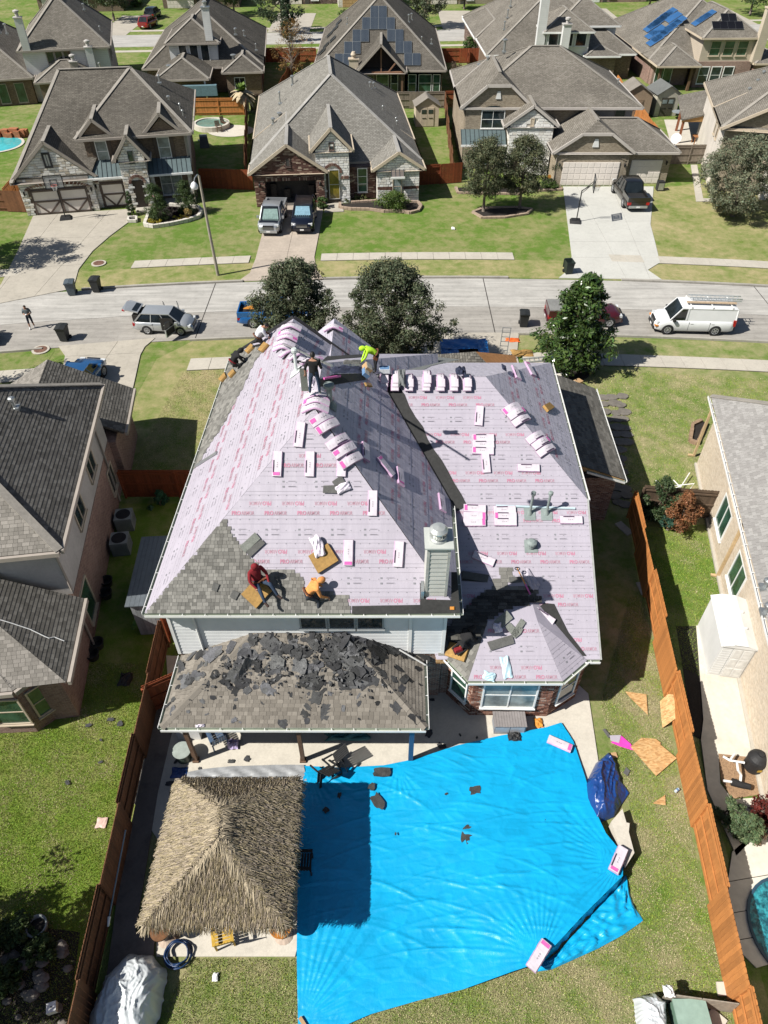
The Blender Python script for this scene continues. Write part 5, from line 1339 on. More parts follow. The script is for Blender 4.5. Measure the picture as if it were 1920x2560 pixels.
for x,y,zt,zb,cap in((1.1,.55,8.7,5.5,1),(8.1,-.3,5.6,3,1),(6.1,-1.2,4.4,3,1)):
 mb=MB();mb.box(x-.42,x+.42,y-.35,y+.35,zb,zt);c2=h.part('chimney',S_WHITE if zt>5 else M_GREIGE,mb)
 mb=MB();mb.box(x-.5,x+.5,y-.43,y+.43,zt,zt+.1);mb.lathe([(.2,0),(.2,.45),(.34,.46),(.34,.6),(.1,.7)],(x,y,zt+.1),12);mb.build('chimney_cap',M_STUCCO,c2)
for x,y,z,r,hh_ in((-2.5,8,6.2,.1,.9),(-1.8,8.4,6.0,.1,.9),(-3.4,6,5.2,.15,.6),(8,9,8,.08,.5),(9.6,5,6.2,.06,.5),(9,-1.5,3.6,.08,.5)):h.pipe(x,y,z,hh_,r)
h.done()
h=House('dormer_house','white dormer with three dark windows and a chimney on a brown hipped roof',(-27.0,102.6),6,RF_BROWN,M_GREIGE,RF_CAP)
h.hip(-3.2,11.8,-.2,24,2.9,.66,'y','',M_BRICK_BRN,.4);h.hip(.0,6.6,.3,9.5,5.4,.62,'y','',None,.3)
h.box('wall',S_WHITE,.35,6.25,.7,9,2.6,5.25);h.hip(-1,5.4,-6,3,2.9,.5,'y','',None,.4);h.hip(6.8,11.8,-3.2,5,2.9,.55,'y','',M_BRICK_BRN,.4)
h.box('wall',M_BRICK_BRN,-.6,5,-2.0,1,0,2.75);h.box('porch_post',M_TRIMW,4.7,4.9,-5.7,-5.5,0,2.8);h.box('porch_post',M_TRIMW,-.6,-.4,-5.7,-5.5,0,2.8)
for i in range(3):h.win(.68,1.55+i*1.35,2.45+i*1.35,3.4,5.1,M_TRIMW,M_GLASS,1,1,.09)
h.win(-2.83,8.2,9.4,.6,2.2,M_TRIMW,M_GLASS,2,1);h.winx(11.4,-1.5,-.8,.4,2.3,M_GREIGE,M_GLASS)
mb=MB();mb.box(5.0,5.9,.55,1.3,5.2,8.9);c2=h.part('chimney',S_WHITE,mb);mb=MB();mb.box(4.9,6.0,.45,1.4,8.9,9.0);mb.lathe([(.2,0),(.2,.4),(.3,.42),(.3,.52),(.1,.6)],(5.45,.9,9.0),12);mb.build('chimney_cap',M_ALU,c2)
h.box('blue_awning',mat('blue_shade_cloth',(.12,.2,.23),.7,.2,5),1.2,6.2,-6.6,-5.9,1.2,2.3)
for x,y,z,r,hh_ in((3.0,3,6.2,.2,.25),(.6,-3.5,3.6,.18,.2),(8.4,6,5.2,.1,.6),(9.3,8.5,4.6,.08,.5),(8.4,5,5.4,.06,.5),(10.9,4,3.8,.05,.6),(8.2,-.5,4.0,.18,.15)):h.pipe(x,y,z,hh_,r)
h.done()
h=House('chimney_house','house with tall white chimney and white upper storey behind the three-garage house',(13.6,109.0),2,RF_TAN,M_TRIMW,RF_CAP)
h.hip(.0,20.0,.5,28,2.9,.6,'y','',M_BRICK_BRN,.4);h.hip(-.2,6,10.8,26,2.95,.55,'y','',M_BRICK_DK,.4)
h.hip(7.2,13.8,.0,9,5.5,.6,'y','',S_WHITE,.4);h.hip(9.5,18.2,3.8,15,5.5,.62,'y','',S_WHITE,.4);h.hip(12.9,17.6,-.6,5,2.9,.35,'y','',M_BRICK_BRN,.4)
for x0,x1 in((8.0,9.2),(9.9,11.1),(11.6,12.9)):h.win(.38,x0,x1,3.9,5.3,M_TRIMW,M_GLASS,1,1,.1)
for x,y,zt,w2 in((6.9,.6,9.6,.55),(9.9,-.6,6.4,.5)):
 mb=MB();mb.box(x-w2,x+w2,y-.4,y+.4,2.5,zt);c2=h.part('chimney',S_WHITE,mb);mb=MB();mb.box(x-w2-.1,x+w2+.1,y-.5,y+.5,zt,zt+.12);mb.lathe([(.22,0),(.22,.4),(.34,.42),(.34,.6),(.1,.7)],(x,y,zt+.12),12);mb.build('chimney_cap',M_STUCCO,c2)
for x,y,z in((4,10,5.5),(3,6,4.8),(5,14,6.2)):h.pipe(x,y,z,.8,.08)
h.done()
h=House('blue_panel_house','tan dormer house in the far right corner with blue and black solar panels',(35.2,104.6),2,RF_TAN,M_BEIGE,RF_CAP)
h.hip(-.6,16,2.6,26,2.9,.62,'y','',None,.4);h.box('wall',M_BRICK_PNK,.0,15.5,3.2,25,0,2.75)
h.hip(4.9,12.6,.55,14,5.55,.62,'y','',None,.4);h.hip(-.6,4.9,-1.2,6,2.9,.6,'y','',None,.4);h.hip(12.2,16.4,-.2,6,2.9,.5,'y','',M_BRICK_PNK,.4)
for x in(-.1,3.9):h.box('porch_post',M_POST,x,x+.3,-.8,-.5,0,2.75)
h.box('wall',M_BRICK_PNK,.1,4.6,2.2,3.3,0,2.75);h.box('wall',S_TAN,5.3,12.2,1.0,12,2.9,5.38);h.box('wall',M_BRICK_PNK,5.2,12.3,.9,5,0,2.9)
for i in range(3):h.win(.98,6.4+i*1.75,7.6+i*1.75,3.6,5.1,M_BEIGE,M_GLASS_G,1,2,.1)
for i in range(3):h.win(.88,5.7+i*1.6,6.9+i*1.6,.5,2.3,M_TRIMW,M_GLASS,1,2,.09)
h.win(2.18,.5,2.6,.3,2.3,M_TRIMW,M_GLASS_G,2,1)
mb=MB();mb.box(11.9,13.0,.2,1.0,2.9,8.6);c2=h.part('chimney',S_TAN,mb);mb=MB();mb.box(11.8,13.1,.1,1.1,8.6,8.75);mb.build('chimney_cap',M_BEIGE,c2)
lf=up([Vector((-.6,2.6,2.9)),Vector((-.6,26,2.9)),Vector((7.7,17.7,8.05)),Vector((7.7,10.9,8.05))]);S4=lambda x,y:(1200+x/2.304,y/2.304)
for i in range(6):
 for j in range(3):
  if j==1 and i in(2,3,4):continue
  f,k=i/5,j/2;x=(1008+134*f)*(1-k)+(990+98*f)*k;y=(238-110*f)*(1-k)+(158-78*f)*k
  panel(h,lf,*hu(h,lf,*S4(x,y)),2.15,1.9,M_SOLARB)
dfp=up([Vector((4.9,.55,5.55)),Vector((12.6,.55,5.55)),Vector((8.75,4.4,5.55+.62*3.85))]);dlp=up([Vector((4.9,.55,5.55)),Vector((4.9,14,5.55)),Vector((8.75,10.1,7.94)),Vector((8.75,4.4,7.94))])
for x,y in((1358,150),(1402,150),(1446,150),(1490,150),(1408,105),(1452,105)):panel(h,dfp,*hu(h,dfp,*S4(x,y)),1.0,1.25,M_SOLARK)
for x,y in((1265,125),(1290,108),(1315,90)):panel(h,dlp,*hu(h,dlp,*S4(x,y)),1.8,1.7,M_SOLARB)
h.done()
for i,(x,y,w_,lab,wm)in enumerate(((-42,162,15,'brick house at the top left edge with pale garage door',M_BRICK_BRN),(-22,166,14,'brick house at the top edge left of the tan garage door',M_BRICK_DK),(-9,163,12,'house with tan garage door at the top edge',M_STONE_BACK),(8,166,15,'house with cream garage door at the top edge, white pickup in front',M_BRICK_TAN),(36,168,16,'house at the top edge right of centre, white garage door',M_BRICK_PNK),(60,172,16,'house at the top right corner',M_BRICK_BRN),(-64,158,16,'house at the top left corner',M_BRICK_BRN))):
 h=House('distant_house',lab,(x,y),5,RF_TAN,M_GREIGE)
 h.hip(0,w_,0,14,2.9,.6,'x','',wm,.4);garage_door(h,.33,1.2,6.2,2.2,(M_WHITEDOOR,M_WHITEDOOR,mat('tan_garage_door',(.42,.27,.13),.6),M_WHITEDOOR,M_WHITE,M_WHITEDOOR,M_WHITEDOOR)[i])
 h.win(.38,8,9.4,.6,2.3,M_TRIMW,M_GLASS,2,2);h.box('front_door',M_GAR_DARK,6.8,7.6,.36,.39,0,2.2)
 h.done()
SH_LN=roof_mat('left_shaded_shingle',(.085,.08,.071),(.185,.175,.157),.14,geo=True)  # same shingle, darkened for the slopes turned from the sun
SH_LNL=roof_mat('left_sunlit_shingle',(.165,.153,.135),(.29,.268,.24),.14,geo=True)  # same shingle, lightened for the slopes the sun reaches
h=House('left_neighbour_house','two-storey neighbour on the left with a shingled roof, grey stucco above pink brick',(-12.2,17.75),8.1,SH_LN,M_GREIGE,RF_CAP)
W2=lambda*p:h.M@Vector(p)
def near_roof(poly,m,n=0,hole=None):
 """roof plane in the house's own frame, dressed in real tabs"""
 p=up([Vector(q)for q in poly]);mb=MB();mb.prism([q-p.n*.1 for q in p.P],p.n*.098);mb.build('roof_deck',RF_BROWN,h.root)
 shingle_roof(p,m,h.root,.2,.142,.018,.1,.9,n)
 return p
pt_=.72;xe,ze=.45,5.8
apx=Vector((xe-5.35,4.9,ze+pt_*5.35))
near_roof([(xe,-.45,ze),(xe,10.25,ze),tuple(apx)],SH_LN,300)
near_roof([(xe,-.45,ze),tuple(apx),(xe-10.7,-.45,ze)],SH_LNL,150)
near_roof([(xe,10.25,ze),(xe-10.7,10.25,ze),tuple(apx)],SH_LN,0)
h.fascia((xe,-.45,ze),(xe,10.25,ze),(1,0,0));h.fascia((xe-10.7,-.45,ze),(xe,-.45,ze),(0,-1,0));h.cap((xe,-.45,ze),tuple(apx));h.cap((xe,10.25,ze),tuple(apx))
h.soff.poly([(xe,-.45,ze-.17),(xe,10.25,ze-.17),(xe-10.7,10.25,ze-.17),(xe-10.7,-.45,ze-.17)])
h.box('upper_wall',M_STUCCO,-9.8,0,0,9.8,2.9,5.62);h.box('lower_wall',M_BRICK_PNK,-9.8,.02,-.0,9.8,0,2.9)
for y0,y1 in((5.9,7.1),(2.9,4.1)):h.winx(.0,y0,y1,3.6,5.2,M_BEIGE,M_GLASS,2,1)
h.winx(.02,-.2+.5,1.4,.6,2.3,M_BEIGE,M_GLASS_G,1,1);h.winx(.02,8.0,8.9,.9,2.2,M_BEIGE,M_GLASS,1,1)
mb=MB();mb.tube([(.08,8.9,5.55),(.08,8.4,5.2),(.08,8.4,.1)],.05,6);mb.tube([(.08,-.1,5.55),(.08,-.1,3.2)],.05,6);mb.tube([(.08,-.3,2.8),(.08,-.4,.1)],.05,6);h.part('downspout',M_GREIGE,mb)
near_roof([(xe,-4.1,2.9),(xe,-.3,2.9),(xe-2.6,-.3,4.5),(xe-2.6,-2.0,4.5)],SH_LN,120)
near_roof([(xe,-4.1,2.9),(xe-2.6,-2.0,4.5),(-7,-2.0,4.5),(-7,-4.1,2.9)],SH_LNL,0);mb=MB();mb.poly([(xe-2.6,-2,4.5),(xe-2.6,0,4.5),(-7,0,4.5),(-7,-2,4.5)]);h.part('roof_deck',RF_BROWN,mb)
h.fascia((xe,-4.1,2.9),(xe,-.3,2.9),(1,0,0))
h.box('lower_wall',M_BRICK_PNK,-7,0,-3.7,.02,0,2.74)
bl=[h.L(at(*p,0))for p in((206,1753),(95,1829),(-60,1836))];be=[h.L(at(*p,2.9))for p in((118,1662),(32,1727),(-80,1738))]
mb=MB();q=[Vector((bl[0].x,bl[0].y+1,0)),bl[0],bl[1],bl[2],Vector((bl[2].x,bl[2].y+2,0))];mb.prism([Vector((v.x,v.y,0))for v in q],(0,0,2.7));h.part('bay_wall',M_BRICK_PNK,mb)
for a,b_,x0,x1,gm in((bl[1],bl[0],.35,1.35,M_GLASS_G),(bl[2],bl[1],1.2,2.3,M_GLASS_G)):
 window(h.root,wframe((a.x,a.y,0),(b_-a).xy)@Matrix.Translation((0,0,.01)),x0,x1,.75,2.25,M_BEIGE,gm,1,2,.07)
bt=Vector((be[0].x-2.3,be[0].y+.6,3.9));e0=Vector((xe,-4.1,2.88))
near_roof([be[0],be[1],bt],SH_LNL,0);near_roof([be[1],be[2],Vector((bt.x-3,bt.y,3.9)),bt],SH_LNL,0)
for a,b_ in((be[0],be[1]),(be[1],be[2])):
 dd=(a-b_).xy;h.fascia(b_,a,Vector((dd.y,-dd.x,0)).normalized())
near_roof([(.75,10.3,2.9),(.75,14.2,2.9),(-3.0,14.2,5.0),(-3.0,10.3,5.0)],SH_LN,60);near_roof([(.75,14.2,2.9),(-3,14.2,5.0),(-6.7,14.2,2.9),(-6.7,10.3,2.9),(-3,10.3,5.0)][1:],SH_LNL,0)
h.fascia((.75,10.3,2.9),(.75,14.2,2.9),(1,0,0));h.box('lower_wall',M_BRICK_PNK,-6.5,.35,9.8,13.9,0,2.74);mb=MB();mb.prism([(-6.3,13.9,2.74),(.35,13.9,2.74),(-3,13.9,4.8)],(0,-.1,0));h.part('gable_wall',M_BRICK_PNK,mb)
p_=h.L(onplane(37,1018,W2(xe,-.45,ze),(h.M.to_3x3()@(Vector((pt_,0,1))))));h.pipe(p_.x,p_.y,p_.z,.35,.07)
mb=MB();pth=[h.L(at(x,y,3.6))for x,y in((0,1551),(30,1560),(75,1575),(110,1592),(135,1594),(160,1604))]
pr=up([Vector((xe,-4.1,2.9)),Vector((xe,-.3,2.9)),Vector((xe-2.6,-.3,4.5))])
pth=[pr.pt(*hu(h,pr,x,y),.04)for x,y in((0,1551),(30,1560),(75,1575),(110,1592),(122,1597),(135,1594),(160,1604))];mb.tube(pth,.018,6);h.part('roof_cable',M_TRIMW,mb)
h.done()
SH_RN=roof_mat('right_pale_grey_shingle',(.235,.225,.215),(.335,.325,.31),.05,geo=True)
rp0,rp1=at(1920,1562,4.0),at(1777,990,4.0)
ang=math.degrees(math.atan2(-(rp1.x-rp0.x),rp1.y-rp0.y))
h=House('right_neighbour_house','cream brick single-storey neighbour on the right with pale grey shingles',(rp0.x,rp0.y),ang,SH_RN,M_WHITE,RF_CAP)
LY=(rp1-rp0).length
near_roof([(0,-14,4),(0,LY,4),(4.6,LY-4.4,6.6),(4.6,-14,6.6)],SH_RN,300)
near_roof([(0,LY,4),(9.2,LY,4),(4.6,LY-4.4,6.6)],SH_RN,0);near_roof([(4.6,-14,6.6),(4.6,LY-4.4,6.6),(9.2,LY,4),(9.2,-14,4)],SH_RN,0)
h.cap((0,LY,4),(4.6,LY-4.4,6.6));h.box('ridge_vent',mat('black_ridge_vent',(.02,.02,.02),.8),4.45,4.75,-10,LY-6,6.56,6.66)
gm=MB();gm.box(-.13,-.0,-14,LY,3.88,3.9);gm.box(-.14,-.115,-14,LY,3.9,4.0)
y=-14
while y<LY:gm.box(-.13,.0,y,y+.03,3.96,3.99);y+=.75
h.part('gutter',M_TRIMW,gm)
h.box('wall',M_BRICK_CRM,.42,9,-14,LY-.5,0,3.88);h.box('foundation_strip',M_WALK,.3,.43,-14,LY-.5,0,.12)
def wx(x,y):
 o=h.Mi@Vector((0,0,CAMH));d=h.Mi.to_3x3()@ray(x,y);return o+d*((.42-o.x)/d.x)
for(a,b_)in(((1806,1345),(1826,1300)),((1842,1493),(1862,1455))):
 p0_,p1_=wx(*a),wx(*b_);yl=p0_.y
 window(h.root,wframe((.415,30,0),(0,-1)),30-yl-1.5,30-yl,.95,2.5,M_TRIMW,M_GLASS_G,2,1,.06)
 sb=MB()
 for k in range(20):sb.box(.36,.42,yl-.1+k*.085,yl-.1+k*.085+.07,2.58,2.8)
 h.part('brick_soldier_course',M_BRICK_CRM,sb,kind='stuff')
mb=MB()
for x,y in((1747,1125),(1804,1438)):
 yl=wx(x,y-10).y;mb.box(.3,.41,yl-.06,yl+.06,.1,3.86);mb.box(.05,.41,yl-.06,yl+.06,.02,.1)
h.part('downspout',mat('tan_downspout',(.5,.36,.2),.6),mb)
for(x,y)in((1912,1468),(1914,1530)):
 pl_=up([Vector((0,-14,4)),Vector((0,LY,4)),Vector((4.6,LY-4.4,6.6))]);u,v=hu(h,pl_,x,y);q=pl_.pt(u,v);h.pipe(q.x,q.y,q.z,.3,.08)
h.done()
def fast_mesh(name,v,k,col,m):
 """v: (n, k, 3) polygons of k corners with one colour each"""
 n=len(v);me=bpy.data.meshes.new(name)
 me.vertices.add(n*k);me.vertices.foreach_set('co',v.reshape(-1).astype(np.float32))
 me.loops.add(n*k);me.loops.foreach_set('vertex_index',np.arange(n*k,dtype=np.int32))
 me.polygons.add(n);me.polygons.foreach_set('loop_start',np.arange(0,n*k,k,dtype=np.int32));me.polygons.foreach_set('loop_total',np.full(n,k,dtype=np.int32))
 me.update()
 c=np.concatenate([np.clip(col,0,1),np.ones((n,1))],1)
 ca=me.color_attributes.new('Col','FLOAT_COLOR','CORNER');ca.data.foreach_set('color',np.repeat(c,k,axis=0).astype(np.float32).ravel())
 me.materials.append(m)
 return me
def leaf_mat(name,rough=.55,spec=.3,trans=.25):
 m,n,b=_new(name);a=N(n,'ShaderNodeAttribute',attribute_name='Col');n.links.new(a.outputs['Color'],b.inputs['Base Color'])
 b.inputs['Roughness'].default_value=rough;b.inputs['Specular IOR Level'].default_value=spec
 if trans:
  t=N(n,'ShaderNodeBsdfTranslucent');n.links.new(a.outputs['Color'],t.inputs['Color']);mx=N(n,'ShaderNodeMixShader');mx.inputs[0].default_value=trans
  n.links.new(b.outputs[0],mx.inputs[1]);n.links.new(t.outputs[0],mx.inputs[2]);n.links.new(mx.outputs[0],n.nodes['Material Output'].inputs['Surface'])
 return m
M_LEAF=leaf_mat('leaf');M_GLOSSLEAF=leaf_mat('glossy_leaf',.22,.6,.15);M_STRAW=leaf_mat('straw',.85,.15,.1)
M_BARK=mat('grey_bark',(.16,.13,.105),.95,.3,14,bmp=.6)
def crown_pts(r,nc,shape,rad,hgt,z0):
 """clump centres through the crown's volume, thicker near its outside"""
 out=[]
 while len(out)<nc:
  t=r.random();a=r.random()*6.283;q=r.random()**.42
  if shape=='cone':w_=(1-t)**.8*.95+.06
  elif shape=='pear':w_=(1-t)**.55*min(1,.55+t*2.2)*(1+.18*math.sin(9*t))
  elif shape=='egg':w_=math.sin(math.pi*min(1,t*.86+.12))**.6
  elif shape=='column':w_=min(1,(1-t)*2.2)**.6*min(1,t*5+.4)
  else:w_=math.sqrt(max(0,1-(2*t-1)**2))
  lob=1+.2*math.sin(3*a+5*t)+.14*math.sin(7*a-6*t)+.1*math.sin(13*a+9*t)
  out.append((math.cos(a)*rad*w_*q*lob,math.sin(a)*rad*w_*q*lob,z0+hgt*t))
 return np.array(out)
def tree(name,label,cat,base,height,rad,z0,shape='ball',nc=120,per=120,leaf=.09,col=(.05,.075,.03),vary=.35,m=None,clump=.42,trunk=.14,group=None,seed=1,droop=0.0,aspect=1.9,limbs=9,bark=None,dead=0.0):
 r=np.random.default_rng(seed);rr=random.Random(seed)
 t=thing(name,label,cat,(base[0],base[1],base[2]if len(base)>2 else 0),0,group)
 C=crown_pts(r,nc,shape,rad,height-z0,z0)
 n=nc*per;cid=np.repeat(np.arange(nc),per);sz=clump*(.6+.8*r.random(nc))
 d=r.normal(0,1,(n,3));d/=np.linalg.norm(d,axis=1)[:,None]+1e-9
 P=C[cid]+d*(sz[cid]*r.random(n)**.5)[:,None]*np.array((1,1,.75))
 nrm=d*.7+r.normal(0,.5,(n,3))+np.array((0,0,.55));nrm/=np.linalg.norm(nrm,axis=1)[:,None]
 ax=np.cross(nrm,r.normal(0,1,(n,3)));ax/=np.linalg.norm(ax,axis=1)[:,None]+1e-9
 if droop:ax[:,2]-=droop;ax/=np.linalg.norm(ax,axis=1)[:,None]
 bx=np.cross(nrm,ax);L=(leaf*(.6+.8*r.random(n)))[:,None];W=L/aspect
 v=np.stack([P-ax*L,P+bx*W*.8-ax*L*.1,P+ax*L,P-bx*W*.8-ax*L*.1],1)
 tone=(1-vary+2*vary*r.random(nc))[cid]*(.7+.6*r.random(n))
 c=np.array(col)[None]*tone[:,None];c[:,0]*=.85+.4*r.random(n)
 if dead:
  k=r.random(n)<dead;c[k]=np.array((.2,.12,.05))*(.6+.8*r.random((k.sum(),1)))
 o=bpy.data.objects.new('crown',fast_mesh('crown',v,4,c,m or M_LEAF));COL.objects.link(o);o.parent=t;o['kind']='stuff'
 if trunk:
  mb=MB();top=z0+(height-z0)*.7;jx,jy=rr.uniform(-.1,.1),rr.uniform(-.1,.1)
  mb.tube([(0,0,-.1),(jx,jy,z0*.5),(jx*2,jy*2,z0),(jx,jy*2,top)],[trunk*1.25,trunk,trunk*.85,trunk*.25],8);mb.build('trunk',bark or M_BARK,t,smooth=True)
  idx=sorted(range(nc),key=lambda i:rr.random())[:limbs]
  for i in idx:
   a=z0*.85+(top-z0)*rr.random()*.7;mb=MB();e=C[i]
   mb.tube([(jx*2,jy*2,a),(e[0]*.5,e[1]*.5,(a+e[2])/2+.1),tuple(e)],[trunk*.45,trunk*.28,trunk*.1],5);mb.build('limb',bark or M_BARK,t,smooth=True)
 return t
DKG=(.088,.110,.060)
tree('oak_tree','dark dense oak beside the front gable, left of the pair before the house','tree',(-5.1,37.7),7.1,2.3,1.6,'egg',330,130,.075,DKG,.28,clump=.42,trunk=.2,seed=3)
tree('oak_tree','larger dark oak, right of the pair before the house, beside the driveway','tree',(.45,37.6),7.1,2.75,1.4,'egg',380,130,.075,DKG,.28,clump=.44,trunk=.22,seed=4)
pm=at(1425,921);tree('magnolia_tree','conical glossy magnolia on the front lawn before the maroon pickup','tree',pm,6.0,2.35,.4,'pear',230,70,.15,(.055,.10,.025),.4,M_GLOSSLEAF,.42,.13,None,5,aspect=2.2)
mb=MB();mb.lathe([(1.5,.0),(1.5,.12),(1.3,.14),(.2,.2)],(pm.x-.2,pm.y,0),20);o=mb.build('mulch_ring',M_SOIL);tag(o,'dark mulch ring under the magnolia','mulch bed')
ol=(.095,.11,.058);trees='slim lawn trees across the street'
for(x,y,s,lab)in((1208,530,11,'slim olive green lawn tree before the slate metal roof'),(1298,523,12,'slim olive green lawn tree before the white stone entry')):
 p=at(x,y);tree('lawn_tree',lab,'tree',p,5.9,2.1,1.6,'egg',190,110,.075,ol,.35,clump=.5,trunk=.12,seed=s,group=trees)
p=at(1831,540);tree('grey_tree','large grey green tree in front of the corner house, at the right edge','tree',p,6.3,3.7,.6,'ball',330,110,.085,(.16,.18,.115),.3,clump=.5,trunk=.2,seed=13)
for(x,y,hh_,rd,sd,lab,cl)in((285,52,8.5,4.0,20,'big dark tree at the top left beside the red car',(.05,.075,.03)),(455,20,8,3.6,21,'dark tree behind the white dormer chimney',(.05,.07,.032)),(585,38,7.5,3.6,22,'bushy tree behind the dormer house roof',(.05,.072,.03)),(705,82,9,4.0,23,'round topped street tree with bare trunk near the cypress',(.055,.085,.04)),(1062,70,7,3.2,24,'grey green tree right of the solar roof',(.075,.095,.05)),(1875,36,8,4.6,25,'bright green tree at the top right corner',(.05,.09,.03)),(1620,25,6,3,26,'tree at the top edge above the blue panels',(.05,.08,.03)),(1160,22,4.6,1.7,27,'thin bare shrub in the distant round flower bed',(.12,.11,.06))):
 p=at(x,y);tree('street_tree',lab,'tree',p,hh_,rd,1.8,'egg',90,90,.16,cl,.35,clump=.8,trunk=.2,seed=sd)
p=at(722,105);tree('cypress_tree','narrow dark cypress beside the back street','tree',p,6,1.1,.2,'column',60,80,.15,(.03,.055,.025),.3,clump=.4,trunk=.1,seed=30)
p=at(735,205);tree('bare_tree','leafless orange brown tree left of the solar panel house','tree',p,7,2.6,1.6,'egg',90,34,.09,(.20,.125,.04),.3,clump=.6,trunk=.1,seed=31,limbs=40)
p=at(1135,215);tree('bare_shrub','leafless brown shrub by the red fence near the solar house','shrub',p,2.6,1.5,.3,'ball',40,40,.07,(.12,.09,.06),.3,clump=.5,trunk=.06,seed=32,limbs=24)
p=at(1480,128);tree('green_shrub','bright shrub beside the back fence at the top','shrub',(12.6,121.5),2.6,1.2,.1,'egg',30,60,.15,(.05,.10,.02),.3,clump=.45,trunk=.05,seed=33)
tree('street_tree','leafy tree left of the frame, shading the stone house driveway','tree',(-33.2,52.9),8.2,3.4,2.2,'egg',150,90,.11,DKG,.3,clump=.6,trunk=.2,seed=40)
tree('street_tree','leafy tree left of the frame, shading the near front lawn','tree',(-26.5,33.2),9.0,3.0,2.6,'egg',150,90,.11,DKG,.3,clump=.6,trunk=.2,seed=41)
tree('street_tree','leafy tree below the frame, shading the bottom left garden bed','tree',(-13.7,4.6),5.4,2.2,1.6,'egg',120,80,.1,DKG,.3,clump=.5,trunk=.15,seed=42)
p=at(640,290);t=thing('palm_tree','palm with a skirt of dead pale fronds and a green heart','palm tree',at(612,283))
mb=MB();mb.tube([(0,0,0),(.1,0,1.2),(0,0,2.3)],[.3,.26,.3],10);mb.build('trunk',M_BARK,t)
rr=random.Random(5)
for k in range(64):
 dead_=k<52;a=rr.random()*6.283;e=rr.uniform(-.9,.3)if dead_ else rr.uniform(.5,1.3);L=rr.uniform(1.0,1.7)if dead_ else rr.uniform(.9,1.3)
 mb=MB();d=Vector((math.cos(a)*math.cos(e),math.sin(a)*math.cos(e),math.sin(e)));s_=d.cross(Vector((0,0,1))).normalized()
 P=[]
 for i in range(5):
  f=i/4;c=Vector((0,0,2.3))+d*L*f+Vector((0,0,-.7*f*f*(1 if dead_ else .4)));w_=.32*math.sin(math.pi*(f*.85+.1));P.append([c-s_*w_,c+Vector((0,0,.06)),c+s_*w_])
 mb.grid(P);mb.build('frond',mat('dead_frond',(.42,.34,.22),.9,.25,8)if dead_ else mat('green_frond',(.1,.17,.02),.7,.2,8),t)
def bush(label,x,y,h,r_,col,shape='ball',seed=1,leaf=.06,nc=45,per=90,name='bush',z=0,m=None,group=None,dead=0,pos=None):
 p=pos or at(x,y,z);return tree(name,label,'bush',(p[0],p[1],z),h,r_,.05,shape,nc,per,leaf,col,.3,m,r_*.33,.04,group,seed,limbs=3,dead=dead)
GB=(.05,.085,.025)
bush('clipped oval bush beside the stone arched entry',398,552,3.0,.95,GB,'egg',50,.05,110,110);bush('clipped oval bush under the slate awning, nearest the lamp post',470,535,2.7,.9,GB,'egg',51,.05,110,110)
bush('small dark cone shrub in a stone ring beside the left garage',332,538,2.0,.42,(.035,.07,.02),'cone',52,.05,40,90)
bush('rounded green bush in the dark bed of the middle house',983,522,1.3,1.35,(.075,.125,.025),'ball',53,.07,70,90)
bush('small green shrub beside the open garage',808,520,.9,.5,(.06,.11,.03),'ball',54);bush('straw coloured tuft of grass in the flower bed',472,548,.8,.55,(.28,.22,.08),'ball',55,.06,20,70)
for k,(x,y)in enumerate(((378,560),(400,560),(440,553),(457,550))):bush('yellow flowering plant along the bed edge of the stone house',x,y,.4,.35,(.35,.30,.03),'ball',56+k,.05,10,60,name='yellow_flowers',group='yellow flowers along the stone house bed')
bush('dark purple low shrub between the oval bushes',440,538,.6,.7,(.03,.015,.02),'ball',60,.06,20,60)
for k,(x,y)in enumerate(((868,505),(893,498),(908,502))):bush(('spiky small plant','low rosette plant','pale rosette plant')[k]+' in the dark mulch of the middle house',x,y,.5,.35,(.12,.14,.05),'ball',61+k,.07,10,40)
bush('low shrubs beside the right entry bed',1370,470,.7,.8,(.05,.09,.02),'ball',65);bush('low shrub under the left lawn tree bed',1250,465,.6,.9,(.04,.06,.02),'ball',66)
bush('dark green conifer in the fence corner',1640,1290,2.3,.8,(.045,.075,.03),'egg',67,.06,55,110,name='conifer');bush('dead rust brown conifer before the dark fence',1692,1322,2.2,.72,(.21,.10,.045),'egg',68,.06,60,120,name='conifer');bush('small blue green dwarf conifer beside the dead one',1664,1322,.9,.35,(.035,.09,.06),'ball',69,.05,25,80,name='conifer')
bush('lower grey green juniper by the neighbour pool deck',1848,2088,1.3,.5,(.10,.15,.07),'egg',70,.05,55,100,name='juniper');bush('upper grey green juniper by the neighbour path',1812,2042,1.0,.4,(.10,.15,.07),'egg',71,.05,30,100,name='juniper')
bush('dark red leaved shrub on bark mulch at the right edge',1905,2040,.9,.55,(.10,.02,.015),'ball',72,.07,25,70);bush('dry brown grass tuft below the red shrub',1880,2090,.6,.4,(.22,.15,.09),'ball',73,.06,12,70)
bush('pale green leafy weed by the grey shed',370,1572,.7,.4,(.14,.24,.05),'ball',74,.09,12,40);bush('dark plant against the dark fence on the left',402,1262,.8,.5,(.03,.09,.04),'ball',75,.1,12,40)
for k,(x,y,r_)in enumerate(((-10,2350,.6),(60,2330,.4),(105,2380,.4),(5,2450,.6))):bush(('broad dark bush at the left frame edge','dark bush behind the round pot','dark weedy bush beside the rocks','dark bush at the bottom left corner')[k],x,y,.5,r_,(.045,.075,.02),'ball',76+k,.07,30,70)
for k,(x,y)in enumerate(((345,6),(865,40),(985,62),(1010,42),(1210,40))):bush(('leafy green shrubs by the red car','round shrub beside the tan garage','low hedge ball by the solar house','shrub beside the tan garage pillar','shrub in the distant flower bed')[k],x,y+10,1.4,1.3,(.06,.11,.025),'ball',90+k,.13,25,50)
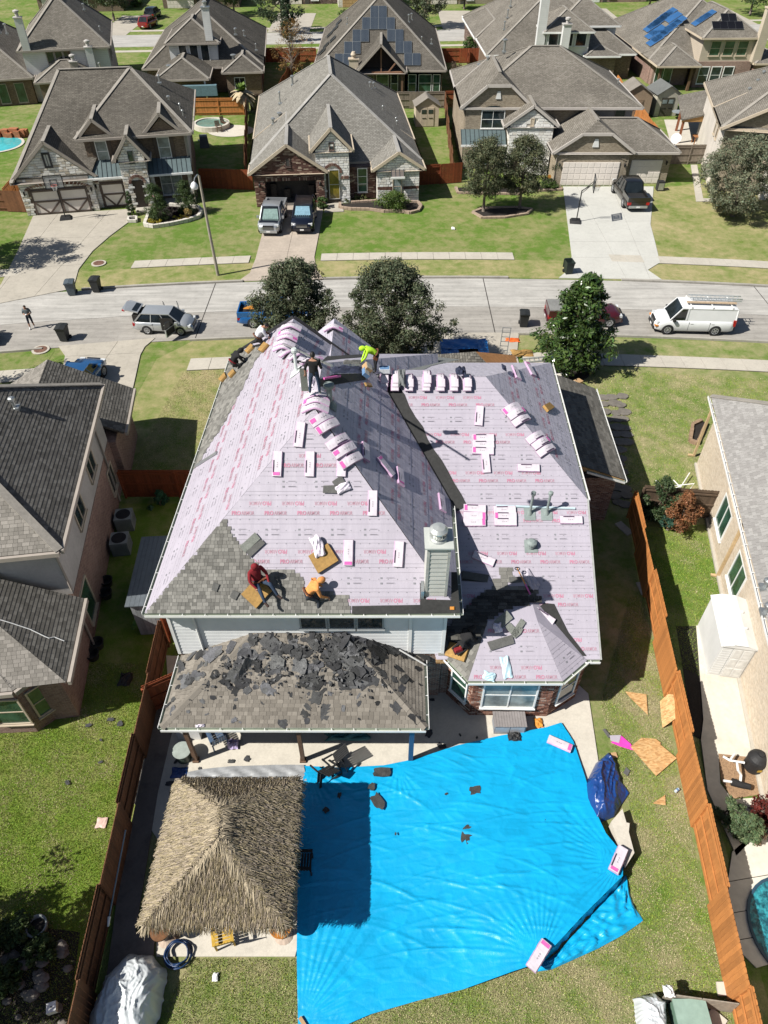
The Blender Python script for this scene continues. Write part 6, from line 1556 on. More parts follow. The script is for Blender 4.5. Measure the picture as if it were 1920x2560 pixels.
def border(label,pxs,h,w_,m,bed=M_SOIL,z=0.0,closed=False):
 P=[at(x,y)for x,y in pxs];t=thing('garden_border',label,'garden border',(P[0].x,P[0].y,0));o=P[0].copy();o.z=0
 mb=MB();mb.poly([(p.x-o.x,p.y-o.y,.06)for p in P]);mb.build('bed_soil',bed,t)
 for a,b_ in zip(P,P[1:]+([P[0]]if closed else[])):
  L=(b_-a).length;n=max(1,round(L/.4));d=(b_-a)/n
  for i in range(n):
   s=MB();q0=a+d*i-o;q1=a+d*(i+.94)-o;s.bar((q0.x,q0.y,h/2),(q1.x,q1.y,h/2),w_*random.uniform(.85,1.1),h*random.uniform(.9,1.1));s.build('border_stone',m,t)
 return t
ST=mat('tan_border_stone',(.33,.25,.19),.9,.2,6,bmp=.3)
def r4(x,y):return(x/2.592,400+y/2.592)
border('curved white stone border of the flower bed at the stone house',[r4(975,340),r4(940,430),r4(1000,440),r4(1100,425),r4(1220,400),r4(1290,375),r4(1310,340),r4(1285,315),r4(1100,300)],.3,.28,mat('white_border_stone',(.55,.52,.46),.9,.12,6))
def r2p(x,y):return(620+x/3.456,340+y/3.456)
border('red brown stone border of the dark bed before the middle house',[r2p(795,590),r2p(795,628),r2p(900,640),r2p(1050,642),r2p(1180,660),r2p(1300,655),r2p(1400,672),r2p(1470,655),r2p(1495,615),r2p(1470,580),r2p(1110,570),r2p(890,585)],.22,.25,ST)
def r6p(x,y):return(1100+x/2.023,300+y/2.023)
border('oval stone border round the slim lawn trees',[r6p(165,470),r6p(215,498),r6p(330,495),r6p(440,478),r6p(465,455),r6p(380,445),r6p(220,450)],.16,.25,ST,closed=True)
border('stone border before the right entry',[r6p(80,345),r6p(90,372),r6p(250,375),r6p(400,378),r6p(430,360),r6p(520,360),r6p(615,355),r6p(600,338)],.16,.25,ST)
border('small square stone ring round the cone shrub',[(322,548),(322,556),(342,556),(342,546)],.25,.18,MATS['white_border_stone'],closed=True)
border('stone ring bed at the cream brick neighbour',[(1752,1055),(1730,1065),(1724,1105),(1742,1112),(1765,1060)],.2,.18,mat('brown_border_stone',(.28,.19,.12),.9,.25,6))
M_TYRE=mat('tyre_rubber',(.016,.016,.017),.85,.2,12);M_RIM=mat('alloy_rim',(.45,.46,.47),.35,.08,8,metal=.7);M_BLACKP=mat('black_plastic',(.02,.02,.021),.6,.2,10)
M_AUTOGLASS=glass_mat('tinted_auto_glass',(.012,.016,.018),.05);M_TAIL=mat('tail_lamp',(.35,.012,.012),.25,.1,6);M_HEAD=mat('head_lamp',(.55,.57,.58),.12,.05,6);M_AMBER=mat('amber_lamp',(.6,.2,.02),.3)
def paint(name,c,metal=.25):return mat(name,c,.28,.03,2,metal=metal,coat=.8,spec=.5,big=.04)
_W={}
def wheel(parent,x,y,r,side):
 t=bpy.data.objects.new('wheel',None);COL.objects.link(t);t.parent=parent;t.location=(x,y,r);t.rotation_euler=(R(-90*side),0,0)
 k=round(r,2)
 if k not in _W:
  a=MB();a.lathe([(r*.62,-.10),(r*.95,-.11),(r,-.07),(r,.07),(r*.95,.11),(r*.62,.10)],n=24)
  b=MB();b.lathe([(r*.62,.06),(r*.66,.115),(r*.6,.12),(r*.54,.104),(r*.2,.103),(r*.16,.125),(.01,.13)],n=20)
  for i in range(6):an=i*math.pi/3;b.bar((math.cos(an)*r*.15,math.sin(an)*r*.15,.112),(math.cos(an)*r*.6,math.sin(an)*r*.6,.116),r*.16,.02)
  _W[k]=(a.mesh('tyre',M_TYRE,True),b.mesh('rim',M_RIM))
 for nm,me in zip(('tyre','rim'),_W[k]):
  o=bpy.data.objects.new(nm,me);COL.objects.link(o);o.parent=t
def car(name,label,cat,loc,rz,pm,sc_=1.0,kind='suv',L=4.6,W=1.84,H=1.7,belt=1.02,hood=.98,wb=2.66,wr=.36,fo=.9,cab=None,bed=False,bumper=None,plate=True,group=None,roofm=None,open_=None,hoodm=None,cargo=None):
 """nose towards +x. cab = (rear base, rear roof, front roof, windscreen base) in metres from the tail"""
 t=thing(name,label,cat,loc,R(rz),group);t.scale=(sc_,)*3;x0=-L/2
 def X(d):return x0+d
 cb,cr,cf,cw=cab;hw=W/2
 ro=L-fo-wb
 st=[(0,.80,.42,belt*.93),(.06,.93,.34,belt*.97),(.35,1,.30,belt),(ro,1,.28,belt),(cw,1,.26,belt),(cw+(L-cw)*.5,.99,.27,hood-.02),(L-.35,.95,.3,hood-.1),(L-.08,.82,.32,hood-.22),(L,.68,.38,hood-.34)]
 if kind=='van':st[5:]=[(cw+(L-cw)*.5,.99,.27,hood-.06),(L-.3,.95,.3,hood-.16),(L-.06,.84,.32,hood-.26),(L,.72,.38,hood-.4)]
 P=[]
 for(d,f,zb,zt)in st:
  w_=hw*f;x=X(d)
  P.append([(x,-w_*.9,zb),(x,-w_*.99,zb+.12),(x,-w_,zb+(zt-zb)*.6),(x,-w_*.97,zt-.07),(x,-w_*.88,zt),(x,-w_*.45,zt+.03),(x,w_*.45,zt+.03),(x,w_*.88,zt),(x,w_*.97,zt-.07),(x,w_,zb+(zt-zb)*.6),(x,w_*.99,zb+.12),(x,w_*.9,zb)])
 mb=MB();mb.grid(P,closed=True);n=len(P[0]);tot=len(P)*n
 mb.add(P[0],[list(range(n))]);mb.add(P[-1],[list(range(n))[::-1]])
 body=mb.build('body',pm,t,smooth=True)
 for pl_ in body.data.polygons:
  if len(pl_.vertices)>4:pl_.use_smooth=False
 if hoodm:
  mb=MB();mb.grid([[(q[i][0],q[i][1]*.97,q[i][2]+.008)for i in range(4,8)]for q in P[4:7]]);mb.build('hood_panel',hoodm,t)
 bw,tw=hw*.9,hw*(.74 if kind!='van' else .84);zb=belt-.02
 B=[(X(cb),-bw,zb),(X(cw),-bw,zb),(X(cw),bw,zb),(X(cb),bw,zb)];T=[(X(cr),-tw,H-.05),(X(cf),-tw,H-.05),(X(cf),tw,H-.05),(X(cr),tw,H-.05)]
 g_=MB();g_.add(B+T,[[0,1,5,4],[1,2,6,5],[2,3,7,6],[3,0,4,7]])
 if kind=='van':
  xw=X(cw-1.15);f=.0
  bod=MB();bod.add([B[0],(xw,-bw,zb),(xw,bw,zb),B[3],T[0],(xw,-tw,H-.05),(xw,tw,H-.05),T[3]],[[0,1,5,4],[2,3,7,6],[3,0,4,7],[1,2,6,5]]);bod.build('cargo_body',pm,t)
  g_=MB();g_.add([(xw,-bw+.01,zb),B[1],B[2],(xw,bw-.01,zb),(xw,-tw,H-.05),T[1],T[2],(xw,tw,H-.05)],[[0,1,5,4],[1,2,6,5],[2,3,7,6]])
 g_.build('windows',M_AUTOGLASS,t)
 rf=MB();q=[[(X(cr)+.02,-tw*.96,H-.05),(X(cr),0,H-.04),(X(cr)+.02,tw*.96,H-.05)],[(X(cr)+.25,-tw,H-.035),(X(cr)+.25,0,H+.03),(X(cr)+.25,tw,H-.035)],[(X(cf)-.25,-tw,H-.035),(X(cf)-.25,0,H+.03),(X(cf)-.25,tw,H-.035)],[(X(cf)-.0,-tw*.96,H-.05),(X(cf)+.02,0,H-.03),(X(cf),tw*.96,H-.05)]]
 rf.grid(q);rf.build('roof',roofm or pm,t,smooth=True)
 pl=MB()
 for s in(-1,1):
  pl.bar((X(cw),s*bw,zb),(X(cf),s*tw,H-.05),.07,.07);pl.bar((X(cb),s*bw,zb),(X(cr),s*tw,H-.05),.12 if kind=='suv' else .08,.08)
  pl.bar((X(cr),s*tw,H-.05),(X(cf),s*tw,H-.05),.06,.06)
  if cw-cb>2.0 and kind!='van':
   for f in(.36,.68):xb=X(cb)+(X(cw)-X(cb))*f;xt=X(cr)+(X(cf)-X(cr))*f;pl.bar((xb,s*bw*1.003,zb),(xt,s*tw*1.003,H-.05),.07,.05)
  if kind=='van':pl.bar((X(cw-1.15),s*bw,zb),(X(cw-1.15),s*tw,H-.05),.1,.06)
 pl.build('pillars',pm,t,kind='stuff')
 for s in(-1,1):
  for xw in(L-fo,ro):
   a=MB();a.tube([(X(xw),s*(hw-.12),wr),(X(xw),s*(hw*1.004),wr)],wr*1.13,20);a.build('wheel_arch',M_BLACKP,t);wheel(t,X(xw),s*(hw-.1),wr,s)
  a=MB();a.box(X(cw)-.35,X(cw)-.15,s*(hw+.02),s*(hw+.2),belt,belt+.17)if s>0 else a.box(X(cw)-.35,X(cw)-.15,-hw-.2,-hw-.02,belt,belt+.17);a.build('mirror',pm if kind!='van' else M_BLACKP,t)
  a=MB();a.box(L/2-.5,L/2-.1,min(s*hw*.55,s*hw*.9),max(s*hw*.55,s*hw*.9),hood-.32,hood-.15);a.build('headlight',M_HEAD,t)
  a=MB();a.box(x0-.015,x0+.2,min(s*hw*.66,s*hw*.95),max(s*hw*.66,s*hw*.95),belt*.66,belt*.9 if kind!='van' else belt*1.1);a.build('tail_light',M_TAIL,t)
  for f in((.34,.66)if not bed else(.5,)):
   xx=X(cb)+(cw-cb)*f+.2
   a=MB();a.box(xx-.008,xx+.008,min(s*hw*.985,s*hw*1.004),max(s*hw*.985,s*hw*1.004),.38,belt-.08);a.build('door_gap',M_BLACKP,t)
   a=MB();a.box(xx-.28,xx-.1,min(s*hw,s*(hw+.02)),max(s*hw,s*(hw+.02)),belt-.2,belt-.16);a.build('door_handle',pm,t)
 bm=bumper or pm
 a=MB();a.box(L/2-.12,L/2+.06,-hw*.75,hw*.75,.3,.52);a.build('front_bumper',bm,t);a=MB();a.box(x0-.08,x0+.1,-hw*.82,hw*.82,.38,.58);a.build('rear_bumper',bm,t)
 a=MB();a.box(L/2-.1,L/2+.015,-hw*.48,hw*.48,.54,hood-.2);gr=a.build('grille',M_BLACKP,t);a=MB();a.box(L/2+.016,L/2+.022,-hw*.46,hw*.46,.6,.63);a.box(L/2+.016,L/2+.022,-hw*.46,hw*.46,.7,.73);a.build('grille_bar',M_ALU,gr,kind='stuff')
 if plate:a=MB();a.box(L/2+.062,L/2+.07,-.16,.16,.36,.48);a.build('number_plate',M_WHITE,t);a=MB();a.box(x0-.09,x0-.082,-.16,.16,.42,.54);a.build('number_plate',M_WHITE,t)
 if bed:
  d0,d1=.1,cb-.08
  a=MB();a.box(X(d0),X(d1),-hw*.8,hw*.8,belt+.032,belt+.04);a.build('bed_floor',M_BLACKP,t)
  for(bx0,bx1,by0,by1)in((X(.0),X(d1),-hw*.97,-hw*.8),(X(0),X(d1),hw*.8,hw*.97),(X(0),X(.1),-hw*.8,hw*.8)):
   a=MB();a.box(bx0,bx1,by0,by1,belt-.1,belt+.3 if True else belt);a.build('bed_side',pm,t)
 return t
PKUP=dict(kind='pickup',L=5.3,W=1.9,H=1.78,belt=.95,hood=1.08,wb=3.2,wr=.39,fo=.95,bed=True)
p=at(412,838);X0=p
suv=car('silver_suv','silver SUV on the street with its doors and tailgate open','car',(p.x+.0,p.y+.78,.006),-4,paint('silver_paint',(.48,.50,.51),.5),.86,cab=(.15,.75,2.95,3.75))
SP=MATS['silver_paint']
def open_door(parent,hx,s,ang,L=1.05,name='open_door'):
 """door swung out about its front hinge"""
 d=bpy.data.objects.new(name,None);COL.objects.link(d);d.parent=parent;d.location=(hx,s*.93,0);d.rotation_euler=(0,0,-R(ang)*s)
 a=MB();a.box(-L,0,-.05,.05,.36,1.0);a.build('door_skin',SP,d);a=MB();a.box(-L+.05,-.02,-.04*1,.04,.42,.95);a.box(-L+.06,-.06,-.058,-.052,.45,.95);a.build('door_lining',M_BLACKP,d)
 a=MB();a.add([(-L,-.02,1.0),(-.0,-.02,1.0),(-.45,-.02,1.5),(-L+.1,-.02,1.52),(-L,.02,1.0),(0,.02,1.0),(-.45,.02,1.5),(-L+.1,.02,1.52)],[[0,1,2,3],[7,6,5,4],[0,4,5,1],[1,5,6,2],[2,6,7,3],[3,7,4,0]]);a.build('door_glass',M_AUTOGLASS,d)
open_door(suv,.98,-1,68);open_door(suv,.98,1,62);open_door(suv,-.1,1,58,.95)
a=MB();a.box(-.05,.95,-.935,-.9,.42,1.45);a.build('door_shade_panel',mat('car_interior_shade',(.02,.018,.016),.9),suv)  # dark panel on the body, standing for the shaded cabin
d=bpy.data.objects.new('tailgate',None);COL.objects.link(d);d.parent=suv;d.location=(-1.75,0,1.68);d.rotation_euler=(0,R(15),0)
a=MB();a.prism([(0,-.7,0),(0,.7,0),(-1.0,.78,-.02),(-1.25,.6,-.1),(-1.25,-.6,-.1),(-1.0,-.78,-.02)],(0,0,.08));a.build('tailgate_skin',SP,d);a=MB();a.box(-.5,-.12,-.6,.6,.081,.09);a.build('rear_window',M_AUTOGLASS,d)
for s in(-.62,.62):a=MB();a.box(-1.2,-1.0,s-.14,s+.14,-.13,-.02);a.build('tail_light',M_TAIL,d)
a=MB();a.box(-2.28,-1.7,-.7,.7,.6,1.5);a.build('boot_shade_block',MATS['car_interior_shade'],suv)  # dark block standing for the shade inside the boot
p=at(635,820);bt=car('blue_pickup','bright blue pickup half hidden by the oak, orange tools in its bed','pickup truck',(p.x+1.35,p.y+.8,.006),0,paint('blue_paint',(.012,.12,.36)),.9,cab=(1.9,2.15,3.3,4.0),**PKUP)
for k in range(5):
 t=thing('hand_tool','orange handled roofing tool lying in the blue pickup bed','tool',(p.x+1.5-1.8+k*.08,p.y+.6+k*.14,1.05),R(10*k-20),'orange tools in the pickup bed');a=MB();a.bar((-.4,0,0),(.45,0,.15),.05,.05);a.build('handle',mat('orange_handle',(.6,.25,.04),.6),t);a=MB();a.box(.45,.6,-.08,.08,.12,.18);a.build('blade',M_ALU,t)
p=at(1519,818);mp=car('maroon_pickup','maroon pickup with a grey bed cover parked behind the magnolia','pickup truck',(p.x-1.6,p.y+.82,.006),-1,paint('maroon_paint',(.07,.008,.014)),.92,cab=(2.0,2.25,3.55,4.3),**{**PKUP,'L':5.5,'wb':3.4})
a=MB();a.box(-2.7,-.75,-.86,.86,1.25,1.32);a.build('bed_cover',mat('grey_cover',(.2,.2,.19),.7),mp)
p=at(1732,838);van=car('white_van','white cargo van with ladders on its roof rack','van',(p.x,p.y+.88,.006),177,mat('white_van_paint',(.72,.73,.74),.35,.03,2,coat=.5),.91,kind='van',L=5.7,W=2.0,H=2.08,belt=1.12,hood=1.12,wb=3.43,wr=.38,fo=.95,cab=(.04,.1,4.05,4.75),bumper=M_BLACKP)
for s in(-1,1):a=MB();a.box(2.62,2.87,min(s*.72,s*.95),max(s*.72,s*.95),.62,.72);a.build('turn_signal',M_AMBER,van)
rk=MB()
for x in(-2.3,-.9,.6):
 rk.box(x-.03,x+.03,-.88,.88,2.16,2.2);rk.box(x-.03,x+.03,-.88,-.84,2.02,2.16);rk.box(x-.03,x+.03,.84,.88,2.02,2.16)
rk.build('roof_rack',M_WHITE,van,kind='stuff')
def ladder(label,p0,p1,w_=.42,rung=.3,m=None,side=(0,1,0),group=None):
 p0=Vector(p0);p1=Vector(p1);d=p1-p0;L=d.length;d/=L;s=Vector(side);s=(s-d*s.dot(d)).normalized()*w_/2;up_=s.cross(d).normalized()
 t=thing('ladder',label,'ladder',p0,0,group)
 for k in(-1,1):a=MB();a.bar(s*k,d*L+s*k,.035,.08,up=up_);a.build('rail',m or mat('aluminium_ladder',(.5,.53,.53),.4,.08,6,metal=.5),t)
 me=MB();me.bar(-s,s,.03,.03);me=me.mesh('rung',m or MATS['aluminium_ladder']);x=.2
 while x<L:o=bpy.data.objects.new('rung',me);COL.objects.link(o);o.parent=t;o.location=d*x;x+=rung
 return t
V=Matrix.Translation(van.location)@Matrix.Rotation(R(177),4,'Z')@Matrix.Scale(.91,4)
ladder('upper aluminium extension ladder on the white van roof, far side',V@Vector((.5,-.62,2.26)),V@Vector((-3.3,-.55,2.26)),.42,.3,side=(0,1,0));ladder('narrow aluminium ladder on the van roof, beside the white rack',V@Vector((.4,-.15,2.3)),V@Vector((-3.1,-.1,2.3)),.3,.3)
t=thing('wood_plank','long wooden plank lying on the van roof rack','plank',V@Vector((-.9,.3,2.24)),R(177));a=MB();a.box(-1.6,1.6,-.12,.12,0,.05);a.build('board',mat('plain_timber',(.4,.3,.2),.8,.2,5),t)
p=at(185,930);car('blue_sedan','blue car parked on the left neighbour driveway behind the roof','car',(-18.35,36.2,.045),83,paint('sedan_blue',(.02,.10,.26)),kind='sedan',L=4.5,W=1.8,H=1.5,belt=.95,hood=.92,wb=2.7,wr=.34,fo=.85,cab=(.3,1.0,2.7,3.5))
a_=at(680,592);car('silver_pickup','silver pickup with black hood on the middle house driveway','pickup truck',(a_.x-.15,a_.y+2.6,.045),-92,paint('pickup_silver',(.42,.44,.46),.5),cab=(1.7,2.0,3.3,4.05),hoodm=paint('black_hood',(.015,.017,.022)),**PKUP)
b_=at(756,588);car('navy_suv','dark navy SUV with a sunshade beside the silver pickup','car',(b_.x,b_.y+2.45,.045),-90,paint('navy_paint',(.006,.009,.02)),L=4.9,W=1.92,H=1.75,belt=1.05,hood=1.02,wb=2.8,cab=(.12,.7,3.0,3.85),roofm=paint('black_roof',(.02,.02,.024)))
for(q,hx,nm,c,zz)in((a_,-.15,'green tinted',(.3,.42,.38),1.0),(b_,0,'silver blue',(.3,.5,.6),1.1)):
 y0=q.y+(1.12 if q is a_ else 1.12);t=thing('sun_shade',nm+' folding sunshade inside the windscreen of the '+('silver pickup' if q is a_ else 'navy SUV'),'sunshade',(q.x+hx,y0,zz));a=MB();
 a.add([(-.68,0,.02),(.68,0,.02),(.56,.66,.62),(-.56,.66,.62)],[[0,1,2,3]]);
 for k in range(1,8):x=-.68+1.36*k/8;a.bar((x,.0,.03),(x*.83,.62,.56),.02,.015)
 a.build('foil_panel',mat('foil_'+nm.split()[0],c,.25,.2,6,metal=.4),t)
p=at(1590,533);t=car('black_pickup','black brown pickup parked nose in before the right garage door','pickup truck',(p.x+.0,p.y+2.95,.045),91,paint('black_brown_paint',(.009,.008,.007)),cab=(1.95,2.2,3.9,4.6),bumper=M_ALU,**{**PKUP,'L':5.8,'W':2.0,'wb':3.6,'H':1.88})
car('dark_suv','dark car just left of the frame, its shadow falling on the street','car',(-27.9,41.5,.006),4,paint('dark_paint',(.02,.022,.025)),cab=(.15,.75,2.95,3.75))
for(x,y,lab,c,rz)in((372,68,'red car on the back street driveway at the top left',(.22,.015,.012),80),(384,45,'dark car behind the red one at the top left',(.02,.03,.03),85),(1281,18,'white pickup on the distant driveway at the top edge',(.7,.7,.7),-95),(838,3,'dark van at the top edge',(.1,.1,.1),5)):
 p=at(x,y);car('parked_car',lab,'car',(p.x,p.y,.01),rz,paint('paint_'+lab.split()[0]+str(x),c),cab=(.3,.9,2.9,3.7))
p=at(545,688);t=thing('street_lamp','tall concrete street lamp on the far verge leaning over the lawn','street lamp',(p.x,p.y,0))
a=MB();a.tube([(0,0,0),(-.1,0,3.6),(-.15,0,7.2)],[.12,.1,.075],10);a.build('pole',mat('concrete_pole',(.3,.27,.22),.9,.15,5),t)
a=MB();a.tube([(-.15,0,7.2),(-.2,-.15,7.35),(-.3,-.6,7.3),(-.35,-.85,7.1)],[.05,.04,.035,.035],8);a.build('arm',M_ALU,t);a=MB();a.lathe([(.03,.3),(.16,.2),(.27,.0),(.22,-.18),(.04,-.25)],(-.36,-.9,6.85),14);a.build('lamp_head',M_WHITE,t,smooth=True)
for(x,y,c,lab,lean)in((179,741,1,'blue grey wheeled bin on the far kerb, left of two',5),(241,733,0,'black wheeled bin on the far kerb beside the blue grey one',8),(160,856,0,'black wheeled bin at the near kerb by the walking man',0),(1309,820,0,'black wheeled bin at the driveway mouth left of the magnolia',0),(1421,688,2,'open dark green bin by the white driveway',0)):
 p=at(x,y);m=mat(('black_bin','blue_bin','green_bin')[c],((.02,.022,.022),(.07,.09,.105),(.018,.028,.024))[c],.55,.12,6)
 t=thing('wheeled_bin',lab,'bin',(p.x,p.y+.3,.006),R(8 if c else-4));a=MB()
 lo=[(-.24,-.26,.05),(.24,-.26,.05),(.24,.26,.05),(-.24,.26,.05)];hi=[(-.31,-.36,1.0),(.31,-.36,1.0),(.31,.36,1.0),(-.31,.36,1.0)]
 a.add(lo+hi,[[3,2,1,0],[0,1,5,4],[1,2,6,5],[2,3,7,6],[3,0,4,7]]+([]if c==2 else[[4,5,6,7]]));a.build('tub',m,t)
 a=MB();a.box(-.33,.33,-.385,-.36,.92,1.0);a.box(-.33,.33,.36,.385,.92,1.0);a.build('rim',m,t,kind='stuff')
 a=MB()
 if c==2:a.box(-.32,.32,.38,.44,.35,1.0)
 else:a.grid([[(-.33,-.4,1.0),(0,-.4,1.04),(.33,-.4,1.0)],[(-.33,0,1.05),(0,0,1.1),(.33,0,1.05)],[(-.33,.38,1.02),(0,.38,1.06),(.33,.38,1.02)]]);a.box(-.33,.33,-.41,-.38,.96,1.0);a.box(-.33,.33,.38,.4,.96,1.02)
 a.build('lid',m,t);a=MB();a.tube([(-.25,.45,1.0),(.25,.45,1.0)],.02,6);a.build('handle',m,t)
 for s in(-1,1):a=MB();a.tube([(s*.24,.3,.12),(s*.3,.3,.12)],.12,12);a.build('wheel',M_TYRE,t)
def hoop(label,p,rz,lean):
 t=thing('basketball_hoop',label,'basketball hoop',(p.x,p.y,.045),R(rz));m=M_BLACKP
 a=MB();a.add([(-.5,-.4,0),(.5,-.4,0),(.5,.55,0),(-.5,.55,0),(-.4,-.3,.2),(.4,-.3,.2),(.35,.4,.2),(-.35,.4,.2)],[[4,5,6,7],[0,1,5,4],[1,2,6,5],[2,3,7,6],[3,0,4,7]]);a.build('base',m,t)
 a=MB();a.tube([(0,0,.1),(0,.0,2.6),(0,lean*.6,3.0)],.05,8);a.build('pole',m,t)
 a=MB();a.box(-.7,.7,lean-.02,lean+.02,2.75,3.75);bb=a.build('backboard',mat('clear_backboard',(.5,.52,.53),.2,.1,3,alpha=.45),t)
 a=MB()
 for(x0,x1,z0,z1)in((-.74,.74,3.72,3.78),(-.74,.74,2.72,2.78),(-.76,-.7,2.72,3.78),(.7,.76,2.72,3.78),(-.3,.3,3.4,3.44),(-.3,.3,2.95,2.99),(-.3,-.26,2.95,3.44),(.26,.3,2.95,3.44)):a.box(x0,x1,lean-.035,lean+.035,z0,z1)
 a.build('backboard_frame',m,bb,kind='stuff')
 for s in(-.2,.2):a=MB();a.bar((s,.05*(1 if lean>0 else-1),2.5),(s,lean,3.4),.04,.04);a.build('support_arm',m,t)
 sg=1 if lean>0 else-1;a=MB();c_=(0,lean+sg*.3,3.05);a.tube([(c_[0]+.23*math.cos(k*math.pi/8),c_[1]+.23*math.sin(k*math.pi/8),c_[2])for k in range(17)],.014,6);a.build('rim',mat('red_rim',(.5,.05,.03),.5),t)
 a=MB()
 for k in range(12):an=k*math.pi/6;a.tube([(c_[0]+.23*math.cos(an),c_[1]+.23*math.sin(an),c_[2]),(c_[0]+.13*math.cos(an+.4),c_[1]+.13*math.sin(an+.4),c_[2]-.4)],.008,4)
 a.build('net',M_WHITE,t,kind='stuff')
hoop('portable basketball hoop before the stone house garage, grey base',at(165,548),15,-.55);hoop('black basketball hoop seen side-on on the white driveway',at(1440,556),80,-.9)
def pj(p):
 q=Vector(p)-Vector((0,0,CAMH));zc=q.y*_c-q.z*_s;v=-q.y*_s-q.z*_c
 return 960+FPX*q.x/zc,1280+FPX*v/zc
def edge_at(a,b,py):
 lo,hi=0.0,1.0;f=pj(a)[1]<pj(b)[1]
 for _ in range(30):
  m=(lo+hi)/2
  if(pj(a.lerp(b,m))[1]<py)==f:lo=m
  else:hi=m
 return a.lerp(b,lo)
M_WRAP=mat('white_bundle_wrapper',(.60,.55,.60),.35,.06,9,bmp=.25);M_WRAPPINK=mat('pink_bundle_print',(.60,.12,.38),.4,.12,9);M_WRAPEDGE=mat('lilac_bundle_side',(.50,.33,.48),.45,.1,9);M_SLOT=mat('dark_bundle_slot',(.05,.03,.06),.8,.3,12);M_INK=mat('bundle_grey_print',(.34,.32,.35),.5,.2,20)
BL,BWD,BT=.85,.31,.085
def bundle_parts(prof,seed):
 """prof(x) -> (z, slope) along the bundle's length; returns named meshes"""
 rr=random.Random(seed);n=14;xs=[-BL/2+BL*i/n for i in range(n+1)]
 def row(x,y,h_):z,s=prof(x);k=1/math.sqrt(1+s*s);return(x-s*k*h_,y,z+k*h_)
 mb=MB();P=[]
 for i,x in enumerate(xs):
  e=.012*rr.random();b=.008*rr.random()
  P.append([row(x,-BWD/2,0),row(x,-BWD/2-.008-e,BT*.5),row(x,-BWD/2+.012,BT),row(x,0,BT+b),row(x,BWD/2-.012,BT),row(x,BWD/2+.008+e,BT*.5),row(x,BWD/2,0)])
 mb.grid(P,closed=True)
 for k in range(len(mb.mi)):
  if k%7 in(0,1,4,5):mb.mi[k]=1
 mb.add(P[0],[list(range(7))],1);mb.add(P[-1],[list(range(7))[::-1]],1)
 out=[('wrapper',mb.mesh('wrapper',[M_WRAP,M_WRAPEDGE]))]
 def strip_(x0,x1,y0,y1,nm,m):
  s=MB();k=max(1,int((x1-x0)/(BL/n)));s.grid([[row(x0+(x1-x0)*i/k,y0,BT+.011),row(x0+(x1-x0)*i/k,y1,BT+.011)]for i in range(k+1)]);out.append((nm,s.mesh(nm,m)))
 return out,strip_,rr
def make_kinds():
 kinds={}
 for nm,prof in(('flat',lambda x:(0,0)),('ridge',lambda x:(-.60*(math.sqrt(x*x+.01)-.1),-.60*x/math.sqrt(x*x+.01))),('hip',lambda x:(-.42*(math.sqrt(x*x+.02)-.14),-.42*x/math.sqrt(x*x+.02)))):
  for v in range(4):
   out,st,rr=bundle_parts(prof,hash(nm)%100+v)
   if v in(0,2):st(BL/2-(.2 if v else .13),BL/2-.02,-BWD/2+.03,.02 if v else BWD/2-.03,'pink_print',M_WRAPPINK)
   if v in(1,3):st(-.3,.12,BWD/2-.06,BWD/2-.02,'dark_slot',M_SLOT)
   if v==3:st(-BL/2+.03,-BL/2+.14,-.1,.12,'pink_print',M_WRAPPINK)
   for k in range(3):st(-.12+k*.07,-.085+k*.07,-.02,.015,'printed_mark',M_INK)
   kinds[nm,v]=out
 return kinds
KINDS_B=make_kinds();NB=[0]
def bundle(label,M,kind='flat',v=None,group=None):
 v=NB[0]%4 if v is None else v;NB[0]+=1
 t=bpy.data.objects.new('shingle_bundle',None);COL.objects.link(t);t.matrix_basis=M;tag(t,label,'shingle bundle',group or 'wrapped shingle bundles on the roof')
 for nm,me in KINDS_B[kind,v]:o=bpy.data.objects.new(nm,me);COL.objects.link(o);o.parent=t
 return t
def on(pl,x,y,ang,h=.02,**k):return pl.M(pl.px(x,y),ang,h)
N_=lambda x,y:(360+x/2.592,780+y/2.592)
F_=lambda x,y:(900+x/2.592,860+y/2.592)
G_=lambda x,y:(360+x/2.592,1260+y/2.592)
S_=lambda x,y:(960+x/2.592,1360+y/2.592)
for(q,ang,v,lab)in(((1010,797),84,1,'slightly tilted white bundle just left of the hip stacks'),((866,986),88,3,'leftmost upright bundle in the row of three on the near slope'),((1076,987),89,1,'middle upright bundle in the row of three on the near slope'),((1282,987),88,0,'right upright bundle with pink end in the row of three'),((1482,1240),89,1,'upright bundle below the hip, above the chimney side')):
 bundle(lab,on(P_near,*N_(*q),ang),'flat',v)
bundle('upright bundle with pink foot beside the foam pad with the torn wrapper',on(P_near,*G_(1325,316),-91),'flat',0);bundle('upright bundle on the near slope, left of the chimney',on(P_near,*F_(250,1362),86),'flat',1)
PR=lambda x,y,a:on(P_right,*N_(x,y),a)
bundle('bundle lying level on the grey slope beside the hip stacks',PR(1430,912,5),'flat',1);bundle('bundle standing up slope with a pink top on the grey slope',PR(1560,1005,60),'flat',0);bundle('bundle touching the pink topped one, lower end downhill',on(P_right,*F_(255,865),5),'flat',3);bundle('bundle at the gutter corner, at the foot of the valley',on(P_right,*F_(525,1035),4),'flat',1)
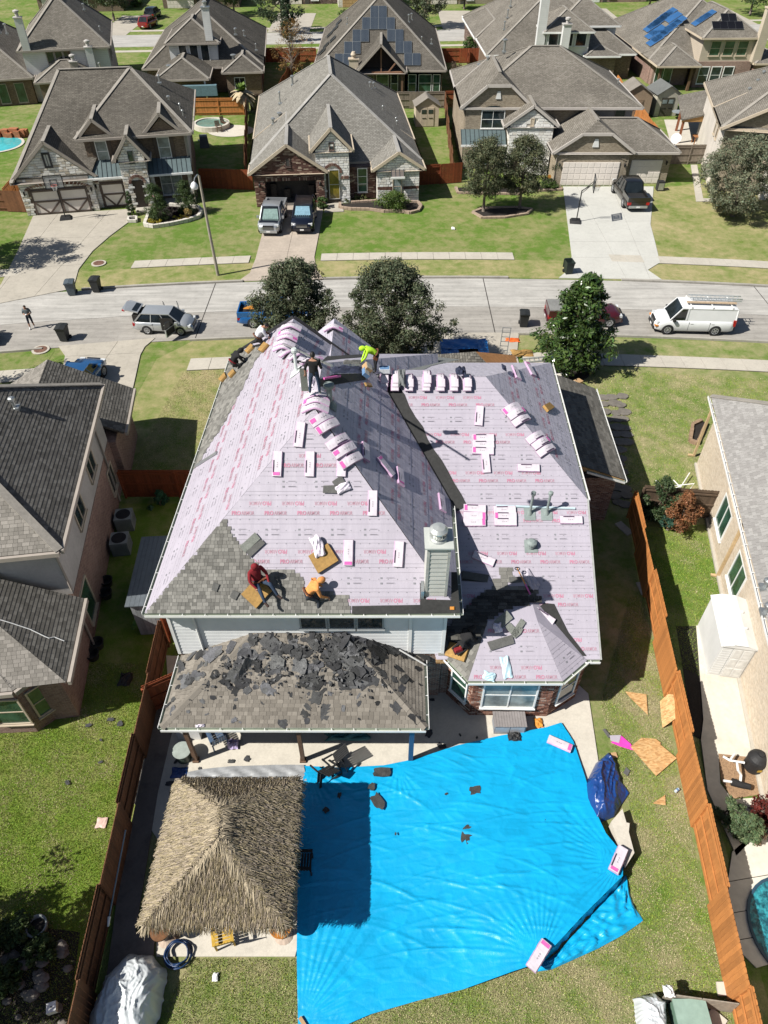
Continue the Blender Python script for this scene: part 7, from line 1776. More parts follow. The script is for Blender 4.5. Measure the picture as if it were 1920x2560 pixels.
for(q,ang,v,lab)in(((772,470),84,1,'lone upright bundle under the ridge stacks'),((797,612),0,3,'top bundle of three lying level in the middle of the right slope'),((797,655),1,1,'middle bundle of three lying level in the middle of the right slope'),((795,695),-2,3,'bottom bundle of three lying level in the middle of the right slope'),((815,772),93,1,'upright bundle below the three level ones'),((1090,806),-1,1,'single level bundle right of the upright one'),((742,1068),-2,3,'top bundle of the left stack of three beside the eave shadow'),((742,1117),0,0,'middle bundle with pink ends in the left stack of three'),((740,1158),1,0,'bottom bundle with pink ends in the left stack of three'),((935,1078),1,1,'top bundle of the right stack of three before the vent pipes'),((940,1118),-1,3,'middle bundle of the right stack of three before the vent pipes'),((940,1155),0,1,'bottom bundle of the right stack of three before the vent pipes'),((1365,1142),0,1,'level bundle at the right roof edge'),((800,1392),-24,1,'askew bundle at the edge of the upper roof shadow')):
 bundle(lab,on(P_back,*F_(*q),ang),'flat',v)
bundle('bundle on the shaded right slope near the front edge',on(P_bright,*F_(1008,192),10),'flat',1);bundle('bundle with pink end at the far edge of the right slope',on(P_bright,*F_(1098,168),20),'flat',0)
bundle('bundle leaning in the dark valley above the bay roof',on(P_back,*S_(1030,470),-35,.06),'flat',1)
def drape(label,p,edge,kind,v,h=.03,group=None):
 d=Vector((edge.x,edge.y,0)).normalized();e=edge.normalized();x=d.cross(Vector((0,0,1))).normalized();z=x.cross(e).normalized()
 if z.z<0:z=-z;
 y=z.cross(x);m=Matrix((x,y,z)).transposed().to_4x4();m.translation=p+z*h
 return bundle(label,m,kind,v,group)
hipe=ER-PK;i=0
spots=[(1150,0,'lowest bundle bent over the hip'),(1126,2,'second bundle from the bottom bent over the hip'),(1103,1,'third bundle from the bottom bent over the hip'),(1066,0,'bundle with pink corner bent over the hip, under the ridge'),(1046,2,'upper bundle with pink corner bent over the hip')]
for py,v,lab in spots:drape(lab,edge_at(PK,ER,py),hipe,'hip',v,.03+.04*(i%2));i+=1
rd=Q-PK
for k,(py,v)in enumerate(((1018,1),(1004,3),(990,0))):drape(('front bundle across the ridge at the man’s feet','bundle the black shirted man stands on','bundle across the ridge behind the man')[k].replace('’',"'"),edge_at(PK,Q,py),rd,'ridge',v,.02+.03*k)
for k,f in enumerate((.25,.55,.8)):drape(('big bundle by the tall white vent pipe','bundle behind the white vent pipe with dark edge','loose white bundle at the head of the front hip')[k],Q.lerp(G0,f),G0-Q,'hip',k,.04)
for k,py in enumerate((868,861,842,835,815)):drape(('front bundle with pink print on the front gable ridge','bundle stacked second on the front gable ridge','third bundle along the front gable ridge','fourth bundle along the front gable ridge','farthest bundle near the front gable peak')[k],edge_at(G0,G1,py),G1-G0,'ridge',(0,1,2,3,1)[k],.03+.07*(k%2))
for k in range(2):drape(('lower bundle on the small front gable ridge','upper bundle on the small front gable ridge')[k],dp+Vector((0,-.9-.1*k,0)),Vector((0,1,0)),'ridge',k*2,.03+.09*k)
names=('first','second','third','fourth','fifth','sixth','seventh');RL=Vector((-1.2,24.69,8.36))
for k,x in enumerate((960,989,1024,1066,1102,1135,1168)):
 f=0;p=at(x,942,8.36);p=Vector((p.x,24.69,8.36))
 for j in range(3 if k in(0,1,3)else 2):
  drape('%s bundle of the %s stack from the left along the back ridge'%(('bottom','next','top')[j],names[k]),p+Vector((.03*(j-1),-.11*(2-j)-.05,-.04*(2-j))),Vector((0,1,-.05))if False else Vector((1,0,0)),'ridge',(1,3,1)[j],.03+.07*j)
be_=RB;bc=Vector((7.87,20.1,5.8))
for k,py in enumerate((1049,1034,1020)):drape(('lower','middle','upper pink cornered')[k]+' bundle of the upper trio bent over the right hip',edge_at(be_,bc,py),bc-be_,'hip',(1,3,0)[k],.03+.05*(k%2))
for k,py in enumerate((1124,1108,1092)):drape(('lower','middle','upper')[k]+' bundle of the lower trio bent over the right hip',edge_at(be_,bc,py),bc-be_,'hip',(1,3,1)[k],.03+.05*(k%2))
M_FOAM=mat('brown_foam_pad',(.32,.19,.06),.85,.2,10,bmp=.3);M_CARD=mat('tan_cardboard',(.42,.27,.14),.8,.1,6)
def block(name,label,cat,M,w_,l_,h_,m,part='slab',group=None,jag=.02):
 t=bpy.data.objects.new(name,None);COL.objects.link(t);t.matrix_basis=M;tag(t,label,cat,group);rr=random.Random(int(abs(M.translation.x*100)))
 j=lambda:rr.uniform(-jag,jag)
 b0=[(-w_/2+j(),-l_/2+j(),0),(w_/2+j(),-l_/2+j(),0),(w_/2+j(),l_/2+j(),0),(-w_/2+j(),l_/2+j(),0)];k=.9 if h_>.05 else 1
 mb=MB();tp=[(x*(k+.08),y*(k+.08),h_)for x,y,z in b0];mid=[(x*1.02,y*1.02,h_*.5)for x,y,z in b0]
 vs=b0+mid+tp;fs=[[3,2,1,0],[8,9,10,11]]
 for a in(0,4):
  for q in range(4):fs.append([a+q,a+(q+1)%4,a+4+(q+1)%4,a+4+q])
 mb.add(vs,fs);mb.build(part,m,t)
 return t
pads='brown foam pads of the roofers'
for pl,(x,y),a,w_,l_,lab in((P_near,G_(738,568),45,.78,.66,'brown foam pad under the red hooded roofer'),(P_near,G_(1168,350),30,.8,.68,'brown foam pad under the torn white wrapper'),(P_left,(561,948),30,.6,.42,'lower brown foam pad at the left eave'),(P_left,(583,937),28,.6,.36,'brown foam pad beneath the seated black hooded roofer'),(P_left,(628,875),30,.6,.4,'brown foam pad beneath the white shirted roofer'),(P_left,(662,872),38,.66,.44,'brown foam pad holding loose shingles near the front gable'),(P_bright,F_(1213,418),-35,.75,.34,'worn brown foam pad on the shaded right slope'),(P_bayl,S_(478,700),25,.85,.55,'brown foam pad under the roofer at the bay')):
 block('foam_pad',lab,'foam pad',on(pl,x,y,a,.03),w_,l_,.12,M_FOAM,'foam_block',pads,.05)
M_SH=mat('charcoal_shingle_sheet',(.10,.10,.095),.95,.2,30,bmp=.2);M_SHG=mat('sage_shingle_sheet',(.17,.18,.16),.95,.25,30,bmp=.2)
for pl,(x,y),a,w_,l_,m,lab in((P_near,G_(690,250),-48,.27,.66,M_SHG,'upper loose sage shingle strip up slope of the red hooded roofer'),(P_near,G_(725,285),-48,.2,.62,M_SH,'lower loose dark shingle strip up slope of the red hooded roofer'),(P_near,N_(1215,1150),2,.5,.24,M_SH,'dark shingle sheet left of the torn wrapper on the near slope'),(P_near,N_(1262,1105),35,.36,.26,M_SH,'tilted shingle sheet above the torn wrapper'),(P_near,G_(462,540),70,.24,.16,M_SH,'dark scrap on the new shingles, nearest the left'),(P_near,G_(590,590),60,.26,.22,M_SH,'dark scrap on the new shingles left of the pad'),(P_near,G_(1165,340),25,.26,.5,M_SH,'dark shingle on the foam pad'),(P_back,S_(590,213),-8,.9,.26,M_SH,'dark shingle strip in the shadow beside the upper gutter'),(P_bayn,S_(758,640),18,.85,.3,M_SH,'dark shingle strip on the bay roof'),(P_back,S_(800,460),30,.62,.42,M_SHG,'sage shingle stack in the valley above the bay'),(P_back,S_(930,415),-20,.42,.36,M_SH,'dark shingle sheet at the shovel tip'),(P_bayn,S_(870,545),-35,.22,.62,M_SHG,'long sage shingle pointing down the bay roof'),(P_bayn,S_(875,562),-30,.2,.22,M_SHG,'short sage shingle end on the bay roof'),(P_back,S_(850,235),3,.42,.2,M_SH,'dark shingle sheet beside the orange handled shovel'),(P_back,S_(905,400),15,.5,.3,M_SH,'dark shingle sheet at the head of the bay pile'),(P_bayn,S_(770,490),40,.6,.32,M_SHG,'sage shingle sheets fanned left of the draped wrapper'),(P_back,S_(930,440),60,.5,.28,M_SH,'dark shingle sheet right of the bay pile'),(P_bayn,S_(830,560),-50,.5,.26,M_SHG,'sage shingle sheet under the draped wrapper')):
 block('loose_shingle',lab,'loose shingle',on(pl,x,y,a,.06),w_,l_,.016,m,'sheet','loose shingles on the roof')
def crumple(name,label,cat,M,w_,l_,h_,m,seed,n=14,part='sheet',group=None,sharp=1.0,out=None):
 """crumpled sheet: folded heights over an uneven outline"""
 r=np.random.default_rng(seed);t=bpy.data.objects.new(name,None);COL.objects.link(t);t.matrix_basis=M;tag(t,label,cat,group)
 ph=r.random((6,3))*6.28;fr=r.uniform(2,9,(6,2))*r.choice((-1,1),(6,2))
 P=[]
 for i in range(n+1):
  row=[]
  for j in range(n+1):
   u,v=i/n-.5,j/n-.5;e=1+.12*math.sin(9*u+ph[0,0])*math.cos(8*v+ph[0,1])
   z=sum(abs(math.sin(fr[k,0]*u+fr[k,1]*v+ph[k,2]))for k in range(6))/6;ed=max(0,1-(max(abs(u),abs(v))*2)**4)
   row.append((u*w_*e,v*l_*e,.006+h_*(z**sharp)*(.25+.75*ed)))
  P.append(row)
 mb=MB();mb.grid(P);o=mb.build(part,m,t,smooth=False)
 return t
M_FILM=mat('white_wrapper_film',(.72,.66,.74),.3,.1,8)
crumple('torn_wrapper','torn white bundle wrapper with pink print on the foam pad','torn wrapper',on(P_near,*G_(1130,275),20,.16),.36,.7,.2,M_FILM,1);crumple('torn_wrapper','torn white wrapper beside dark shingle sheets in the middle of the near slope','torn wrapper',on(P_near,*N_(1290,1140),25,.04),.5,.3,.16,M_FILM,2)
crumple('torn_wrapper','long white and pink wrapper draped down the valley above the bay','torn wrapper',on(P_back,*S_(850,490),50,.1),.95,.3,.16,M_FILM,3);crumple('torn_wrapper','white printed underlayment offcut by the orange shovel','torn wrapper',on(P_back,*S_(950,235),-55,.06),.8,.36,.1,M_UNDER,4);crumple('torn_wrapper','white wrapper in the gutter of the patio roof','torn wrapper',on(PP[0],*G_(365,1437),5,.03),.3,.1,.1,M_FILM,5);crumple('torn_wrapper','pale wrapper at the foot of the valley pile','torn wrapper',on(P_bayn,*S_(735,545),10,.05),.3,.34,.12,M_FILM,6)
crumple('torn_wrapper','loose white wrapper at the left of the man standing on the ridge','torn wrapper',Matrix.Translation(Q.lerp(PK,.35)+Vector((-.45,0,-.2))),.5,.6,.25,M_FILM,7)
M_BLUEF=mat('pale_blue_film',(.48,.66,.74),.3,.08,6)
for k,(q,w_,l_,a,lab)in enumerate((((790,800),.32,.75,10,'tall pale blue folded film hanging at the bay eave'),((680,858),.42,.3,-15,'small pale blue film scrap overhanging the bay gutter'))):crumple('blue_film',lab,'plastic film',on(P_bayn,*S_(*q),a,.04),w_,l_,.1,M_BLUEF,8+k,6)
def stick(name,label,cat,p0,p1,w_,h_,m,part='bar'):
 p0=Vector(p0);p1=Vector(p1);t=thing(name,label,cat,p0);mb=MB();mb.bar((0,0,0),p1-p0,w_,h_);mb.build(part,m,t);return t
on3=lambda pl,x,y,h=.05:pl.px(x,y)+pl.n*h
stick('drip_edge','long pale blue metal strip leaning behind the two vent pipes','metal strip',on3(P_back,*F_(880,1050)),on3(P_back,*F_(1392,1068)),.08,.05,mat('pale_blue_metal',(.5,.62,.66),.4,.08,5));stick('metal_flashing','grey bent flashing lying at the left gutter','flashing',on3(P_left,*N_(342,1000)),on3(P_left,*N_(478,915)),.14,.06,M_ALU)
stick('pink_roll','magenta underlayment offcut rolled beside the man in black','rolled offcut',on3(P_right,*N_(1160,437)),on3(P_right,*N_(1266,420)),.07,.07,M_WRAPPINK);stick('drip_edge','long grey metal strip leaning across the front slope behind the white pipe','metal strip',G0.lerp(G1,.1)+Vector((0,0,.2)),fpx(830,915,.1),.07,.05,M_ALU)
p0,p1=on3(P_back,*S_(850,165),.35),on3(P_back,*S_(945,330),.1);t=thing('shovel','orange handled shovel with a black grip lying above the bay','shovel',p0);d=p1-p0;mb=MB();mb.tube([(0,0,0),d*.62],.022,8);mb.build('shaft',MATS['orange_handle'],t);mb=MB();mb.tube([d*.62,d],.03,8);mb.build('socket',M_WRAPPINK,t);mb=MB();mb.tube([Vector((.09*math.cos(a),-.1-.07*math.sin(a),.05))for a in[k*math.pi/6 for k in range(13)]],.02,6);mb.build('grip',M_BLACKP,t);mb=MB();mb.bar(d,d*1.2,.2,.02);mb.build('blade',M_ALU,t)
def boxthing(label,M,w_,l_,h_,m,m2):
 t=bpy.data.objects.new('nail_box',None);COL.objects.link(t);t.matrix_basis=M;tag(t,label,'box');mb=MB();mb.box(-w_/2,w_/2,-l_/2,l_/2,0,h_);mb.build('carton',m,t);mb=MB();mb.box(-w_/2+.02,w_/2-.02,-l_/2+.02,l_/2-.02,h_+.0005,h_+.008);mb.build('flap',m2,t)
M_CREAM=mat('cream_carton',(.62,.58,.5),.6,.1,6);M_BLUEB=mat('blue_carton',(.12,.22,.38),.6,.1,6)
boxthing('pale blue flat box lying in the valley, right of the grey slope',on(P_back,*N_(1547,605),20,.05),.34,.3,.08,mat('pale_box',(.55,.62,.66),.5),M_FILM);boxthing('cardboard carton before the lime hooded roofer',on(P_right,*N_(1420,390),10,.12),.36,.3,.26,M_CARD,M_CREAM);boxthing('blue and white nail carton below the cardboard one',on(P_right,*N_(1418,412),5,.1),.4,.26,.16,M_BLUEB,M_CREAM);boxthing('white blue carton on top of the first ridge stack',Matrix.Translation((.02,24.6,8.66)),.42,.3,.18,mat('white_carton',(.66,.68,.7),.5),M_BLUEB);boxthing('orange brown wooden block in the valley head',on(P_right,*N_(1445,480),40,.05),.16,.4,.06,M_FOAM,M_CARD);boxthing('small orange scrap at the gutter corner by the chimney',on(P_near,*S_(440,415),0,.04),.14,.1,.03,MATS['orange_handle'],MATS['orange_handle'])
M_NAVYC=mat('navy_cloth',(.02,.025,.05),.9,.3,10);M_GREYC=mat('grey_cloth',(.14,.15,.15),.9,.2,10)
for k,(M,w_,l_,h_,m,lab)in enumerate(((Matrix.Translation((4.16-1.05,24.6,8.62)),.42,.5,.3,M_NAVYC,'navy sweater heaped on the seventh ridge stack'),(Matrix.Translation((.72,24.35,8.5))@Matrix.Rotation(.4,4,'X'),.3,.8,.25,M_GREYC,'grey jacket draped over the second ridge stack'),(on(P_back,*F_(85,232),0,.1),.5,.4,.15,M_GREYC,'grey cloth by the valley head'),(on(P_bright,*F_(920,168),0,.1),.4,.24,.14,M_NAVYC,'black cap and cloth on the far right ridge'),(Matrix.Translation(fpx(868,928,.1)),.8,.3,.18,M_NAVYC,'black jacket on the front slope, left of the lime hooded roofer'),(Matrix.Translation(fpx(880,908,.1)),.6,.2,.14,M_SH,'dark torn felt on the far front slope'))):crumple('work_clothes',lab,'clothing',M,w_,l_,h_,m,20+k,10,'cloth')
M_SCRAP=mat('torn_old_shingle',(.058,.059,.061),.92,.4,18,bmp=.4,tint=True,big=.25)
def scrap_mesh(seed):
 r=random.Random(seed);n=15;sx,sy=r.uniform(.8,1.6),r.uniform(.5,.9);base=[]
 for k in range(n):
  a=2*math.pi*(k+r.uniform(-.3,.3))/n;sq=1/max(abs(math.cos(a)),abs(math.sin(a)))**.6;q=.42*sq*(r.uniform(.55,.8)if r.random()<.22 else r.uniform(.88,1.08));base.append((q*math.cos(a)*sx,q*math.sin(a)*sy))
 cu=r.choice((0,0,.06,.12,.35));ca=r.random()*6.28;f2=r.uniform(-.06,.06)
 def z(x,y):d=x*math.cos(ca)+y*math.sin(ca);return cu*d*d+f2*abs(d)+.012*math.sin(7*x+5*y)
 mb=MB();ring=[(x,y,z(x,y))for x,y in base];inn_=[(x*.5,y*.5,z(x*.5,y*.5))for x,y in base]
 vs=ring+inn_+[(0,0,z(0,0))];fs=[]
 for k in range(n):j=(k+1)%n;fs+=[[k,j,n+j,n+k],[n+k,n+j,2*n]]
 vs+=[(x,y,zz-.012)for x,y,zz in ring]
 for k in range(n):j=(k+1)%n;fs.append([k,2*n+1+k,2*n+1+j,j])
 fs.append([2*n+1+k for k in range(n)][::-1]);mb.add(vs,fs)
 return mb.mesh('shingle_scrap',M_SCRAP)
SCR=[scrap_mesh(k)for k in range(24)]
def scrap(label,M,s,group,tone=1.0,k=None):
 o=bpy.data.objects.new('shingle_scrap',SCR[random.randrange(24)if k is None else k]);COL.objects.link(o);o.matrix_basis=M@Matrix.Scale(s,4);o.color=(tone,tone,tone*random.uniform(.95,1.06),1);return tag(o,label,'shingle scrap',group)
pl0=PP[0];us=[q[0]for q in pl0.q];vm=max(q[1]for q in pl0.q);made=0;rr=random.Random(77);small=MB()
hs=[(rr.gauss(.54,.28),rr.gauss(.66,.17))for _ in range(12)]
while made<270:
 c=rr.choice(hs);fu=c[0]+rr.gauss(0,.14);fv=c[1]+rr.gauss(0,.12)
 if rr.random()<.16:fu,fv=rr.random(),rr.random()*.6
 u=min(us)+(max(us)-min(us))*fu;v=vm*fv
 if fv>.99 or fv<.04 or not 0.01<fu<.99:continue
 p=pl0.pt(u,v)
 pl=pl0
 if not inside(pl0.q,u,v):
  pl=PP[1]if fu<.5 else PP[2];p=pl.px(*pj(p))
  if not inside(pl.q,*pl.uv(p)):continue
 hh=.025+.1*rr.random()**2*max(0,(fv-.4))*1.6;tg=(.34 if rr.random()<.12 else .1)if fv>.5 else .03;tilt=Matrix.Rotation(rr.gauss(0,tg),4,'X')@Matrix.Rotation(rr.gauss(0,tg),4,'Y')
 tone=rr.choice((.45,.6,.8,1.0,1.25,1.6,2.0));dark=fu>.78
 scrap('torn dark shingle scrap in the heap strewn over the patio roof',pl.M(p,rr.random()*360,hh)@tilt,rr.choice((.2,.28,.36,.46,.6,.75))*(1 if fv>.45 else .65),'torn shingle scraps on the patio roof',tone*(.5 if dark else 1));made+=1
r=np.random.default_rng(5);n=1200;V=[];cc=[]
for _ in range(n):
 c=rr.choice(hs);u=min(us)+(max(us)-min(us))*(c[0]+rr.gauss(0,.16));v=vm*(c[1]+rr.gauss(0,.13))
 if not inside(pl0.q,u,v):continue
 p=pl0.pt(u,v,.02+.12*rr.random());s_=rr.uniform(.02,.09);a=Vector((rr.gauss(0,1),rr.gauss(0,1),rr.gauss(0,.4))).normalized()*s_;b=a.cross(Vector((rr.gauss(0,.4),rr.gauss(0,.4),1))).normalized()*s_*.7
 V.append([p-a,p+b,p+a,p-b]);t_=rr.choice((.5,.9,1.3,2.0));cc.append((t_,)*3)
me=fast_mesh('shingle_crumbs',np.array([[tuple(q)for q in f]for f in V]),4,np.array(cc)*.4,M_SCRAP);o=bpy.data.objects.new('shingle_crumbs',me);COL.objects.link(o);o.color=(2.5,2.5,2.5,1);o['kind']='stuff';o['label']='fine shingle crumbs in the heap on the patio roof'
stick('metal_flashing','thin white metal strip on the torn shingles at the patio roof right end','flashing',PP[2].px(*S_(100,718))+Vector((0,0,.3)),PP[2].px(*S_(268,800))+Vector((0,0,.15)),.04,.03,M_TRIMW)
M_SKIN=mat('skin',(.36,.19,.12),.55,.08,12);M_HAIR=mat('black_hair',(.012,.010,.009),.6,.3,30)
M_EYE=mat('eye',(.02,.015,.012),.3)
def person(label,loc,rz,J,cols,head='hair',scale=1.0,belt=None):
 """one continuous skinned body; J: joints in metres, facing +x"""
 t=thing('person',label,'person',loc,R(rz));t.scale=(scale,)*3
 vs=[];ed=[];rad=[];seg=[]
 def add(p,r_,par=None,s='shirt'):
  vs.append(Vector(p));rad.append(r_);seg.append(s)
  if par is not None:ed.append((par,len(vs)-1))
  return len(vs)-1
 pel=add(J['pelvis'],(.135,.16),None,'pants');mid=add(Vector(J['pelvis']).lerp(Vector(J['chest']),.5),(.125,.155),pel);ch=add(J['chest'],(.13,.175),mid);nk=add(J['neck'],(.062,.062),ch,'neck');hd0=Vector(J['head']);nd=(hd0-Vector(J['neck'])).normalized();h1=add(Vector(J['neck'])+nd*.07,(.068,.068),nk,'skin')
 for s in(0,1):
  sh=add(J['shoulder'][s],(.075,.075),ch);el=add(J['elbow'][s],(.052,.052),sh);wr_=add(J['wrist'][s],(.034,.034),el,'sleeve')
  a,b=Vector(J['elbow'][s]),Vector(J['wrist'][s]);d=(b-a).normalized();add(b+d*.05,(.038,.03),wr_,'skin');
  hp=add(J['hip'][s],(.10,.10),pel,'pants');kn=add(J['knee'][s],(.068,.068),hp,'pants');an=add(J['ankle'][s],(.046,.046),kn,'shin');add(J['toe'][s],(.042,.036),an,'shoe')
 me=bpy.data.meshes.new('body');me.from_pydata([tuple(v)for v in vs],ed,[]);o=bpy.data.objects.new('body',me);COL.objects.link(o)
 m=o.modifiers.new('s','SKIN');m.use_smooth_shade=True
 for i,sv in enumerate(me.skin_vertices[0].data):sv.radius=rad[i];sv.use_root=(i==0)
 o.modifiers.new('d','SUBSURF').levels=1
 dg=bpy.context.evaluated_depsgraph_get();nm=bpy.data.meshes.new_from_object(o.evaluated_get(dg));bpy.data.objects.remove(o)
 mats=[cols['shirt'],cols['pants'],M_SKIN,cols.get('shoe',M_BLACKP)]
 V=[tuple(v.co)for v in nm.vertices];mb=MB();P=[tuple(x)for x in vs]
 segs=[(a,b,seg[b])for a,b in ed]
 def lab(c):
  best=None
  for a,b,s in segs:
   pa,pb=vs[a],vs[b];d=pb-pa;f=max(0,min(1,(c-pa).dot(d)/max(1e-9,d.length_squared)));q=(pa+d*f-c).length/(.6*(rad[a][0]+rad[b][0]))
   if best is None or q<best[0]:best=(q,s,f)
  q,s,f=best
  if s=='shirt':return 0
  if s=='pants':return 1
  if s=='neck':return 0 if f<.6 or cols.get('hood')else 2
  if s=='sleeve':return 0 if cols.get('long')or f<.05 else 2
  if s=='shin':return 1 if not cols.get('shorts')and f<.92 else(2 if f<.8 else 3)
  if s=='shoe':return 3
  return 2
 for p in nm.polygons:
  c=Vector((0,0,0));idx=list(p.vertices)
  for i in idx:c+=nm.vertices[i].co
  mb.f.append(idx);mb.mi.append(lab(c/len(idx)));mb.col.append(1.0)
 mb.v=V
 H=hd0;fw=Vector(J.get('look',(1,0,0))).normalized();upv=nd;sd=upv.cross(fw).normalized();fw=sd.cross(upv).normalized();P=[]
 for i in range(9):
  a=math.pi*i/8;row=[]
  for k in range(12):
   b=2*math.pi*k/12;z_=math.cos(a);rr_=math.sin(a);x=rr_*math.cos(b);y=rr_*math.sin(b)
   jaw=1-.22*max(0,-z_);nose=.022 if(k==0 and i==5)else 0
   row.append(H+fw*(x*.098*jaw+nose+(.01 if z_<-.3 and x>0 else 0))+sd*(y*.078*jaw)+upv*z_*.118)
  P.append(row)
 mb.grid(P,2,1.0,True)
 for s in(-1,1):
  mb.lathe([(.008,-.03),(.018,0),(.008,.03)],tuple(H+sd*s*.078),6,2)
 for s in(0,1):
  a,b=Vector(J['elbow'][s]),Vector(J['wrist'][s]);d=(b-a).normalized();sdv=d.cross(Vector((0,0,1)));
  if sdv.length<.1:sdv=d.cross(Vector((1,0,0)))
  sdv.normalize();nv=sdv.cross(d)
  for k,L in enumerate((.062,.075,.07,.055)):
   r0=b+d*.075+sdv*(k-1.5)*.019;mb.tube([r0-d*.03,r0+d*L*.5,r0+d*L*.85-nv*L*.35],[.011,.01,.008],5,2)
  sg=1 if s else-1;mb.tube([b+d*.03+sdv*sg*.03,b+d*.06+sdv*sg*.055-nv*.01,b+d*.085+sdv*sg*.058-nv*.025],[.013,.011,.009],5,2)
  mb.prism([b+d*.02-sdv*.035-nv*.013,b+d*.085-sdv*.04-nv*.012,b+d*.085+sdv*.04-nv*.012,b+d*.02+sdv*.033-nv*.013],nv*.026,2)
 mb.build('body',mats,t,smooth=True)
 for s in(-1,1):e_=MB();e_.lathe([(.004,-.009),(.012,0),(.004,.009)],tuple(H+fw*.09+sd*s*.03+upv*.01),6);e_.build('eye',M_EYE,t)
 hm=MB();P=[]
 for i in range(7):
  a=math.pi*.62*i/6;row=[]
  for k in range(14):
   b=2*math.pi*k/14;big=1.22 if head=='hood' else 1.08;z_=math.cos(a);x=math.sin(a)*math.cos(b);y=math.sin(a)*math.sin(b)
   cut=(.045 if head!='hood' else .01)*max(0,x)*(i/6)
   row.append(H+fw*(x*.1*big-cut-(.015 if head=='hood' else .008))+sd*y*.084*big+upv*(z_*.12*big+(.02 if(x>.2 and i>4)else 0)))
  P.append(row)
 if head=='hood':
  P.append([Vector(J['neck'])+(q-H)*.62+nd*.02 for q in P[-1]])
 hm.grid(P,0,1.0,True);hm.build('hood' if head=='hood' else 'cap' if head=='cap' else 'hair',cols.get('head',cols['shirt']if head=='hood' else M_HAIR),t,smooth=True)
 if belt:
  bm_=MB();pv=Vector(J['pelvis']);cvv=(Vector(J['chest'])-pv).normalized();A_=frame(pv+cvv*.08,cvv,(0,1,0.01));bm_.tube([A_@Vector((.17*math.cos(k*math.pi/8),.19*math.sin(k*math.pi/8),0))for k in range(17)],.028,6);bm_.prism([A_@Vector((.12,.1,-.14)),A_@Vector((.12,.26,-.14)),A_@Vector((.12,.26,.04)),A_@Vector((.12,.1,.04))],A_.to_3x3()@Vector((.1,0,0)));bm_.build('tool_belt',belt,t)
 return t
def pose(**k):
 J=dict(pelvis=(0,0,.93),chest=(0,0,1.32),neck=(0,0,1.49),head=(.03,0,1.63),shoulder=[(0,.19,1.42),(0,-.19,1.42)],elbow=[(-.03,.27,1.13),(-.03,-.27,1.13)],wrist=[(.06,.26,.88),(.06,-.26,.88)],hip=[(0,.1,.9),(0,-.1,.9)],knee=[(.03,.12,.49),(.03,-.12,.49)],ankle=[(-.02,.13,.09),(-.02,-.13,.09)],toe=[(.16,.15,.045),(.16,-.15,.045)])
 for n_,v in k.items():J[n_]=v
 return J
def cl(n_,c):return mat('cloth_'+n_,c,.9,.2,14,bmp=.3)
BELT=mat('leather_belt',(.16,.06,.03),.7,.3,12)
JEAN=cl('jeans',(.03,.05,.09));BLK=cl('black',(.012,.012,.013));WHT=mat('white_shoe',(.6,.6,.6),.6)
SIT=dict(pelvis=(0,0,.16),chest=(-.06,0,.54),neck=(-.03,0,.71),head=(.03,0,.84),shoulder=[(-.05,.19,.64),(-.05,-.19,.64)],elbow=[(.10,.29,.40),(.10,-.29,.40)],wrist=[(.30,.22,.26),(.30,-.22,.26)],hip=[(.03,.1,.15),(.03,-.1,.15)])
p=edge_at(PK,Q,1003)
person('man in black t-shirt and jeans standing on the ridge bundles, seen from behind',p+Vector((0,0,.26)),88,pose(wrist=[(.02,.3,.86),(.22,-.2,1.05)],elbow=[(-.05,.29,1.12),(-.02,-.28,1.13)],knee=[(.03,.16,.49),(.02,-.14,.49)],ankle=[(-.0,.2,.09),(-.02,-.16,.09)],toe=[(.17,.24,.045),(.15,-.18,.045)]),dict(shirt=BLK,pants=JEAN,shoe=WHT),scale=.95)
t=thing('loose_shingle','grey shingle sheet held upright by the man standing on the ridge','loose shingle',p+Vector((-.36,.1,.45)));a=MB();a.box(-.12,.12,-.01,.01,-.1,.8);a.build('sheet',M_SHG,t)
p=at(82,821);person('man in grey shirt and navy shorts standing on the street reading his phone',p,-78,pose(head=(.06,0,1.61),look=(1,0,-.4),elbow=[(.02,.27,1.14),(.02,-.27,1.14)],wrist=[(.27,.1,1.18),(.27,-.06,1.16)],ankle=[(-.12,.13,.09),(.06,-.13,.09)],toe=[(.05,.15,.045),(.24,-.15,.045)],knee=[(.0,.12,.49),(.06,-.12,.49)]),dict(shirt=cl('grey',(.12,.14,.15)),pants=cl('navy',(.012,.016,.03)),shorts=1,shoe=WHT))
t=thing('phone','phone held by the man on the street','phone',p+Vector((.06,-.33,1.2)));a=MB();a.box(-.04,.04,-.08,.08,0,.012);a.build('screen',M_WHITE,t)
p=on3(P_right,936,930,.0);p=Vector((p.x,p.y,p.z));LIME=cl('lime',(.42,.72,.03))
person('roofer in lime green hoodie bent over at the valley between the roofs',p+Vector((.02,0,.02)),186,pose(pelvis=(-.12,0,.9),chest=(.26,0,1.14),neck=(.4,0,1.18),head=(.53,0,1.17),look=(.6,0,-1),shoulder=[(.32,.19,1.14),(.32,-.19,1.14)],elbow=[(.42,.23,.85),(.42,-.2,.85)],wrist=[(.58,.12,.62),(.55,-.1,.58)],hip=[(-.1,.1,.87),(-.1,-.1,.87)],knee=[(-.02,.13,.48),(.0,-.13,.48)]),dict(shirt=LIME,pants=cl('charcoal',(.02,.02,.024)),hood=1,long=1),'hood',.93,BELT)
def slope_pose(base,drop=.84):return base
p=on3(P_near,*G_(745,520),.15);RED=cl('red',(.20,.012,.018))
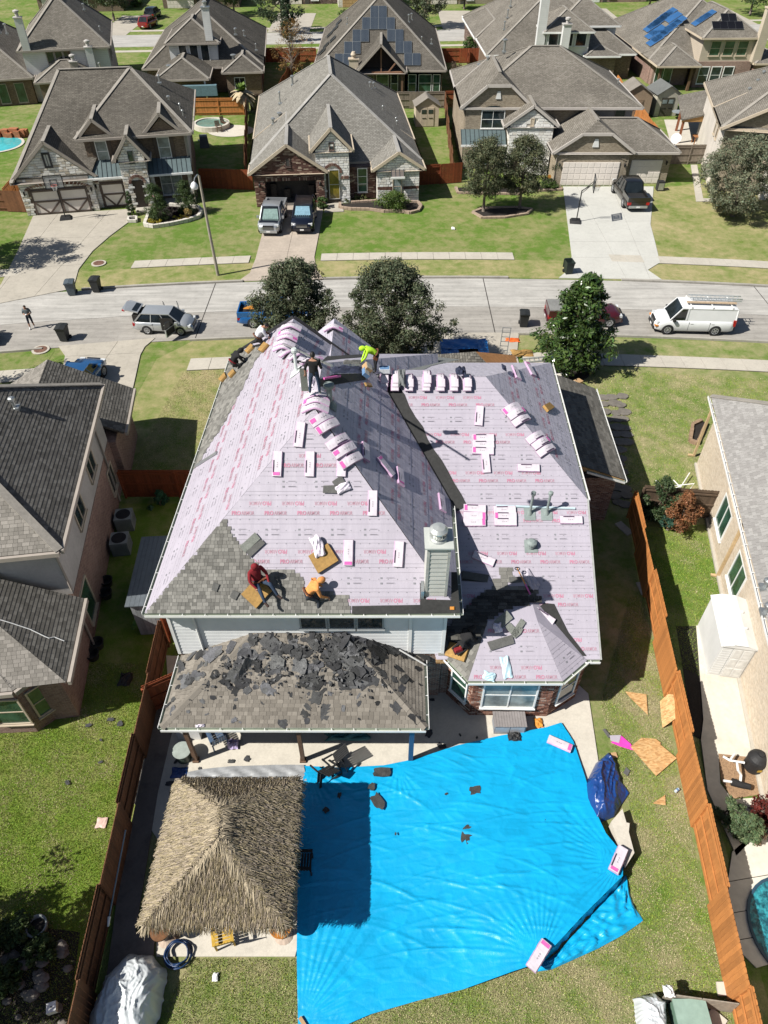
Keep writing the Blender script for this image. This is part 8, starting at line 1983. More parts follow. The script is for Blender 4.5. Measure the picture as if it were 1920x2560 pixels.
person('roofer in dark red hoodie sitting on a foam pad on the new shingles',p,-52,pose(**SIT,look=(.3,.4,.1),knee=[(.40,.22,.22),(.42,-.16,.2)],ankle=[(.62,.30,-.18),(.66,-.16,-.16)],toe=[(.78,.36,-.22),(.82,-.14,-.2)]),dict(shirt=RED,pants=JEAN,hood=1,long=1,shoe=cl('boot',(.05,.03,.025))),'hood',1.08,BELT)
p=on3(P_near,*G_(1055,640),.02);ORG=cl('orange',(.66,.27,.08))
person('roofer in orange hoodie crouching at the eave with a nail gun',p,22,pose(pelvis=(0,0,.42),chest=(.30,.04,.66),neck=(.42,.06,.72),head=(.54,.08,.72),look=(1,0,-.8),shoulder=[(.34,.22,.68),(.34,-.16,.64)],elbow=[(.44,.25,.40),(.40,-.22,.36)],wrist=[(.62,.2,.28),(.60,-.2,.2)],hip=[(.03,.1,.40),(.03,-.1,.38)],knee=[(.36,.2,.34),(.34,-.16,.12)],ankle=[(.06,.18,.06),(.26,-.28,-.34)],toe=[(.2,.2,.03),(.38,-.33,-.38)]),dict(shirt=ORG,pants=cl('slate',(.025,.03,.04)),hood=1,long=1),'hood',1.08,BELT)
t=thing('nail_gun','black nail gun at the orange hooded roofer’s hands'.replace('’',"'"),'nail gun',on3(P_near,*G_(1150,628),.1),R(10));a=MB();a.box(-.12,.12,-.03,.03,.02,.12);a.build('body',M_BLACKP,t);a=MB();a.box(-.1,-.04,-.025,.025,-.1,.02);a.build('grip',M_BLACKP,t);a=MB();a.tube([(-.12,0,.06),(-.3,.05,.05),(-.45,.15,.02)],.008,6);a.build('air_hose',M_BLACKP,t)
KN=dict(pelvis=(0,0,.36),chest=(.24,0,.66),neck=(.36,0,.76),head=(.48,0,.80),look=(1,0,-.8),shoulder=[(.28,.2,.70),(.28,-.2,.70)],elbow=[(.42,.24,.44),(.42,-.24,.44)],wrist=[(.62,.16,.30),(.62,-.16,.28)],hip=[(.03,.1,.34),(.03,-.1,.34)],knee=[(.28,.16,.08),(.28,-.16,.08)],ankle=[(-.1,.15,.07),(-.1,-.15,.07)],toe=[(-.24,.15,.04),(-.24,-.15,.04)])
p=on3(P_bayl,*S_(500,690),.16);person('roofer in black clothes kneeling on a foam pad at the bay roof',p,35,pose(**KN),dict(shirt=BLK,pants=cl('charcoal',(.02,.02,.024)),hood=1,long=1),'hood',1.05)
t=thing('tool_bag','red and black tool pouch on the foam pad at the bay','tool bag',on3(P_bayl,*S_(490,690),.2),R(20));t.location+=Vector((.0,-.12,.02));a=MB();a.add([(-.16,-.1,0),(.16,-.1,0),(.16,.1,0),(-.16,.1,0),(-.13,-.07,.2),(.13,-.07,.2),(.13,.07,.2),(-.13,.07,.2)],[[0,1,5,4],[1,2,6,5],[2,3,7,6],[3,0,4,7],[4,5,6,7]]);a.build('pouch',cl('red',(.3,.01,.02)),t);a=MB();a.box(-.17,.17,-.11,.11,.05,.08);a.build('belt',M_BLACKP,t)
p=on3(P_left,648,868,.14);person('roofer in white t-shirt bending at the far left eave',p,20,pose(**KN),dict(shirt=cl('white',(.6,.62,.66)),pants=cl('dust',(.03,.03,.03))),'cap',1.1,BELT)
p=on3(P_left,588,930,.14);person('roofer in black hoodie sitting on a foam pad at the left eave',p,30,pose(**{**KN,'knee':[(.34,.2,.26),(.34,-.2,.24)],'ankle':[(.2,.2,-.05),(.2,-.22,-.06)],'toe':[(.34,.22,-.06),(.34,-.24,-.08)]}),dict(shirt=BLK,pants=cl('dust',(.03,.03,.03)),hood=1,long=1),'hood',1.08,cl('red',(.3,.01,.02)))
def thatch(t,poly,seed,col,dens=330,L=.5,nm='thatch'):
 pl=up(poly);r=np.random.default_rng(seed);us=[q[0]for q in pl.q];vs=[q[1]for q in pl.q];A=(max(us)-min(us))*(max(vs)-min(vs));n=int(A*dens)
 u=min(us)+(max(us)-min(us))*r.random(n);v=min(vs)+.02+(max(vs)-min(vs)+.04)*r.random(n);k=np.array([inside(pl.q,a,max(b,min(vs)+.01))for a,b in zip(u,v)]);u,v=u[k],v[k];n=len(u)
 a_,b_,n_=(np.array(x)for x in(pl.a,pl.b,pl.n));o=np.array(pl.o)
 off=r.normal(0,.06,n);ln=L*(.55+.8*r.random(n));wd=.006+.007*r.random(n);cur=r.normal(0,.07,n);h0=.03+.05*r.random(n)
 P=[]
 for f in(0,.5,1.0):
  uu=u+off*f*ln*1.3+cur*f*f;vv=v+ln*.4-ln*f;hh=h0+.035*math.sin(math.pi*f)-.05*f*f
  c=o+uu[:,None]*a_+vv[:,None]*b_+hh[:,None]*n_;P.append((c-(wd*(1-.4*f))[:,None]*a_+.012*n_*0,c+(wd*(1-.4*f))[:,None]*a_,c+.012*n_))
 q=np.concatenate([np.stack([P[i][0],P[i][2],P[i+1][2],P[i+1][0]],1)for i in(0,1)]+[np.stack([P[i][2],P[i][1],P[i+1][1],P[i+1][2]],1)for i in(0,1)])
 tone=(.55+.75*r.random(n))*np.where(r.random(n)<.12,.5,1);c=np.array(col)[None]*tone[:,None];c[:,2]*=.85+.3*r.random(n);c=np.concatenate([c]*4)
 ob=bpy.data.objects.new(nm,fast_mesh(nm,q,4,c,M_STRAW));COL.objects.link(ob);ob.parent=t;ob['kind']='stuff'
hut=thing('thatched_hut','square palm thatched hut beside the blue tarp','hut',(0,0,0))
hz=2.45;c4=[at(442,1941,hz),at(762,1940,hz),at(727,2334,hz),at(338,2331,hz)];r0,r1=at(551,2025,3.95),at(546,2095,3.95);c4=[c+((c4[0]+c4[2])/2-c).xy.to_3d()*.05 for c in c4];TH=(.43,.36,.255)
for k,(pg,sd)in enumerate((([c4[3],c4[2],r1],1),([c4[2],c4[1],r0,r1],2),([c4[1],c4[0],r0],3),([c4[0],c4[3],r1,r0],4))):thatch(hut,pg,sd,TH,1000,.34)
c4=[c+((c4[0]+c4[2])/2-c).xy.to_3d()*.045 for c in c4];mb=MB();hu_=mat('thatch_underlay',(.10,.075,.045),.95,.3,20)
for pg in([c4[3],c4[2],r1],[c4[2],c4[1],r0,r1],[c4[1],c4[0],r0],[c4[0],c4[3],r1,r0]):mb.poly(pg)
mb.poly([c-Vector((0,0,.12))for c in c4][::-1]);mb.build('thatch_base',hu_,hut)
r=np.random.default_rng(9);q=[];cc=[]
for(a,b)in((c4[0],r0),(c4[1],r0),(c4[2],r1),(c4[3],r1),(r0,r1)):
 d=(a-b);sd=Vector((-d.y,d.x,0)).normalized();e=d.normalized()
 if a is r0:e=Vector((0,0,0))
 for _ in range(1100 if a is not r0 else 340):
  f=r.random();p=b.lerp(a,f)+sd*r.normal(0,.06)+Vector((0,0,.1));s=1 if r.random()<.5 else-1;L=r.uniform(.25,.45);w_=r.uniform(.007,.014)
  g_=(e*r.uniform(.5,1)+sd*s*r.uniform(.2,.7)+Vector((0,0,-.32)))if a is not r0 else(sd*s+Vector((r.normal(0,.2),r.normal(0,.3),-.55)))
  g_.normalize();wv=g_.cross(Vector((0,0,1))).normalized()*w_;m=p+g_*L*.5+Vector((0,0,.02));z_=p+g_*L;t_=r.uniform(.55,1.25)
  q+=[[p-wv,p+wv,m+wv,m-wv],[m-wv,m+wv,z_+wv*.5,z_-wv*.5]];cc+=[np.array(TH)*t_]*2
ob=bpy.data.objects.new('hip_thatch',fast_mesh('hip_thatch',np.array([[tuple(x)for x in f]for f in q]),4,np.array(cc),M_STRAW));COL.objects.link(ob);ob.parent=hut;ob['kind']='stuff'
for k,c in enumerate(c4):pz=c.lerp((c4[0]+c4[2])/2,.17);mb=MB();mb.tube([(pz.x,pz.y,.05),(pz.x,pz.y,2.5)],.09,10);mb.build('hut_post',M_POST,hut)
p=at(700,2338,.9);t=thing('bar_table','round orange varnished wooden table under the hut corner','table',(p.x,p.y+.25,.05));mb=MB();mb.lathe([(.03,.0),(.34,.0),(.36,.05),(.34,.08),(.02,.085)],(0,0,.82),24);mb.build('tabletop',mat('varnished_slab',(.42,.16,.03),.3,.35,7),t);mb=MB();mb.lathe([(.3,0),(.12,.1),(.1,.82)],n=14);mb.build('pedestal',mat('stone_pedestal',(.42,.33,.26),.8,.2,8),t)
p=at(395,2345,.9);t=thing('bar_table','brown round table at the lower left hut corner by the hose','table',(p.x+.02,p.y+.2,.05));mb=MB();mb.lathe([(.03,0),(.3,0),(.3,.07),(.02,.075)],(0,0,.82),20);mb.build('tabletop',mat('brown_slab',(.15,.07,.03),.4,.3,8),t);mb=MB();mb.lathe([(.26,0),(.1,.1),(.09,.82)],n=14);mb.build('pedestal',MATS['stone_pedestal'],t)
def slat_chair(label,p,rz,m,name='patio_chair',h=.42,cat='chair',tone=None):
 t=thing(name,label,cat,p,R(rz))
 for k in range(6):a=MB();a.box(-.27,.27,-.27+k*.09,-.27+k*.09+.07,h,h+.025);a.build('slat',m,t)
 for k in range(6):a=MB();x=-.26+k*.09;a.prism([(x,.27,h),(x+.07,.27,h),(x+.07,.42,h+.6),(x,.42,h+.6)],(0,.02,0));a.build('slat',m,t)
 for sx in(-.27,.27):
  for sy in(-.26,.26):a=MB();a.bar((sx,sy,0),(sx,sy,h),.05,.05,up=(0,1,0));a.build('leg',m,t)
  a=MB();a.box(sx-.05,sx+.05,-.3,.32,h+.2,h+.23);a.build('armrest',m,t)
 return t
p=at(563,2352,.0);slat_chair('yellow slatted chair half under the hut eave',(p.x,p.y+.05,.05),195,mat('yellow_paint',(.48,.30,.04),.6,.15,8));p=at(548,1858);slat_chair('navy blue slatted lounge chair under the patio roof',(p.x,p.y,.05),-150,mat('navy_plastic',(.06,.10,.17),.5,.15,6))
for k in range(2):p=at(790+28*k,1925+8*k);t=slat_chair(('black wire chair tipped over at the tarp corner','second black wire chair tangled behind the first')[k],(p.x,p.y,.15+.1*k),40+60*k,M_BLACKP,'wire_chair');t.rotation_euler=(R(75),R(20),R(40+70*k))
p=at(752,2170);t=slat_chair('dark chair in the hut shade at the tarp edge',(p.x+.12,p.y,.1),90,M_BLACKP,'patio_chair')
p=at(447,2387);t=thing('hose_coil','coil of dark blue hose on the pale patio','hose',(p.x,p.y,.05));mb=MB();P=[]
for k in range(150):a=k*.25;rr_=.36+.05*math.sin(a*.17)+.02*math.sin(a*1.3);P.append((rr_*math.cos(a),rr_*math.sin(a)*.95,.03+.0012*k*(1+.3*math.sin(k))))
mb.tube(P,.022,6);mb.build('hose',mat('blue_hose',(.012,.035,.10),.35,.2,8),t,smooth=True)
from mathutils import noise as mn
def ridge(x,y,f,s_=0):return 1-abs(mn.noise(Vector((x*f,y*f,s_))))*2
def folds_at(x,y,s_=0,dirx=1.0,diry=1.0):w_=mn.noise(Vector((x*.8,y*.8,s_+7)))*.8;return .5*ridge(x*dirx+w_,y*diry-w_,1.3,s_)**3+.3*ridge(x*dirx+w_,y*diry+w_,2.9,s_+3)**2+.12*ridge(x,y,7,s_+5)
def tarp_mat(name,col,bstr=.5,rough=.28):
 m,n,b=_new(name);tc=N(n,'ShaderNodeTexCoord');a=noise(n,1.2,4,vec=tc.outputs['Object']);f=noise(n,9,6,vec=tc.outputs['Object'],rough=.6)
 n.links.new(ramp(n,a.outputs[0],[(.3,tuple(x*.88 for x in col)),(.7,tuple(min(1,x*1.1)for x in col))]),b.inputs['Base Color']);b.inputs['Roughness'].default_value=rough;b.inputs['Specular IOR Level'].default_value=.5
 vo=N(n,'ShaderNodeTexVoronoi',feature='DISTANCE_TO_EDGE');mp=N(n,'ShaderNodeMapping');mp.inputs['Scale'].default_value=(1.1,3.4,1);mp.inputs['Rotation'].default_value=(0,0,.35);n.links.new(tc.outputs['Object'],mp.inputs['Vector'])
 wv=mixc(n,.35,mp.outputs[0],a.outputs['Color']);n.links.new(wv,vo.inputs['Vector']);vo.inputs['Scale'].default_value=1.3
 lw=ramp(n,vo.outputs['Distance'],[(0,(0,0,0)),(.16,(1,1,1))]);ad=N(n,'ShaderNodeMath',operation='MULTIPLY_ADD');n.links.new(f.outputs[0],ad.inputs[0]);ad.inputs[1].default_value=1.4;n.links.new(lw,ad.inputs[2])
 dn=noise(n,34,3,vec=tc.outputs['Object']);du=ramp(n,dn.outputs[0],[(.70,(0,0,0)),(.76,(1,1,1))]);old=b.inputs['Base Color'].links[0].from_socket;n.links.new(mixc(n,mixc(n,1.0,du,(.35,.35,.35),'MULTIPLY'),old,(.05,.06,.07)),b.inputs['Base Color'])
 bump(n,b,ad.outputs[0],bstr*.5,.035);return m
M_TARP=tarp_mat('blue_tarp',(.004,.335,.62),.35,.36);M_TARPD=tarp_mat('navy_tarp',(.012,.05,.20),.6)
def resample(P,n):
 P=[Vector(p)for p in P];L=[0]
 for a,b in zip(P,P[1:]):L.append(L[-1]+(b-a).length)
 out=[]
 for i in range(n):
  s=L[-1]*i/(n-1);k=max(j for j in range(len(L))if L[j]<=s+1e-9);k=min(k,len(P)-2);f=(s-L[k])/max(1e-9,L[k+1]-L[k]);out.append(P[k].lerp(P[k+1],min(1,f)))
 return out
def d3(l):return[at(a*DD,b*DD,z)for a,b,z in l]
top=d3([(657,1655,.08),(740,1659,.08),(830,1654,.09),(900,1640,.12),(985,1612,.12),(1080,1590,.12),(1180,1572,.1),(1212,1562,.09)])
rgt=d3([(1212,1562,.09),(1238,1602,.1),(1264,1680,.14),(1280,1740,.25),(1308,1800,.42),(1345,1845,.5),(1345,1893,.5)])
bot=d3([(645,2260,.04),(800,2192,.06),(900,2163,.1),(1000,2138,.2),(1105,2100,.4),(1150,2085,.46),(1185,2058,.5),(1262,1975,.5),(1345,1893,.5)])
lft=d3([(657,1655,.08),(650,1760,.1),(643,1900,.09),(641,2060,.06),(645,2260,.04)])
NU,NV=240,210;Tp,Bt,Lf,Rt=resample(top,NU),resample(bot,NU),resample(lft,NV),resample(rgt,NV)
anch=[(d3([(1338,1865,.5)])[0],2.2,.026,46),(d3([(1168,2068,.5)])[0],1.9,.022,42),(d3([(650,2210,.05)])[0],3.6,.028,40),(d3([(1212,1565,.1)])[0],1.8,.02,34),(d3([(665,1660,.1)])[0],1.8,.026,36),(d3([(860,1660,.1)])[0],1.4,.015,24)]
rw=np.random.default_rng(3);folds=[(rw.uniform(-2.4,7),rw.uniform(5.5,13),rw.uniform(-.5,.35),rw.uniform(.6,2.2),rw.uniform(.015,.035),rw.uniform(.012,.035))for _ in range(70)]
def wr(x,y):
 h_=0.03*math.sin(x*.9+y*.5)+.02*math.sin(x*.5-y*1.1+1)
 for(p,R_,A,n_)in anch:
  dx,dy=x-p.x,y-p.y;d=math.hypot(dx,dy)
  if d<R_*1.6:th=math.atan2(dy,dx);h_+=A*math.exp(-(d/R_)**2*1.6)*min(1,d*2.5)*(math.sin(n_*th+2*math.sin(5*th))**3)
 h_+=.02*(ridge(x*.55+y*.12,y*1.25-x*.2,1.0,11)**4)+.012*ridge(x*.9-y*.3,y*1.7+x*.3,1.6,12)**5
 for(fx,fy,an,L,w_,A)in folds:
  dx,dy=x-fx,y-fy;c_,s_=math.cos(an),math.sin(an);a=dx*c_+dy*s_;b=-dx*s_+dy*c_+.12*a*a/L
  if abs(a)<L and abs(b)<.3:h_+=A*(1-(a/L)**2)*math.exp(-(b/w_)**2*.35)
 return h_
P=[]
for j in range(NV):
 v=j/(NV-1);row=[]
 for i in range(NU):
  u=i/(NU-1)
  p=Tp[i]*(1-v)+Bt[i]*v+Lf[j]*(1-u)+Rt[j]*u-(Tp[0]*(1-u)*(1-v)+Tp[-1]*u*(1-v)+Bt[0]*(1-u)*v+Bt[-1]*u*v)
  e=min(1,8*min(u,v,1-u,1-v)+.25);p=p.copy();p.z=max(.055,p.z+.04+(wr(p.x,p.y))*e);row.append(p)
 P.append(row)
tarp=thing('blue_tarp','big bright blue tarp stretched over the pool and patio','tarp',(0,0,0))
mb=MB();mb.grid(P[::-1]);mb.build('tarp_sheet',M_TARP,tarp,smooth=True)
ed=resample(d3([(1150,2085,.46),(1185,2058,.5),(1262,1975,.5),(1345,1893,.5),(1345,1850,.5)]),60);mb=MB();G_r=[]
for f in(0,.35,.7,1):
 G_r.append([Vector((q.x+.05*f+.02*math.sin(i*1.3+f*3),q.y-.05*f+.02*math.sin(i*.9),q.z+.03-(q.z)*f))for i,q in enumerate(ed)])
mb.grid(G_r);mb.build('tarp_skirt',M_TARP,tarp,smooth=True)
inn=resample(d3([(1150,2095,.03),(1200,2062,.03),(1270,1985,.03),(1352,1890,.03)]),50);ou=resample(d3([(1155,2100,.03),(1190,2095,.03),(1290,2050,.03),(1345,2020,.03),(1390,1988,.03),(1372,1962,.03),(1362,1938,.03),(1352,1890,.03)]),50)
P=[]
for j in range(22):
 f=j/21;row=[]
 for i in range(50):
  q=inn[i].lerp(ou[i],f);z_=max(0,folds_at(q.x*1.8,q.y*1.8,4))*2.2;row.append(Vector((q.x,q.y,.02+.11*z_*min(1,6*min(f+.05,1-f,i/49+.05,1.02-i/49))+.01*f)))
 P.append(row)
mb=MB();mb.grid(P);mb.build('tarp_flap',M_TARP,tarp,smooth=True)
lg=[(1528,2054),(1556,2022),(1566,2056),(1574,2058),(1572,2080),(1586,2132),(1562,2170),(1546,2112),(1540,2090)]
mb=MB();mb.prism([(q.x,q.y,0)for q in pts(lg,.46)],(0,0,.46));t=thing('pool_wall','bare pale concrete corner of the raised pool wall','low wall',(0,0,0));mb.build('wall_cap',M_PATIO,t)
dk=[(1318,1618),(1290,1642),(1266,1690),(1268,1725),(1286,1776),(1330,1758),(1340,1740),(1363,1706),(1345,1680),(1332,1640)]
t=thing('crumpled_tarp','crumpled dark navy tarp heaped over the pool wall edge','tarp',(0,0,0));W_=[at(a*DD,b*DD,.3)for a,b in dk];cx_=sum(q.x for q in W_)/len(W_);cy_=sum(q.y for q in W_)/len(W_);ring3=resample([Vector((q.x,q.y,0))for q in W_+W_[:1]],141)[:140];P=[]
for j in range(60):
 f=j/59;row=[]
 for i,q in enumerate(ring3):
  x,y=cx_+(q.x-cx_)*f,cy_+(q.y-cy_)*f;up_k=min(1,max(0,(y-cy_+.2)/1.0))
  z_=(.5*(1-max(0,min(1,(x-7.6)/.9))))*(1-f**6)+folds_at(x,y,1,1.5,.7)*(.14+.2*up_k)*(1-f**9);row.append(Vector((x,y,.05+z_)))
 P.append(row)
mb=MB();mb.grid(P,closed=True);mb.build('tarp_sheet',M_TARPD,t,smooth=True)
gl=d3([(402,1682,.07),(405,1668,.1),(440,1661,.1),(500,1655,.1),(540,1654,.1),(600,1652,.1),(656,1652,.1),(662,1680,.08)]);t=thing('grey_tarp','grey rumpled cloth lying along the top of the hut','tarp',(0,0,0));tp_=resample(gl[1:7],60);bt_=resample(d3([(402,1700,.07),(520,1700,.07),(664,1695,.07)]),60);mb=MB()
mb.grid([[tp_[i].lerp(bt_[i],f/9)+Vector((0,0,.09*abs(math.sin(i*.33+math.sin(f)))*math.sin(math.pi*(f+.4)/10)))for i in range(60)]for f in range(10)][::-1]);mb.build('cloth',mat('grey_tarp_cloth',(.30,.31,.32),.5,.12,8),t,smooth=True)
crumple('navy_tarp_corner','dark blue plastic corner in the fence shade, left of the grey cloth','tarp',Matrix.Translation(at(448,1932,.05)),.55,.4,.08,M_TARPD,60,8)
Tx=lambda x,y:(720+x/1.803,1860+y/1.803)
for k,(x,y,s,lab)in enumerate(((425,135,.36,'torn shingle on the tarp nearest the tipped chairs'),(378,198,.26,'torn shingle on the tarp at the hut shadow corner'),(405,265,.34,'torn shingle on the tarp right of the hut shadow'),(842,215,.36,'tall torn shingle in the upper middle of the tarp'),(805,412,.55,'largest torn shingle in the middle of the tarp'),(1174,350,.3,'narrow torn shingle upright on the right of the tarp'),(1122,525,.26,'small slanting torn shingle right of the tarp middle'),(232,237,.2,'torn shingle inside the hut shadow on the tarp'),(172,305,.2,'lower torn shingle inside the hut shadow'),(712,232,.1,'tiny dark chip on the upper tarp'),(485,410,.08,'tiny dark chip left of the tarp middle'))):
 q=at(*Tx(x,y),.12);o=scrap(lab,Matrix.Translation((q.x,q.y,.215+max(0,wr(q.x,q.y))*1.05+(.25 if q.x>5.2 and q.y<8 else 0)))@Matrix.Rotation(k*1.1,4,'Z')@Matrix.Scale(.45 if k in(5,6)else 1,4,(1,0,0)),s*1.45,'torn shingles on the blue tarp',.8,k)
for k,(a,b,s,lab)in enumerate(((820,1185,.2,'dark shingle strip on the grass, first of the group near the dry patch'),(890,1215,.3,'pair-like dark shingle piece on the grass by the fence shadow'),(655,1227,.18,'small dark shingle piece on the green grass by the bay'),(748,1335,.14,'dark shingle chip on the grass below the strip'),(745,1498,.2,'dark shingle chip on the dry grass lower down'),(500,1650,.2,'dark shingle chip at the middle of the left lawn'))):
 q=at(a/2.9625,1400+b/2.9625,.02);scrap(lab,Matrix.Translation((q.x,q.y,.05))@Matrix.Rotation(k*1.7,4,'Z'),s*1.1,'torn shingles on the left lawn',.9,k)
for k,(a,b,s)in enumerate(((600,1935,.22),(588,1925,.3),(1073,1835,.3),(1108,1867,.3),(1150,1838,.18),(1192,1845,.12),(1080,1750,.18),(1100,1865,.35),(618,1898,.3),(578,1904,.3),(500,1924,.2),(440,1905,.2),(425,1960,.25),(432,1985,.35))):
 q=at(a,b,.05);scrap('dark shingle scrap on the pale patio beside the house',Matrix.Translation((q.x,q.y,.08))@Matrix.Rotation(k*2.1,4,'Z'),s,'shingle scraps on the patio',.9,k%12)
Y_=lambda x,y:(1440+x/3.456,1480+y/3.456)
def flat(name,label,cat,l,th,m,z=.03,part='board',group=None,tilt=None):
 q=pts([Y_(*p)for p in l],z);o=q[0].copy();t=thing(name,label,cat,o,0,group);mb=MB();mb.prism([p-o+Vector((0,0,(tilt[i]if tilt else 0)))for i,p in enumerate(q)],(0,0,th));mb.build(part,m,t);return t
flat('osb_board','tapering strand board on the grass nearest the house shadow','board',[(425,860),(608,885),(620,1062),(468,915)],.012,M_OSB,.05,group='strand boards on the lawn');flat('osb_board','large pale strand board lying beside the pink plastic','board',[(470,1338),(565,1260),(690,1270),(732,1302),(728,1318),(870,1436),(692,1590)],.012,M_OSB,.06,group='strand boards on the lawn');flat('osb_board','small triangular strand board in the dry grass','board',[(660,1828),(770,1752),(774,1842)],.012,M_OSB,.04,group='strand boards on the lawn')
lb=[at(*Y_(*q))for q in((745,1175),)][0];B4=[atY(*Y_(*q),Y)for q,Y in(((748,1175),14.05),((895,1070),14.35),((893,890),15.0),((795,882),15.25),((726,945),14.95))];t=thing('osb_board','strand board leaning against the orange fence','board',B4[0],0,'strand boards on the lawn')
px0=pts([Y_(*q)for q in((748,1175),(895,1070),(893,890),(795,882),(726,945))],.0);zz=(.05,.55,.9,.75,.3);B4=pts([Y_(748,1175)],.05)+[at(*Y_(*q),z)for q,z in(((895,1070),.62),((893,890),.95),((795,882),.75),((726,945),.35))];nn=(B4[1]-B4[0]).cross(B4[3]-B4[0]).normalized();mb=MB();mb.prism([p-B4[0]for p in B4],nn*.014);mb.build('board',M_OSB,t);t.location=B4[0]
flat('pink_plastic','bright pink plastic sheet with a printed end on the grass','plastic sheet',[(388,1240),(470,1310),(508,1372),(380,1335),(300,1300)],.01,mat('hot_pink_plastic',(.72,.06,.40),.35,.1,8),.05,'sheet');flat('underlayment_offcut','small printed underlayment offcut beside the pink sheet','offcut',[(290,1240),(388,1236),(372,1305),(300,1285)],.01,M_UNDER,.07,'sheet')
flat('loose_shingle','dark shingle strip between patio and pink plastic','loose shingle',[(228,1190),(250,1180),(300,1245),(280,1262)],.012,M_SH,.05,'sheet');flat('loose_shingle','dark shingle beside the crumpled navy tarp','loose shingle',[(432,1512),(466,1545),(444,1592),(408,1562)],.012,M_SH,.05,'sheet');flat('cardboard_scrap','brown cardboard scrap above the crumpled navy tarp','cardboard',[(300,1390),(345,1385),(360,1430),(310,1435)],.02,M_CARD,.05,'sheet')
q=at(*Y_(868,1718),.03);t=thing('drink_can','blue and white can on the grass by the fence','can',q,.6);mb=MB();mb.tube([(-.09,0,.05),(.09,0,.05)],.05,10);mb.build('can_body',MATS['pale_box'],t);mb=MB();mb.tube([(-.02,0,.05),(.06,0,.05)],.052,10);mb.build('label_band',M_BLUEB,t)
q=at(1692/1-0,1562)if False else at(*Y_(460,1080));q=at(1560,1322);t=thing('paver','pale loose paver in the deep fence shade','paver',(q.x,q.y,0),.5);mb=MB();mb.box(-.2,.2,-.45,.45,0,.06);mb.build('slab',M_WALK,t);q=at(1605,1472);t=thing('paver','second pale paver lower in the fence shade','paver',(q.x,q.y,0),.1);mb=MB();mb.box(-.16,.16,-.35,.35,0,.06);mb.build('slab',M_WALK,t)
for(q,ang,v,lab)in(((1398,1863),-27,0,'bundle weighing down the top corner of the blue tarp'),((1543,2154),56,3,'bundle weighing down the right corner of the blue tarp'),((1345,2393),50,0,'bundle with a pink end weighing down the lower edge of the tarp')):
 p=at(*q,.5 if q[0]>1500 or q[1]>2300 else .15);zz=(.62 if q[0]>1500 or q[1]>2300 else .22);bundle(lab,Matrix.Translation((p.x,p.y,zz))@Matrix.Rotation(R(ang),4,'Z')@Matrix.Scale(1.05,4),'flat',v,'bundles holding the blue tarp')
t=thing('brick','tan brick on the tarp corner at the bottom edge','brick',(*at(757,2556,.1).xy,.1),R(-50));mb=MB();mb.box(-.14,.14,-.05,.05,0,.08);mb.build('block',M_CARD,t)
q=at(1272,1836);t=thing('deck_box','grey slatted deck storage box under the bay window','storage box',(q.x,q.y,.05));mb=MB();mb.box(-.58,.58,0,.55,0,.55);mb.build('box_body',mat('grey_resin',(.25,.26,.28),.6,.1,6),t)
for k in range(12):mb=MB();mb.box(-.61+k*.1017,-.61+k*.1017+.094,-.04,.6,.55,.575+.01*math.sin(k));mb.build('lid_slat',mat('grey_lid',(.24,.22,.215),.6,.1,6),t)
for k in range(2):mb=MB();mb.box(-.54+k*.56,-.02+k*.56,-.015,-.001,.06,.48);mb.build('front_panel',mat('pale_resin',(.36,.37,.39),.5,.1,6),t)
crumple('orange_cloth','small orange cloth beside the deck box','cloth',Matrix.Translation(at(1346,1808,.06)),.32,.4,.14,MATS['orange_handle'],70,8);crumple('black_bag','black plastic bag on the tarp edge before the deck box','plastic bag',Matrix.Translation(at(1286,1843,.12)),.5,.36,.22,M_BLACKP,71,8);crumple('lilac_cloth','lilac bag beside the navy lounge chair','bag',Matrix.Translation(at(583,1862,.06)),.4,.4,.3,mat('lilac',(.42,.35,.55),.6),72,8);crumple('teal_cover','dark teal cover lying in the patio shade','cover',Matrix.Translation(at(868,1838,.06)),1.6,.5,.3,mat('teal_cloth',(.03,.12,.13),.6),73,14)
q=at(462,1895);t=thing('round_side_table','round green grey side table by the left patio post','table',(q.x,q.y,.05));mb=MB();mb.lathe([(.33,.5),(.34,.55),(.02,.56)],n=24);mb.build('tabletop',mat('sage_plastic',(.30,.34,.31),.5),t);mb=MB();mb.lathe([(.27,0),(.26,.5)],n=20);mb.build('drum',mat('dark_green_drum',(.05,.07,.055),.5),t)
q=at(478,1838);t=thing('patio_grill','white outdoor kitchen block behind the left patio post','outdoor kitchen',(q.x,q.y+.1,.05));mb=MB();mb.box(-.42,.42,-.3,.5,0,.9);mb.build('block',M_WHITE,t);mb=MB();mb.box(-.46,.46,-.34,.54,.9,.95);mb.build('counter',M_STUCCO,t)
p0=at(314,2075,1.5);p1=at(273,2292,1.2);t=thing('pool_pole','blue grey pool pole hung along the left fence','pole',p0);mb=MB();mb.tube([(0,0,0),p1-p0],.022,8);mb.build('shaft',mat('blue_grey_pole',(.16,.24,.30),.4,.1,6),t);mb=MB();mb.tube([p1-p0,p1-p0+Vector((.03,-.25,-.03))],[.05,.03],8);mb.build('brush',M_WHITE,t)
q=at(98,2322);t=thing('planter','round grey planter ring of dark soil on the left lawn','planter',(q.x,q.y,0));mb=MB();mb.lathe([(.27,0),(.33,.3),(.27,.3),(.25,.2)],n=24);mb.build('pot',mat('grey_pot',(.26,.28,.27),.7,.1,8),t,smooth=True);mb=MB();mb.lathe([(.25,.2),(.1,.24),(.01,.23)],n=16);mb.build('soil',M_SOIL,t)
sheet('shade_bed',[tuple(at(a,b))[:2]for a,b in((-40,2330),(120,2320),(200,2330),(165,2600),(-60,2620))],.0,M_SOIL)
ROCK=mat('dark_rock',(.17,.15,.13),.9,.3,6,bmp=.5);rr=random.Random(9)
